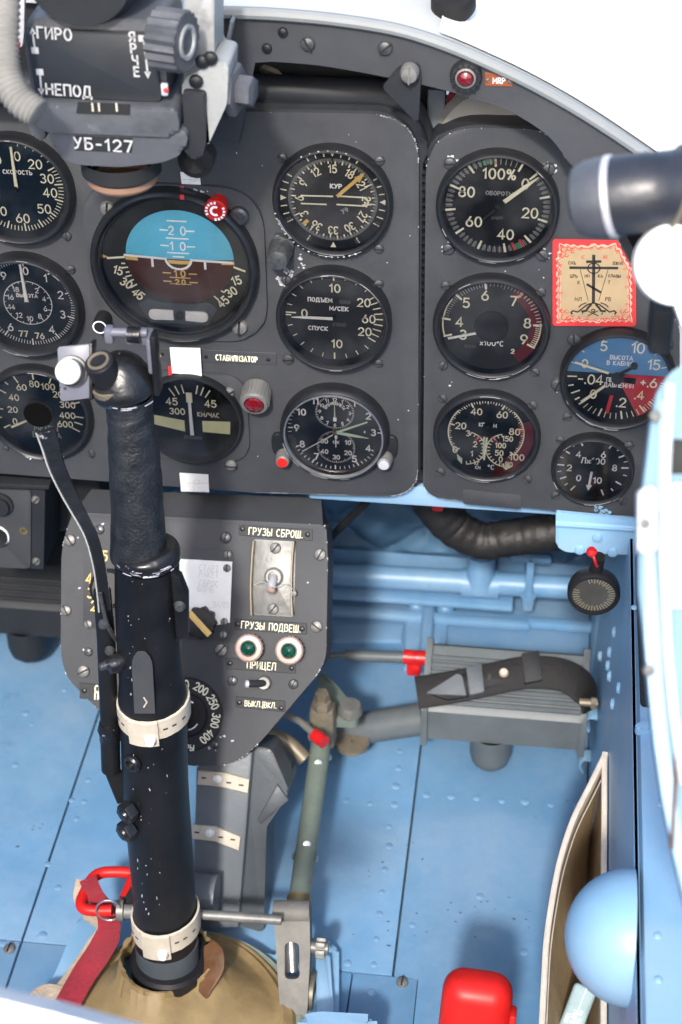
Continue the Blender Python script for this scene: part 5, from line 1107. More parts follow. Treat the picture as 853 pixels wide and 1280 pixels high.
# range dial
q = wq(233, 893); m_ = MB(); m_.lathe([(.0305, 0), (.0305, .0012), (.0295, .0012), (.029, .0006)], (q.x, q.y), 48); rd_ = part('range_dial', m_, 'black_plastic', t)
m_ = MB(); m_.disc(q.x, q.y, .029, .0008, 48); part('dial_face', m_, 'casing_paint', rd_)
m_ = MB()
for s_, a in (('150', -10), ('200', 27), ('250', 61), ('300', 97), ('400', 132), ('100', -45)):
    x, y = pol(.0245, a); text(m_, s_, q.x + x, q.y + y, .0062, .0010, ang=-a, z=.0013, sx=.8)
text(m_, 'МЕТРЫ', q.x, q.y - .0265, .0045, .0008, z=.0013, sx=.9)
part('lettering', m_, 'mark_cream', rd_)
m_ = MB(); m_.lathe([(.0180, .0006), (.0180, .004), (.0168, .005), (.0120, .005), (.0115, .003), (.0001, .003)], (q.x, q.y), 40); kk = part('dial_knob', m_, 'black_plastic', rd_)
m_ = MB(); m_.box((q.x + .001, q.y - .002, .0085), (.0055, .022, .011), .0015); part('knob_bar', m_, 'black_plastic', rd_)
m_ = MB(); m_.ring(q.x, q.y, .0118, .0128, .0054, 330, 60, 16); part('dial_marking', m_, 'mark_white', rd_)

# pedestal column under the box
CF_ = Matrix.Translation(PZ(275, 1150, .02)) @ Matrix.Rotation(R(62), 4, 'X')
cq = lambda x, y, h=0.0: PF(x, y, CF_, h)
t = thing('pedestal', 'grey sheet metal pedestal carrying the weapons box, with cream straps', 'pedestal', CF_)
m_ = MB(); m_.prism([cq(x, y) for x, y in ((246, 940), (316, 940), (298, 1160), (240, 1162))], -.06, 0, .002); part('column', m_, 'grey_mid', t)
m_ = MB(); m_.prism(roundpoly([cq(x, y, -.012) for x, y in ((306, 930), (340, 935), (362, 988), (350, 1010), (334, 1032), (330, 1165), (296, 1155))], .004), -.05, -.010, .002); part('side_plate', m_, 'grey_paint', t)
m_ = MB(); a = cq(355, 990, -.008); c = cq(318, 1030, -.008); m_.prism([cq(x, y, -.008) for x, y in ((347, 980), (361, 1000), (326, 1030), (322, 1024))], -.012, -.007, .001); part('gusset', m_, 'grey_paint', t)
for y0, tilt, xs_ in ((962, 8, (246, 311)), (1030, 12, (238, 300))):
    m_ = MB(); pp = [cq(xs_[0] + 2, y0 + 1, .0025), cq((xs_[0] + xs_[1]) / 2, y0 + 4, .0035), cq(xs_[1] + 1, y0 + tilt + 4, .0025)]
    lo = [cq(xs_[0] + 1, y0 + 19, .0025), cq((xs_[0] + xs_[1]) / 2, y0 + 21, .0035), cq(xs_[1] - 1, y0 + tilt + 22, .0025)]
    m_.prism([Vector(p[:2]) for p in pp] + [Vector(p[:2]) for p in lo[::-1]], .0008, .003, .0006); sr = part('strap', m_, 'cream_strap', t)
    q = cq((xs_[0] + xs_[1]) / 2 - 5, y0 + 9); m_ = MB(); m_.lathe([(.0038, .003), (.0036, .006), (.0001, .0075)], (q.x, q.y), 14); part('stud', m_, 'white_paint', sr)
    m_ = MB()
    for k in range(4): q = cq(xs_[0] + (xs_[1] - xs_[0]) * (.15 + k * .24), y0 + 9 + k * 3); m_.box((q.x, q.y, .0031), (.004, .0013, .0004))
    part('slot', m_, 'mark_black', sr)
m_ = MB(); p = PZ(262, 1120, .06); m_.tube([p + Vector((-.03, 0, 0)), p + Vector((.006, 0, 0))], .018, 24); single('roller', m_, 'grey_mid', 'grey cylindrical roller half hidden behind the stick at the pedestal foot', 'roller', world_base=p)
m_ = MB(); p = PZ(355, 925, .09); m_.tube(catmull([p + Vector((-.03, 0, .01)), p, p + Vector((.02, -.01, -.012))]), .007, 12); single('pipe_elbow', m_, 'bronze_worn', 'brownish pipe fitting at the lower right edge of the weapons box', 'pipe', world_base=p)
m_ = MB(); p = PZ(360, 968, .05); m_.hexa((0, 0), .008, 0, .012, 20, Matrix.Translation(p)); m_.tube([p + Vector((0, 0, .010)), p + Vector((0, 0, .02))], .004, 10); single('bolt', m_, 'dull_steel', 'short bolt with a hexagon head right beside the grey pedestal', 'bolt', world_base=p)
m_ = MB(); pp = [PZ(x, y, .12) for x, y in ((352, 890), (376, 902), (398, 922))]; m_.tube(pp, .0032, 10); 
t = single('control_cable', m_, 'dull_steel', 'short steel control cable with red sleeve beside the weapons box', 'cable', world_base=pp[1]); m_ = MB(); m_.tube([PZ(393, 918, .12), PZ(406, 928, .12)], .0058, 12); part('red_sleeve', m_, 'red_seal', t, True)
m_ = MB(); pp = [PZ(x, y, .08) for x, y in ((408, 880), (425, 884), (424, 902), (398, 908), (380, 902))]; m_.tube(catmull(pp), .0020, 8); single('loop_wire', m_, 'dull_steel', 'looped steel wire at the upper joint of the olive push rod', 'wire', world_base=pp[1])

# ------------------------------------------------------------------ rudder pedals
def pedal(xl, xr, label, m_body, ribs=True, dY=0.0, left=False):
    xa, xb = (PY(xl, 925, .03).x, PY(xr, 930, .03).x) if not left else (xl, xr)
    M = Matrix.Translation(((xa + xb) / 2, dY, 0)); t = thing('rudder_pedal', label, 'pedal', M, 'rudder pedals'); w = (xb - xa)
    prof = [(.030, .055), (.030, .088), (.034, .093), (.082, .121), (.088, .118), (.088, .062)]
    vs = [(sx_ * w / 2, y, z) for sx_ in (-1, 1) for y, z in prof]; n = len(prof)
    m2 = MB(); m2.add(vs, [[i, (i + 1) % n, n + (i + 1) % n, n + i] for i in range(n)] + [list(range(n))[::-1], [n + i for i in range(n)]]); part('foot_plate', m2, m_body, t)
    sl = Vector((0, .048, .028)).normalized(); nr = Vector((0, -sl.z, sl.y)); o = Vector((0, .034, .093))
    for k in range(7):
        p = o + sl * (.003 + k * .0068) + nr * .0012; m2 = MB(); m2.tube([p + Vector((-w / 2 + .003, 0, 0)), p + Vector((w / 2 - .003, 0, 0))], .0026, 8); part('rib', m2, m_body, t)
    for sx_ in (-1, 1):
        m2 = MB(); P_ = Matrix.Rotation(R(90), 4, 'Z') @ Matrix.Rotation(R(90), 4, 'X')
        m2.prism([(y + .0, z) for y, z in ((.026, .050), (.026, .092), (.030, .098), (.084, .128), (.094, .120), (.094, .055))], -.003, .003, .001, Matrix.Translation((sx_ * w / 2, 0, 0)) @ P_); part('end_plate', m2, m_body, t)
    c = Vector((-.01 if not left else .0, .045, 0)); m2 = MB(); m2.lathe([(.019, .056), (.019, .030), (.017, .022), (.010, .014), (.0001, .012)], (c.x, c.y), 28); part('foot_stub', m2, m_body, t)
    return t, M, w, sl, nr, o
rp_, M, w, sl, nr, o = pedal(530, 727, 'grey right rudder pedal with ribbed foot plate and black toe strap', 'pedal_grey', dY=-.0)
SF = Matrix.Translation(M.to_translation() + o + nr * .004) @ Matrix(((1, 0, 0, 0), (0, sl.y, nr.y, 0), (0, sl.z, nr.z, 0), (0, 0, 0, 1)))
sq = lambda x, y, h=0.0: PF(x, y, SF, h)
m_ = MB(); ctrs = catmull([sq(x, y, h) for x, y, h in ((521, 866, .006), (560, 860, .007), (610, 850, .009), (655, 841, .011), (695, 842, .012), (720, 852, .008), (733, 868, .001), (736, 888, -.006))], 5)
m_.bar([SF @ p for p in ctrs], .029, .0045, (SF.to_3x3() @ Vector((0, 1, .15)))); sp = part('toe_strap', m_, 'black_rubber', rp_, True)
m_ = MB(); m_.prism(roundpoly([sq(x, y, .008) for x, y in ((531, 866), (572, 843), (600, 838), (652, 826), (656, 848), (606, 862), (585, 872), (560, 876))], .002), .006, .0115, .001, SF); part('strap_pad', m_, 'black_plastic', sp, True)
m_ = MB(); m_.prism(roundpoly([sq(x, y, .011) for x, y in ((532, 868), (572, 843), (578, 846), (583, 870))], [.002, .001, .001, .001]), .0112, .0136, .0006, SF); part('strap_tip', m_, 'grey_mid', sp, True)
for (xa, xb, ya, yb_, m) in ((583, 602, 830, 868, 'grey_paint'), (652, 674, 814, 853, 'casing_paint')):
    m_ = MB(); m_.prism(roundpoly([sq(x, y, .014) for x, y in ((xa, ya + 4), (xb, ya), (xb + 4, yb_ - 2), (xa + 4, yb_ + 2))], .001), .006, .0165, .0012, SF); part('strap_keeper', m_, m, sp, True)
q = sq(630, 841, .012); m_ = MB(); m_.lathe([(.0042, .011), (.0042, .014), (.003, .016), (.0001, .0165)], (q.x, q.y), 16, SF); part('rivet', m_, 'cream_strap', sp, True)
for x, y in ((612, 846), (644, 838), (596, 850)): q = sq(x, y, .011); m_ = MB(); m_.box((q.x, q.y, .0117), (.0028, .006, .0006), .0, SF); part('slot', m_, 'mark_black', sp, True)
p = PY(733, 878, .035); m_ = MB(); m_.tube([p + Vector((-.006, 0, 0)), p + Vector((.010, 0, 0))], .0035, 10); m_.tube([p + Vector((.004, 0, 0)), p + Vector((.009, 0, 0))], .0055, 6); part('bolt', m_, 'bronze_worn', rp_, True)
# left pedal, further forward, mostly hidden, its shade put into the dark colour
a = PY(-40, 790, .12); c = PY(84, 790, .12)
pedal(a.x, c.x, 'dark left rudder pedal with ribbed foot plate half hidden left of the weapons box', 'casing_paint', dY=.098, left=True)
# axle tube with cranks
t = thing('pedal_axle', 'thick grey axle tube of the right rudder pedal with cranked bracket', 'axle', Matrix.Translation(PY(470, 905, .05)))
m_ = MB(); m_.tube([PY(398, 916, .055), PY(440, 912, .052), PY(532, 898, .050)], [.0145, .0150, .0150], 22); part('tube', m_, 'pedal_grey', t, True)
m_ = MB(); m_.prism(roundpoly([PZ(x, y, .10) for x, y in ((398, 838), (412, 846), (450, 890), (446, 902), (410, 900), (396, 880))], .006), .092, .100, .002); part('crank_plate', m_, 'olive_metal', t, True)
p = PZ(438, 890, .102); m_ = MB(); m_.lathe([(.011, 0), (.011, .004), (.009, .009), (.0001, .0095)], seg=20, M=Matrix.Translation(p)); part('pivot_bolt', m_, 'dull_steel', t, True)
m_ = MB(); m_.lathe([(.016, 0), (.016, .004), (.001, .004)], seg=20, M=Matrix.Translation(PZ(440, 930, .04))); part('washer', m_, 'bronze_worn', t, True)
t = thing('damper_rod', 'thin grey rod with red end clip reaching the right rudder pedal', 'rod', Matrix.Translation(PY(460, 820, .10)))
m_ = MB(); m_.tube([PY(398, 820, .10), PY(432, 819, .10)], .0028, 10); m_.tube([PY(432, 819, .10), PY(514, 822, .10)], .0055, 12); part('rod', m_, 'pedal_grey', t, True)
m_ = MB(); p = PY(521, 822, .098); m_.tube([p + Vector((-.012, 0, 0)), p + Vector((.010, 0, 0))], .0070, 14); m_.box(p + Vector((-.002, -.004, -.010)), (.013, .010, .012), .002); part('end_clip', m_, 'red_seal', t, True)

# olive push rod and steel torque link
t = thing('push_rod', 'olive green push rod with steel rivets lying along the floor', 'rod', Matrix.Translation(PZ(390, 1010, .06)))
a = PZ(374, 1128, .05); c = PZ(403, 918, .085); m_ = MB(); m_.tube([a, c], .0090, 22); part('tube', m_, 'olive_metal', t, True)
for f in (.33, .82):
    p = a.lerp(c, f) + (CAM - a.lerp(c, f)).normalized() * .0088; M2 = Matrix.Translation(p) @ (CAM - p).to_track_quat('Z', 'Y').to_matrix().to_4x4(); m_ = MB(); m_.lathe([(.0038, 0), (.003, .0018), (.0001, .0025)], seg=12, M=M2); part('rivet', m_, 'steel', t, True)
for f in (.25, .26, .86):
    for sg in (-1, 1):
        p = a.lerp(c, f) + Vector((sg * .0092, 0, 0)); m_ = MB(); m_.lathe([(.0028, 0), (.0020, .0015), (.0001, .002)], seg=10, M=Matrix.Translation(p) @ Matrix.Rotation(R(90 * sg), 4, 'Y')); part('rivet', m_, 'steel', t, True)
m_ = MB(); p = PZ(404, 905, .10); m_.box(p, (.022, .018, .045), .004, Matrix.Identity(4)); m_.tube([p + Vector((0, 0, .018)), p + Vector((0, -.004, .040))], [.009, .006], 6); m_.hexa((0, 0), .0085, 0, .008, 10, Matrix.Translation(p + Vector((0, -.005, .024)))); part('rod_end', m_, 'bronze_worn', t, True)
m_ = MB(); d = (a - c).normalized(); m_.tube([a - d * .004, a + d * .010], [.0105, .0095], 18); part('ferrule', m_, 'brass', t, True)
m_ = MB(); m_.tube([c - d * .002, c + d * .004], [.0125, .0125], 20); part('collar', m_, 'olive_metal', t, True)
LF = Matrix.Translation(PZ(366, 1200, .05)) @ Matrix.Rotation(R(50), 4, 'X')
lq = lambda x, y, h=0.0: PF(x, y, LF, h)
t = thing('torque_link', 'worn steel lever with a long slot beside the boot', 'lever', LF)
def ringprism(outer, inner, z0, z1):
    # plate with a hole: stitched outline
    m2 = MB(); n = len(outer); vs = []; fs = []
    for z in (z0, z1):
        for p in outer: vs.append((p[0], p[1], z))
        for p in inner: vs.append((p[0], p[1], z))
    k = len(inner)
    assert n == k
    o1, i1, o2, i2 = 0, n, 2 * n, 3 * n
    for i in range(n):
        j = (i + 1) % n; fs += [[o2 + i, o2 + j, i2 + j, i2 + i], [o1 + j, o1 + i, i1 + i, i1 + j], [o1 + i, o1 + j, o2 + j, o2 + i], [i1 + j, i1 + i, i2 + i, i2 + j]]
    m2.add(vs, fs); return m2
def resample(pts, n):
    pts = [Vector(p[:2]) for p in pts]; L = [0]
    for i in range(len(pts)): L.append(L[-1] + (pts[(i + 1) % len(pts)] - pts[i]).length)
    res = []
    for k in range(n):
        s_ = L[-1] * k / n; i = 0
        while L[i + 1] < s_: i += 1
        f = (s_ - L[i]) / max(1e-9, L[i + 1] - L[i]); res.append(pts[i].lerp(pts[(i + 1) % len(pts)], f))
    return res
o_ = resample(roundpoly([lq(x, y) for x, y in ((342, 1134), (387, 1133), (388, 1190), (384, 1272), (351, 1272), (346, 1200))], .003), 60); i_ = resample(roundpoly([lq(x, y) for x, y in ((356, 1178), (374, 1178), (375, 1224), (356, 1224))], .0045), 60)
m_ = ringprism(o_, i_, -.016, 0); part('plate', m_, 'link_steel', t)
m_ = MB(); p = lq(366, 1138); m_.tube([lq(342.5, 1140, -.007), lq(388, 1140, -.007)], .0095, 20); part('head', m_, 'link_steel', t)
m_ = MB(); m_.tube([lq(364, 1174, -.014), lq(366, 1214, -.014)], .0048, 14); part('inner_pin', m_, 'steel', t)
m_ = MB(); p = lq(392, 1184, -.008); m_.tube([p + Vector((-.008, 0, 0)), p + Vector((.012, 0, 0))], .0050, 12); 
for k in range(6): a = k * math.pi / 3; m_.box((p.x + .006, p.y + .006 * math.cos(a), p.z + .006 * math.sin(a)), (.008, .005, .005), .001)
part('castle_nut', m_, 'dull_steel', t)
m_ = MB(); p = lq(389, 1240, -.020); m_.tube([p + Vector((-.002, 0, 0)), p + Vector((.003, 0, 0))], .016, 24); part('disc', m_, 'bronze_worn', t)
m_ = MB(); m_.prism(roundpoly([PZ(x, y, .04) for x, y in ((394, 1172), (412, 1172), (420, 1290), (398, 1290))], .004), .0, .022, .004); single('fairing_rib', m_, 'blue_light', 'light blue upright rib on the floor right of the steel lever', 'rib', world_base=PZ(405, 1230, 0))
m_ = MB(); m_.prism(roundpoly([PZ(x, y, .06) for x, y in ((372, 1270), (398, 1264), (470, 1268), (475, 1300), (372, 1300))], .006), .0, .06, .008); single('cover', m_, 'blue_light', 'light blue curved cover edge at the bottom of the picture beside the steel lever', 'cover', world_base=PZ(420, 1285, 0))

# ================================================================== CONTROL STICK
def SP(px, py):
    Y = -.22
    for _ in range(4): Y = -.240 + .09 * PY(px, py, Y).z
    return PY(px, py, Y)
def rad(px, py, w): p = SP(px, py); return w / 2 * (p - CAM).dot(fw) / FPX
def sect(lst, seg=36, caps=True, sub=4):
    path = catmull([SP(x, y) for x, y, w in lst], sub); rr = catmull([(rad(x, y, w), 0, 0) for x, y, w in lst], sub)
    m2 = MB(); m2.tube(path, [r.x for r in rr], seg, caps); return m2
stick = thing('control_stick', 'black control stick with leather grip, worn paint and cream straps', 'control stick', Matrix.Translation(SP(213, 1230)))
part('shaft', sect([(192, 880, 83), (194.5, 980, 83), (200, 1050, 81), (204.7, 1110, 79), (207, 1160, 78), (208, 1182, 77)]), 'black_stick', stick, True)
part('sleeve', sect([(184, 702, 81), (184.3, 760, 80.6), (188, 830, 80.5), (189.5, 848, 81), (191, 865, 86), (191.5, 876, 87), (191.6, 879, 80)], sub=3), 'black_stick', stick, True)
part('flange', sect([(183.5, 684, 72), (184, 687, 83), (184, 695, 84.5), (184, 699, 81.5)], sub=3), 'black_worn', stick, True)
gl = [(160, 492, 62), (161.5, 505, 59), (163, 523, 58.5), (167, 560, 63), (170, 600, 65.5), (172, 640, 67), (173, 675, 70), (174, 694, 72)]
m_ = MB(); path = catmull([SP(x, y) for x, y, w in gl], 8); rr = catmull([(rad(x, y, w), 0, 0) for x, y, w in gl], 8); n = 48
vs = []; fs = []
for i, p in enumerate(path):
    for k in range(n):
        a = 2 * math.pi * k / n; f = i / len(path)
        bumpv = .0004 * math.sin(a * 3 + f * 11) * math.sin(f * 25 + a) + (.0003 * math.sin(f * 70 + 2 * a) * math.exp(-((f - .35) / .2) ** 2))
        r = rr[i].x * 1.0 + bumpv; vs.append(p + Vector((math.cos(a) * r, math.sin(a) * r, 0)))
for i in range(len(path) - 1):
    for k in range(n): fs.append([i * n + k, i * n + (k + 1) % n, (i + 1) * n + (k + 1) % n, (i + 1) * n + k])
m_.add(vs, fs); part('grip', m_, 'black_leather', stick, True)
hd = sect([(160, 498, 61), (158, 492, 76), (156, 484, 82), (154, 472, 76), (152, 458, 62), (151, 446, 40), (151, 442, 8)], sub=3)
head = part('grip_head', hd, 'black_worn', stick, True)
p = SP(136, 452); ax = (Vector((-.22, -.28, .92))).normalized(); BM = Matrix.Translation(p + Vector((0, -.012, 0))) @ ax.to_track_quat('Z', 'Y').to_matrix().to_4x4()
m_ = MB(); m_.lathe([(.0115, -.012), (.0115, -.008), (.0098, -.0075), (.0098, .009), (.0090, .0102), (.0001, .0102)], seg=32, M=BM); tb = part('trim_button', m_, 'black_plastic', stick, True)
m_ = MB(); m_.lathe([(.0074, .0101), (.0070, .0112), (.0058, .0112), (.0054, .0101)], seg=28, M=BM); m_.lathe([(.0135, -.013), (.0130, -.009), (.0110, -.009)], seg=28, M=BM); part('button_ring', m_, 'bronze_worn', tb, True)
HB = Matrix.Translation(SP(165, 424)) 
m_ = MB(); m_.box((.004, .006, -.001), (.018, .010, .009), .002, HB); m_.box((.013, -.002, -.008), (.005, .012, .026), .002, HB); m_.tube([(-.014, .002, .003), (.010, .002, .004)], .0030, 14, True, HB); m_.box((-.015, .003, .001), (.006, .008, .011), .002, HB); part('head_bracket', m_, 'grey_lilac', stick, True)
m_ = MB(); m_.box((.0155, -.004, -.014), (.004, .012, .044), .0015, HB); m_.tube([(-.002, -.001, .004), (.006, -.001, .004)], .0052, 14, True, HB); part('head_clamp', m_, 'black_worn', stick, True)
# side switch plate with the white push button
QF = Matrix.Translation(SP(94, 466) + Vector((0, -.014, 0))) @ Matrix.Rotation(R(68), 4, 'X') @ Matrix.Rotation(R(6), 4, 'Y')
m_ = MB(); m_.prism(roundpoly([PF(x, y, QF) for x, y in ((72, 434), (113, 430), (114, 497), (76, 502))], .0015), -.003, 0, .0006); sw = part('switch_plate', m_, 'grey_lilac', stick); 
for v in sw.data.vertices: v.co = FR[stick.name].inverted() @ QF @ v.co
m_ = MB(); a = PF(114, 428, QF); c = PF(115, 500, QF); m_.box(((a.x + c.x) / 2, (a.y + c.y) / 2, -.006), (.0022, abs(a.y - c.y), .018), .0008, QF); part('switch_bracket', m_, 'black_worn', stick, True)
q = PF(88, 466, QF, .008); m_ = MB(); m_.lathe([(.0100, 0), (.0100, .004), (.0088, .0045), (.0088, .008)], (q.x, q.y), 28, QF); pb = part('push_button', m_, 'dull_steel', stick, True)
m_ = MB(); m_.lathe([(.0080, .004), (.0080, .0115), (.0070, .013), (.0001, .0134)], (q.x - .001, q.y + .001), 28, QF); part('button_cap', m_, 'white_paint', pb, True)
# raised pad and hardware on the sleeve
def on_stick(px, py, out=0.0):               # point on the near surface of the stick
    c = SP(191 if py > 700 else 170, py); r = rad(188, py, 82); d = ray(px, py).normalized(); o = CAM
    dx, dy, ox, oy = d.x, d.y, o.x - c.x, o.y - c.y
    A_ = dx * dx + dy * dy; B_ = 2 * (ox * dx + oy * dy); C_ = ox * ox + oy * oy - (r + out) ** 2; D_ = B_ * B_ - 4 * A_ * C_
    if D_ < 0: return PY(px, py, c.y)
    return o + d * ((-B_ - math.sqrt(D_)) / (2 * A_))
m_ = MB(); rows = []
for i in range(13):
    y = 814 + 78 * i / 12; wd = 13 * min(1, math.sqrt(max(0.02, 1 - ((3 - i) / 3.2) ** 2)) if i < 3 else 1)
    rows.append([on_stick(177 + i * .35 + s_ * wd, y, .0016) for s_ in (-1, -.9, 0, .9, 1)])
vs = [v for r in rows for v in r]; fs = []
for i in range(12):
    for k in range(4): fs.append([i * 5 + k, (i + 1) * 5 + k, (i + 1) * 5 + k + 1, i * 5 + k + 1])
m_.add(vs, fs)
for s_ in (0, 4):
    e1 = [r[s_] for r in rows]; e2 = [p + (SP(191, 850) - p) * .07 for p in e1]; k0 = len(m_.v); m_.add(e1 + e2, [[i, i + 1, 14 + i, 13 + i] for i in range(12)])
pd_ = part('sleeve_pad', m_, 'panel_paint', stick, True)
m_ = MB(); m_.tube([on_stick(x, y, .0022) for x, y in ((180, 872), (184, 878), (180, 884))], .0006, 6); part('arrow_mark', m_, 'cream_strap', pd_, True)
for (x, y, r_, ln, nm, m) in ((152, 828, .0070, .012, 'side_bolt', 'black_worn'), (140, 830, .0034, .010, 'side_pin', 'screw_dark')):
    p = on_stick(max(x, 150), y) + Vector((-.004, 0, 0)) if nm == 'side_bolt' else on_stick(150, y) + Vector((-.009, 0, 0))
    m_ = MB(); m_.tube([p + Vector((.006, .004, 0)), p + Vector((0, -.002, 0)), p + Vector((-.004, -.005, 0))], [r_, r_, r_ * .8], 18); part(nm, m_, m, stick, True)
for (x, y) in ((166, 954), (163, 1013), (162, 1036)):
    p = on_stick(x, y); c = SP(197, y); dr = Vector((p.x - c.x, p.y - c.y, 0)).normalized(); M2 = Matrix.Translation(p - dr * .001) @ dr.to_track_quat('Z', 'Y').to_matrix().to_4x4()
    m_ = MB()
    if y < 1000: m_.lathe([(.0072, 0), (.0072, .0025), (.006, .004), (.0042, .004), (.004, .0015), (.0001, .0015)], seg=22, M=M2)
    else: m_.hexa((0, 0), .0085, 0, .008, 15, M2); m_.lathe([(.005, .008), (.004, .0095), (.0001, .0098)], seg=16, M=M2)
    part('bolt', m_, 'black_worn', stick, True)
m_ = MB(); m_.prism([(0, 0), (.008, .004), (.010, .040), (.006, .056), (0, .060)], -.004, .004, .001, Matrix.Translation(SP(224, 790) + Vector((0, -.006, 0))) @ RX90); part('side_bracket', m_, 'black_stick', stick, True)
m_ = MB(); p = SP(230, 741) + Vector((0, -.014, 0)); m_.lathe([(.0042, 0), (.003, .003), (.0001, .0035)], seg=14, M=Matrix.Translation(p) @ RX90); part('bolt', m_, 'screw_dark', stick, True)
# chipped paint and rubbed edges on the stick
m_ = MB()
def stick_chip(x, y, r, st_=1.0, n=7):
    pts_ = []
    for k in range(n):
        a = 2 * math.pi * k / n; q = .62 * r * random.uniform(.4, 1.3); pts_.append(on_stick(x + q * math.cos(a), y + q * math.sin(a) * st_, .0003))
    m_.add(pts_, [list(range(n))])
for k in range(46):
    y = random.uniform(905, 1150); x = 194 + (y - 980) * .08 + random.uniform(-34, 34); stick_chip(x, y, random.uniform(.4, 1.5), random.uniform(.7, 3))
for k in range(22): y = random.uniform(715, 880); stick_chip(187 + random.uniform(-34, 34), y, random.uniform(.4, 1.3), random.uniform(.7, 2))
for (x, y) in ((216, 1020), (217, 1032), (216, 1046), (218, 1060), (180, 1128), (178, 1120), (183, 1136), (186, 1142), (163, 835), (165, 850), (164, 868), (190, 838), (191, 856)): stick_chip(x, y, 1.5, 2.2)
tagit(part('paint_chip', m_, 'mark_grey', stick, True), kind='stuff')
m_ = MB()
for (cx_, cy_, w_) in ((184, 690.5, 84.5), (184, 694.5, 85), (191.5, 876, 87.5), (158, 490, 78)):
    c_ = SP(cx_, cy_); r_ = rad(cx_, cy_, w_)
    for k in range(9):
        a0 = random.uniform(-165, -25); a1 = a0 + random.uniform(4, 22); z_ = random.uniform(-.0012, .0012)
        m_.tube([c_ + Vector((r_ * math.cos(R(a0 + (a1 - a0) * j / 6)), r_ * math.sin(R(a0 + (a1 - a0) * j / 6)), z_)) for j in range(7)], random.uniform(.00015, .0004), 5)
tagit(part('rubbed_edge', m_, 'silver_paint', stick, True), kind='stuff')
# cream straps round the stick
def band(y0, y1, cx0, w, tilt, nm='strap'):
    c0 = SP(cx0, y0); r = rad(cx0, y0, w); h = SP(cx0, y0).z - SP(cx0, y1).z
    m2 = MB(); vs = []; fs = []; n = 48
    for k in range(n):
        a = 2 * math.pi * k / n; dz = tilt * math.cos(a) + random.uniform(-.0003, .0003)
        for (rr_, zz) in ((r, 0), (r + .0015, -.0006), (r + .0017, -h / 2), (r + .0015, -h + .0006), (r, -h)): vs.append(c0 + Vector((math.cos(a) * rr_, math.sin(a) * rr_, zz + dz)))
    for k in range(n):
        for j in range(4): fs.append([k * 5 + j, k * 5 + j + 1, ((k + 1) % n) * 5 + j + 1, ((k + 1) % n) * 5 + j])
    m2.add(vs, fs); s_ = part(nm, m2, 'cream_strap', stick, True)
    m2 = MB(); a0, a1 = -118, -72; vs = []; fs = []; N_ = 10
    for k in range(N_ + 1):
        a = R(a0 + (a1 - a0) * k / N_)
        for (rr_, zz) in ((r + .001, .0008), (r + .0036, 0), (r + .0036, -h - .004), (r + .001, -h - .0045)): vs.append(c0 + Vector((math.cos(a) * rr_, math.sin(a) * rr_, zz + tilt * math.cos(a))))
    for k in range(N_):
        for j in range(3): fs.append([k * 4 + j, k * 4 + j + 1, (k + 1) * 4 + j + 1, (k + 1) * 4 + j])
    fs += [[3, 2, 1, 0], [N_ * 4, N_ * 4 + 1, N_ * 4 + 2, N_ * 4 + 3]]; m2.add(vs, fs); part('strap_end', m2, 'cream_strap', s_, True)
    a = R(-84); p = c0 + Vector((math.cos(a) * (r + .003), math.sin(a) * (r + .003), -h * .78)); M2 = Matrix.Translation(p) @ Vector((math.cos(a), math.sin(a), 0)).to_track_quat('Z', 'Y').to_matrix().to_4x4()
    m2 = MB(); m2.lathe([(.0042, 0), (.0042, .003), (.0030, .0055), (.0001, .006)], seg=16, M=M2); part('stud', m2, 'white_paint', s_, True)
    m2 = MB()
    for dg in (-150, -135, -60, -45, -25):
        a = R(dg); p = c0 + Vector((math.cos(a) * (r + .0016), math.sin(a) * (r + .0016), -h * .5 + tilt * math.cos(a))); m2.box((0, 0, 0), (.0035, .0014, .0006), 0, Matrix.Translation(p) @ Vector((math.cos(a), math.sin(a), 0)).to_track_quat('Z', 'Y').to_matrix().to_4x4())
    part('slot', m2, 'mark_black', s_, True)
band(872, 896, 191.5, 87, .0022); band(1137, 1162, 206.5, 82, .0035)
# collar at the foot of the stick
part('foot_sleeve', sect([(208.5, 1176, 79), (211, 1205, 80), (212, 1228, 80)], sub=2), 'grey_paint', stick, True)
c0 = SP(214, 1205); m_ = MB(); m_.lathe([(.024, .0105), (.0295, .011), (.0318, .008), (.0318, -.010), (.028, -.014), (.022, -.014)], seg=48, M=Matrix.Translation(c0)); part('foot_ring', m_, 'black_plastic', stick, True)
# brake lever
lv = [(60, 534), (66, 553), (74, 580), (88, 611), (99, 632), (116, 664), (126, 700), (131, 735), (133, 757)]
m_ = MB(); pts = catmull([SP(x, y) + Vector((0, -.004, 0)) for x, y in lv], 5); n_ = len(pts)
m_.bar(pts, [.0125 - .0046 * min(1, i / 24) for i in range(n_)], .0055, (1, .55, 0)); t = thing('brake_lever', 'worn black brake lever hanging down the left side of the stick', 'lever', Matrix.Translation(SP(125, 740))); bl_ = part('lever_arm', m_, 'black_worn', t, True)
m_ = MB(); m_.tube([p + Vector((-(.0058 - .0024 * min(1, i / 22)), -.0036, 0)) for i, p in enumerate(pts)], .0006, 6); part('worn_edge', m_, 'mark_grey', bl_, True)
m_ = MB(); m_.tube([SP(128, 738), SP(133, 800), SP(136, 880), SP(137, 903)], [.0062, .0066, .0066, .0066], 18); part('rod', m_, 'black_stick', t, True)
m_ = MB(); m_.tube([SP(137, 903), SP(137, 912), SP(137.5, 916), SP(138, 925)], [.0075, .0088, .0080, .0078], 18); part('adjuster', m_, 'black_worn', t, True)
m_ = MB(); m_.tube([SP(138, 924), SP(139, 962)], .0072, 18); m_.bar([SP(139, 958), SP(147, 978), SP(156, 1000)], .012, .004, (1, .4, 0)); part('rod_end', m_, 'black_stick', t, True)
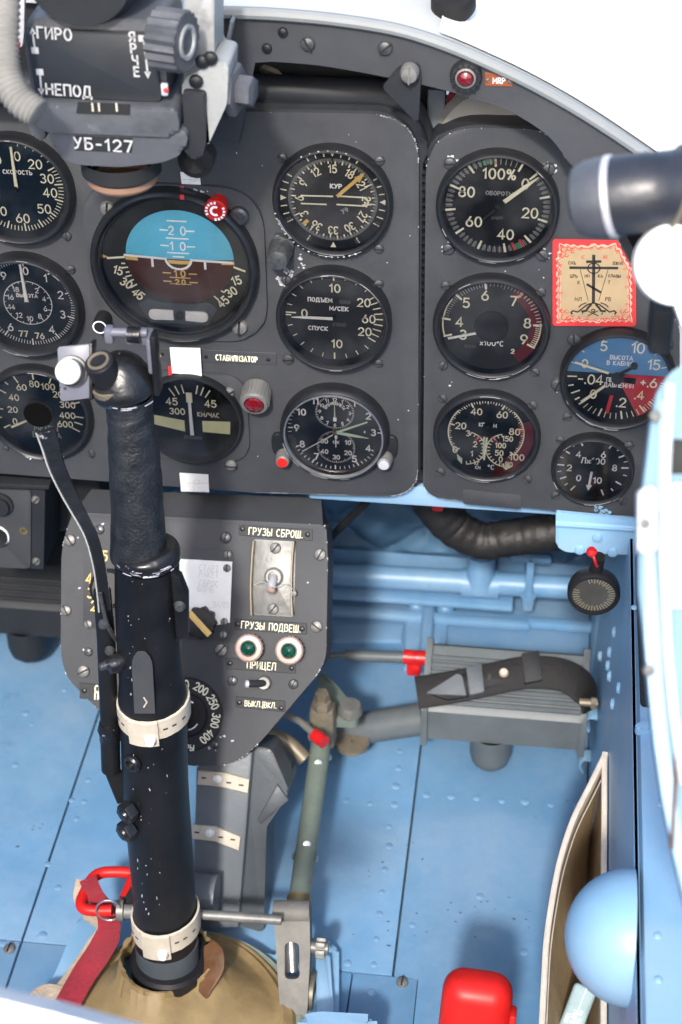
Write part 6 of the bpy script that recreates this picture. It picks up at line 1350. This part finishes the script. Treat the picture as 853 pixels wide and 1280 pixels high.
for x, y in ((141, 803), (133, 770)): m_ = MB(); p = SP(x, y) + Vector((0, -.008, 0)); m_.lathe([(.0038, 0), (.003, .003), (.0001, .0035)], seg=14, M=Matrix.Translation(p) @ RX90); part('pin', m_, 'screw_dark', t, True)
m_ = MB(); m_.tube(catmull([SP(130, 728) + Vector((0, -.012, 0)), SP(138, 770) + Vector((0, -.009, 0)), SP(145, 800)], 5), .0016, 8); part('spring_wire', m_, 'screw_dark', t, True)

# leather boot
bc = PZ(226, 1300, .012); nc = SP(213, 1226)
t = thing('stick_boot', 'tan leather boot with torn collar around the foot of the stick', 'boot', Matrix.Translation(bc))
prof = [(.1000, 0), (.1000, .004), (.0960, .0065), (.0945, .006), (.0925, .0062), (.0895, .0090), (.0870, .0088), (.083, .0110), (.078, .0100), (.074, .0112), (.060, .0180), (.050, .0245), (.043, .0305), (.0385, .038), (.0375, .043), (.0360, .0432), (.0350, .038)]
def boot_v(r, z, a):
    f = min(1, z / .038); w_ = .0012 * math.sin(5 * a + 1) * (r > .05) * (r < .09) + (random.uniform(-.0014, .0014) if z > .037 else 0) - (.010 * max(0, math.cos(a - 5.3)) ** 8 if z > .037 else 0)
    return Vector((bc.x + (nc.x - bc.x) * f + (r + w_) * math.cos(a), bc.y + (nc.y - bc.y) * f + (r + w_) * math.sin(a), bc.z + z + (w_ if z > .037 else 0)))
n = 72; m_ = MB(); m2_ = MB()
for tgt, pr in ((m2_, prof[:5]), (m_, prof[4:])):
    vs = [boot_v(r, z, 2 * math.pi * k / n) for r, z in pr for k in range(n)]
    tgt.add(vs, [[j * n + k, j * n + (k + 1) % n, (j + 1) * n + (k + 1) % n, (j + 1) * n + k] for j in range(len(pr) - 1) for k in range(n)])
part('leather', m_, 'tan_leather', t, True); part('rim', m2_, 'boot_rim', t, True)
m_ = MB(); pp = [PZ(x, y, z) for x, y, z in ((262, 1180, .062), (268, 1196, .060), (267, 1212, .054), (258, 1234, .046), (254, 1250, .040))]; m_.bar(catmull(pp, 5), [.010, .012, .014, .016, .018, .019, .02, .02, .02, .02, .019, .018, .017, .016, .015, .013, .012, .011, .010, .008, .006], .0032, (1, -.6, .2)); part('torn_flap', m_, 'brown_leather', t, True)

# steel cross rod, red handle, ribbon and ring
m_ = MB(); m_.tube([PZ(146, 1138, .085), PZ(250, 1143, .085), PZ(352, 1150, .085)], .0040, 16); single('cross_rod', m_, 'dull_steel', 'plain steel rod passing behind the foot of the stick to the steel lever', 'rod', world_base=PZ(250, 1143, .085))
t = thing('pull_handle', 'bright red wire pull handle left of the foot of the stick', 'handle', Matrix.Translation(PZ(130, 1120, .09)))
m_ = MB(); m_.tube(catmull([PZ(x, y, .09) for x, y in ((172, 1092), (150, 1090), (128, 1091), (116, 1098), (108, 1112), (102, 1126), (104, 1135), (116, 1138), (140, 1138))], 5), .0046, 14); m_.tube([PZ(166, 1096, .09), PZ(161, 1108, .09), PZ(154, 1122, .09)], [.0040, .0036, .003], 12); part('loop', m_, 'red_paint', t, True)
m_ = MB(); m_.tube([PZ(147, 1138, .09), PZ(155, 1138, .09)], .0085, 20); m_.tube([PZ(154, 1139, .09), PZ(170, 1140, .088)], .0058, 16); part('ferrule', m_, 'dull_steel', t, True)
m_ = MB(); m_.prism(roundpoly([PZ(x, y, .095) for x, y in ((150, 1130), (156, 1106), (166, 1096), (170, 1130))], .002), .086, .092, .001); part('bracket', m_, 'casing_paint', t, True)
m_ = MB(); cq_ = PZ(136, 1138, .095); m_.tube([cq_ + Vector((.0095 * math.cos(a), .0015 * math.cos(a), .0115 * math.sin(a))) for a in np.linspace(0, 2 * math.pi, 29)], .0009, 8, False); single('split_ring', m_, 'steel', 'thin steel split ring threaded on the red pull handle', 'ring', world_base=cq_)
t = thing('warning_ribbon', 'folded red webbing ribbon tied to the red pull handle', 'ribbon', Matrix.Translation(PZ(110, 1200, .03)))
m_ = MB(); pp = [PZ(x, y, z) for x, y, z in ((110, 1098, .098), (118, 1118, .092), (134, 1140, .078), (136, 1165, .064), (124, 1190, .052), (104, 1220, .042), (84, 1256, .034))]; m_.bar(catmull(pp, 6), [.014] * 12 + [.018] * 7 + [.020] * 18, .0018, (1, .15, 0)); part('red_side', m_, 'ribbon_red', t, True)
m_ = MB(); pp = [PZ(x, y, z) for x, y, z in ((103, 1100, .094), (100, 1122, .086), (112, 1142, .072), (132, 1158, .060), (118, 1182, .046), (92, 1218, .036), (66, 1252, .030))]; m_.bar(catmull(pp, 6), [.010] * 12 + [.013] * 25, .0018, (1, .3, .2)); part('plain_side', m_, 'ribbon_back', t, True)
m_ = MB(); pp = [PZ(x, y, .03) for x, y in ((40, 1262), (58, 1246), (78, 1250))]; m_.bar(catmull(pp), .02, .003, (0, 1, .4)); part('hem', m_, 'ribbon_back', t, True)

# ================================================================== GUNSIGHT (near, top left)
GY = -.14
GS = panel_frame(Vector((-.28, GY, .68))) @ Matrix.Scale(1.09, 4)
gq = lambda x, y, h=0.0: PF(x, y, GS, h)
t = thing('gunsight', 'blurred grey and black gunsight body with white lettering at the top left', 'gunsight', GS)
m_ = MB(); m_.prism(roundpoly([gq(x, y) for x, y in ((32, 24), (197, 26), (206, 44), (208, 128), (40, 126), (30, 60))], .004), -.050, -.002, .004); part('body', m_, 'sight_grey', t)
m_ = MB(); m_.prism(roundpoly([gq(x, y) for x, y in ((33, 36), (192, 41), (203, 126), (46, 118))], .0025), -.002, .0015, .0008); fp = part('front_plate', m_, 'sight_plate', t)
m_ = MB()
def gt(s_, x, y, h, ang=0): q = gq(x, y, .002); text(m_, s_, q.x, q.y, h, .0010, ang, z=.0021, sx=1.05)
gt('ГИРО', 68, 42, .0062, -2); gt('НЕПОД', 86, 113, .0062, -2)
for k, ch in enumerate('ЯРЧЕ'): gt(ch, 165 + k * 2, 46 + k * 14.5, .0052)
for (x0, y0, x1, y1) in ((41, 40, 44, 62), (50, 90, 52, 113), (180, 52, 185, 92)):
    a, c = gq(x0, y0, .002), gq(x1, y1, .002); m_.stroke([a.to_2d(), c.to_2d()], .0010, .0021)
for (x, y, d_) in ((41, 38, 1), (52, 115, -1), (185, 94, -1)):
    q = gq(x, y, .002); m_.sheet([(q.x - .0018, q.y - .002 * d_), (q.x + .0018, q.y - .002 * d_), (q.x, q.y + .002 * d_)], .0021)
for (x, y) in ((44, 63), (50, 90), (178, 48)):
    q = gq(x, y, .002); m_.box((q.x, q.y, .0021), (.0040, .0036, .0002))
part('lettering', m_, 'mark_dull', fp)
m_ = MB(); a = gq(27, -10, -.02); c = gq(168, -8, -.02); mid = gq(97, -36, .004); m_.tube([(mid.x, mid.y, -.09), (mid.x, mid.y, -.004), (mid.x, mid.y, .006)], [.0330, .0330, .0295], 40); part('lens_tube', m_, 'casing_paint', t)
m_ = MB(); m_.prism(roundpoly([gq(x, y) for x, y in ((42, 122), (222, 128), (228, 150), (222, 166), (60, 160), (44, 146))], .004), -.055, .006, .003); part('scale_housing', m_, 'sight_grey', t)
m_ = MB(); m_.prism([gq(x, y, .006) for x, y in ((98, 127), (163, 130), (163, 143), (96, 141))], .0062, .0068); sw_ = part('scale_window', m_, 'bay_black', t)
m_ = MB()
for x in (116, 124, 146): q = gq(x, 134, .007); m_.box((q.x, q.y, .0070), (.0010, .005, .0004), .0, Matrix.Identity(4))
part('scale_mark', m_, 'cream_strap', sw_)
m_ = MB(); m_.prism(roundpoly([gq(x, y, .003) for x, y in ((60, 156), (236, 162), (232, 190), (206, 203), (150, 209), (95, 206), (66, 192))], .006), -.055, .003, .003); lb = part('base', m_, 'sight_grey', t)
m_ = MB(); m_.prism([gq(x, y, .0035) for x, y in ((94, 170), (166, 173), (165, 191), (94, 188))], .0030, .0036); lp_ = part('label_plate', m_, 'casing_paint', lb)
m_ = MB(); q = gq(129, 181, .004); text(m_, 'УБ-127', q.x, q.y, .0066, .0011, -1.5, z=.0040, sx=1.1, sp=.3); part('lettering', m_, 'mark_dull', lp_)
c = gq(152, 206, -.022); NR = Matrix.Translation((c.x, c.y, -.022)) @ Matrix.Rotation(R(90), 4, 'X')
m_ = MB(); m_.lathe([(.0235, -.006), (.0235, .003), (.0205, .005), (.020, .008)], seg=40, M=NR); part('neck', m_, 'bay_black', t)
m_ = MB(); m_.lathe([(.0200, .004), (.0206, .006), (.0206, .0090), (.0190, .011), (.0001, .011)], seg=40, M=NR); tr = part('lower_ring', m_, 'tan_ring', t)
m_ = MB(); m_.lathe([(.0209, .0055), (.0211, .007), (.0209, .0100)], seg=14, M=NR, a0=-75, a1=-20); part('red_wax', m_, 'red_seal', tr)
m_ = MB(); q = gq(186, 226, -.01); m_.lathe([(.0001, .009), (.006, .009), (.0105, .006), (.0105, -.006)], seg=24, M=Matrix.Translation((gq(243, 206, -.02).x, gq(243, 206, -.02).y, -.03))); part('rubber_foot', m_, 'black_rubber', t)
# ribbed knob
c = gq(216, 52, .012); KM = Matrix.Translation((c.x, c.y, .010)) @ Matrix.Rotation(R(76), 4, 'Y')
m_ = MB(); prof_ = []
for k in range(72): a = 2 * math.pi * k / 72; r = .0158 + .0010 * math.cos(18 * a); prof_.append((r * math.cos(a), r * math.sin(a)))
m_.prism(prof_, -.010, .008, .0015, KM); kn = part('ribbed_knob', m_, 'sight_grey', t); m_ = MB(); m_.lathe([(.0095, .0076), (.0095, .0092), (.0075, .0092), (.006, .0065), (.0001, .0065)], seg=28, M=KM); part('knob_centre', m_, 'sight_light', kn)
# right hand bracket
m_ = MB(); m_.prism(roundpoly([gq(x, y, -.02) for x, y in ((232, -20), (268, -20), (268, 72), (284, 84), (284, 120), (232, 118), (226, 60))], .003), -.05, -.02, .002); part('upright', m_, 'sight_light', t)
m_ = MB(); m_.prism(roundpoly([gq(x, y, -.004) for x, y in ((228, 100), (272, 76), (286, 80), (284, 130), (262, 178), (258, 182), (258, 120), (228, 124))], .003), -.035, -.004, .002); part('arm', m_, 'sight_light', t)
m_ = MB(); m_.prism(roundpoly([gq(x, y, -.002) for x, y in ((228, 112), (258, 114), (258, 178), (252, 200), (232, 196), (230, 150))], .003), -.03, -.0015, .002); part('arm_cheek', m_, 'casing_paint', t)
c = gq(284, 122, -.01); HM = Matrix.Translation((c.x, c.y, -.022)) @ Matrix.Rotation(R(78), 4, 'Y')
m_ = MB(); m_.lathe([(.0175, -.006), (.0175, -.002), (.013, -.002), (.013, .000), (.0001, .0)], seg=32, M=HM); part('washer', m_, 'casing_paint', t)
m_ = MB(); m_.hexa((0, 0), .0150, .0, .0055, 10, HM); m_.hexa((0, 0), .0090, .0055, .014, 25, HM); part('hex_bolt', m_, 'sight_grey', t)
# left hand cheek
m_ = MB(); m_.prism(roundpoly([gq(x, y, -.01) for x, y in ((30, 112), (46, 112), (50, 130), (58, 176), (44, 176), (32, 150))], .003), -.04, -.010, .002); part('arm_cheek', m_, 'sight_grey', t)
for x, y, nm in ((252, 80, 'screw'), (262, 76, 'screw'), (244, 105, 'screw')): q = gq(x, y); inst('screw', SCR_D, t, Z(q.x, q.y, -.004) @ Matrix.Scale(1.2, 4))
m_ = MB(); q = gq(206, 112, .002); m_.box((q.x, q.y, .0015), (.004, .007, .003), .0008); ry = part('switch_nub', m_, 'silver_paint', t); m_ = MB(); m_.lathe([(.0016, .003), (.0001, .0045)], (q.x + .001, q.y), 10); part('red_dot', m_, 'mark_red', ry)
# hose and things behind the gunsight
m_ = MB(); pts = catmull([PD(x, y, 1.02) for x, y in ((6, -20), (5, 20), (4, 60), (8, 95), (24, 124), (48, 142))], 10); m_.tube(pts, [.0084 + .0014 * (i % 2) for i in range(len(pts))], 18); single('corrugated_hose', m_, 'hose_grey', 'pale grey ribbed hose curving down at the left edge beside the gunsight', 'hose', world_base=PD(8, 95, 1.02))
m_ = MB(); p = PY(20, 60, -.03); m_.box(p + Vector((0, .03, .02)), (.16, .05, .12), .003); t = single('switch_box', m_, 'bay_black', 'black box with yellow letters behind the ribbed hose at the left edge', 'box', world_base=p)
QM = panel_frame(PY(4, 42, -.0555)); m_ = MB()
for s_, y in (('Р', 36), ('Б', 50)): q = PF(6, y, QM); text(m_, s_, q.x, q.y, .0070, .0011, z=.0004)
shift(m_, QM); part('lettering', m_, 'mark_yellow', t, True)
m_ = MB(); q = PY(24, 28, -.075); m_.prism(roundpoly([PF(x, y, panel_frame(q)) for x, y in ((13, -10), (31, -10), (30, 40), (28, 60), (10, 60))], .002), -.004, 0, .001, panel_frame(q)); t = single('lever_plate', m_, 'silver_paint', 'light lilac grey lever plate with pink tip behind the gunsight', 'lever', world_base=q)
m_ = MB(); q2 = panel_frame(q); m_.prism([PF(x, y, q2, .001) for x, y in ((12, 52), (25, 53), (24, 61), (11, 60))], .0004, .0012, 0, q2); part('pink_tip', m_, 'red_paint', t, True)
m_ = MB(); p = PY(60, 110, -.02); m_.tube([p + Vector((-.1, 0, 0)), p + Vector((.08, 0, 0))], .014, 18); single('support_tube', m_, 'casing_paint', 'dark horizontal tube behind the gunsight at the left edge', 'tube', world_base=p)
m_ = MB(); m_.box(PY(120, 60, .05), (.5, .02, .16), .004); single('shroud', m_, 'bay_black', 'black shroud closing the space behind the gunsight', 'shroud', world_base=PY(120, 60, .05))
for x in (215, 275):
    pass

# ================================================================== RIGHT FOREGROUND
dG = .86; rG = 50 * dG / FPX
ax0, ax1 = PD(714, 252, dG), PD(930, 226, dG - .03); d = (ax1 - ax0).normalized(); L = (ax1 - ax0).length
GM = Matrix.Translation(ax0) @ d.to_track_quat('Z', 'Y').to_matrix().to_4x4()
t = thing('hand_grip', 'blurred black cylindrical hand grip entering from the right edge', 'grip', GM)
m_ = MB(); m_.lathe([(.0001, 0), (rG * .55, .0005), (rG * .82, .003), (rG * .95, .008), (rG, .015), (rG, .020)], seg=48); part('end_cap', m_, 'grip_grey', t)
m_ = MB(); m_.lathe([(rG, .0185), (rG * 1.03, .0190), (rG * 1.03, .0215), (rG * .99, .022)], seg=48); part('rim', m_, 'silver_paint', t)
m_ = MB(); m_.lathe([(rG * .985, .021), (rG * .985, .040), (rG * .96, .041), (rG * .96, .052), (rG * .985, .053), (rG * .985, L)], seg=48); part('barrel', m_, 'grip_black', t)
m_ = MB(); m_.tube([(rG * 1.0 * math.cos(a), rG * 1.0 * math.sin(a), .050 + .012 * math.cos(a - 2.2)) for a in np.linspace(0, 2 * math.pi, 49)], .0011, 8, False); part('wire_ring', m_, 'bronze_worn', t)
m_ = MB(); a_ = PD(846, 330, .84); WM = Matrix.Translation(a_) @ (CAM - a_).to_track_quat('Z', 'Y').to_matrix().to_4x4() @ Matrix.Rotation(R(8), 4, 'Y')
t = thing('handle_disc', 'white painted round handle boss below the black grip at the right edge', 'handle', WM)
rr_ = 52 * .84 / FPX; m_.lathe([(rr_, -.012), (rr_, -.002), (rr_ * .97, 0), (.0001, .0006)], seg=56); part('boss', m_, 'white_paint', t)
m_ = MB(); m_.prism(roundpoly([(-.002, -.012), (.05, -.004), (.05, -.045), (.010, -.035)], .004), -.012, -.003, .001); part('arm', m_, 'white_paint', t)
for x, y in ((848, 290), (838, 362)): q = PF(x, y, WM); inst('screw', screw_mesh(.0042, .0012, True, 'screw', 'white_paint'), t, Z(q.x, q.y, .0002, 10))
m_ = MB(); p = PD(826, 400, .95); m_.box(p, (.012, .03, .028), .003); single('dark_link', m_, 'bay_black', 'dark link under the white boss', 'link', world_base=p)
# canopy rail close to the lens on the right
DN = .80
CM = Matrix.Translation(PD(830, 760, DN)) @ Matrix.Rotation(R(52), 4, 'X')
kq = lambda x, y, h=0.0: PF(x, y, CM, h)
t = thing('canopy_rail', 'out of focus white and pale blue canopy rail along the right edge', 'rail', CM)
m_ = MB(); m_.prism(roundpoly([kq(x, y) for x, y in ((860, 452), (838, 466), (822, 490), (814, 530), (808, 580), (802, 625), (799, 660), (799, 740), (806, 800), (812, 870), (818, 930), (828, 1000), (842, 1070), (858, 1140), (960, 1300), (960, 452))], .002), -.018, 0, .004); part('rail', m_, 'rail_pale', t)
m_ = MB(); m_.prism(roundpoly([kq(x, y, .002) for x, y in ((806, 640), (814, 640), (822, 760), (828, 860), (836, 940), (848, 1020), (858, 1080), (858, 1130), (842, 1066), (828, 996), (818, 926), (812, 866), (806, 800))], .002), 0, .0035, .001); part('blue_edge', m_, 'blue_light', t)
m_ = MB(); m_.prism(roundpoly([kq(x, y, .002) for x, y in ((826, 500), (834, 500), (829, 640), (822, 640))], .001), 0, .002, .0006); part('blue_edge', m_, 'blue_light', t)
m_ = MB(); m_.tube([kq(x, y, .004) for x, y in ((838, 480), (832, 600), (830, 700), (834, 800), (842, 890), (856, 980))], .0024, 10); part('seal_strip', m_, 'rail_white', t)
m_ = MB(); m_.prism(roundpoly([kq(x, y, .004) for x, y in ((798, 612), (820, 606), (822, 690), (797, 692))], .002), -.012, .006, .002); part('latch_block', m_, 'rail_white', t)
m_ = MB(); m_.prism(roundpoly([kq(x, y, .004) for x, y in ((836, 604), (900, 604), (900, 760), (834, 760))], .002), 0, .005, .002); part('cover_plate', m_, 'rail_white', t)
for x, y in ((806, 655), (820, 520), (812, 838)):
    q = kq(x, y, .004); m_ = MB(); m_.lathe([(.0030, .0), (.0026, .006), (.0001, .007)], (q.x, q.y), 14); part('bolt', m_, 'dull_steel', t)
m_ = MB(); m_.prism(roundpoly([kq(x, y, .001) for x, y in ((834, 548), (900, 552), (900, 594), (829, 592))], .002), -.01, .0012, .0004); part('dark_recess', m_, 'bay_black', t)
m_ = MB(); m_.tube([kq(848, 900, .004), kq(843, 1000, .004), kq(840, 1062, .004)], .0010, 8); part('brown_seam', m_, 'brown_leather', t)
# white sill close to the lens bottom left
m_ = MB(); SM = Matrix.Translation(PD(60, 1262, .72)) @ Matrix.Rotation(R(50), 4, 'X'); m_.prism([PF(x, y, SM) for x, y in ((-60, 1236), (0, 1250), (70, 1267), (150, 1290), (220, 1310), (200, 1420), (-60, 1420))], -.02, 0, .002)
single('white_sill', m_, 'white_paint', 'out of focus white painted sill cutting the bottom left corner', 'sill', SM)
# red cap
p = PD(593, 1280, 1.24); RM = Matrix.Translation(p) @ Matrix.Rotation(R(70), 4, 'X') @ Matrix.Rotation(R(-3), 4, 'Z')
t = thing('red_lever', 'glossy red rounded handle block rising at the bottom edge', 'handle', RM)
w_ = .0500; m_ = MB(); m_.box((0, -.045, -.016), (w_, .150, .036), .0150, seg=6); part('block', m_, 'red_paint', t)
m_ = MB(); m_.box((w_ / 2 + .0015, -.035, -.012), (.005, .085, .016), .0015); m_.lathe([(.0028, 0), (.0001, .002)], seg=12, M=Matrix.Translation((w_ / 2 + .0036, -.012, -.005)) @ Matrix.Rotation(R(90), 4, 'Y')); part('side_latch', m_, 'red_paint', t)
# canvas pocket on the right wall with a paper packet
ZP = .17
outer = catmull([PZ(x, y, ZP) for x, y in ((757, 946), (738, 985), (716, 1030), (700, 1080), (690, 1130), (683, 1180), (680, 1230), (676, 1310))], 5)
innr = catmull([Vector((min(p.x, .0795), p.y, p.z)) for p in (PZ(x, y, ZP) for x, y in ((758, 946), (763, 985), (765, 1030), (766, 1080), (766, 1130), (767, 1180), (768, 1230), (769, 1310)))], 5)
t = thing('canvas_pocket', 'open brown canvas map pocket with pale edges hanging on the right wall', 'pocket', Matrix.Translation((.06, -.2, .03)))
def cloth(lip, xb, zb, bulge):
    m2 = MB(); vs = []; fs = []; n = len(lip); K = 8
    for p in lip:
        for k in range(K + 1):
            f = k / K; q = p.lerp(Vector((xb, p.y, zb)), f); q.x += bulge * math.sin(f * math.pi) + .0012 * math.sin(p.y * 60 + f * 5) * f; vs.append(q)
    for i in range(n - 1):
        for k in range(K): fs.append([i * (K + 1) + k, i * (K + 1) + k + 1, (i + 1) * (K + 1) + k + 1, (i + 1) * (K + 1) + k])
    m2.add(vs, fs); return m2
part('back_panel', cloth(innr, .0745, .035, -.001), 'canvas_in', t, True); part('front_panel', cloth(outer, .0745, .055, -.001), 'canvas_in', t, True)
m_ = MB(); m_.bar([p + Vector((0, 0, .001)) for p in outer], .009, .0042, (0, 0, 1)); part('front_hem', m_, 'canvas_edge', t, True)
m_ = MB(); m_.bar([p + Vector((-.001, 0, .001)) for p in innr], .009, .0042, (0, 0, 1)); part('back_hem', m_, 'canvas_edge', t, True)
m_ = MB(); m_.tube([p + Vector((.0035, 0, -.007)) for p in outer], .0005, 5); part('stitching', m_, 'canvas_edge', t, True)
KM2 = Matrix.Translation(PZ(722, 1262, .13)) @ Matrix.Rotation(R(35), 4, 'X') @ Matrix.Rotation(R(-18), 4, 'Z')
m_ = MB(); m_.box((0, -.010, 0), (.017, .055, .010), .003, seg=3); t = single('packet', m_, 'packet', 'small pale turquoise printed packet tucked inside the canvas pocket', 'packet', KM2)
m_ = MB()
for k, s_ in enumerate(('& ROLL TH', 'SE & ROLL', 'ROLL')): text(m_, s_, .003 - k * .004, -.008, .0024, .0004, 90, z=.0054)
m_.box((.0005, .005, .0051), (.0005, .04, .0001)); part('lettering', m_, 'paper', t)
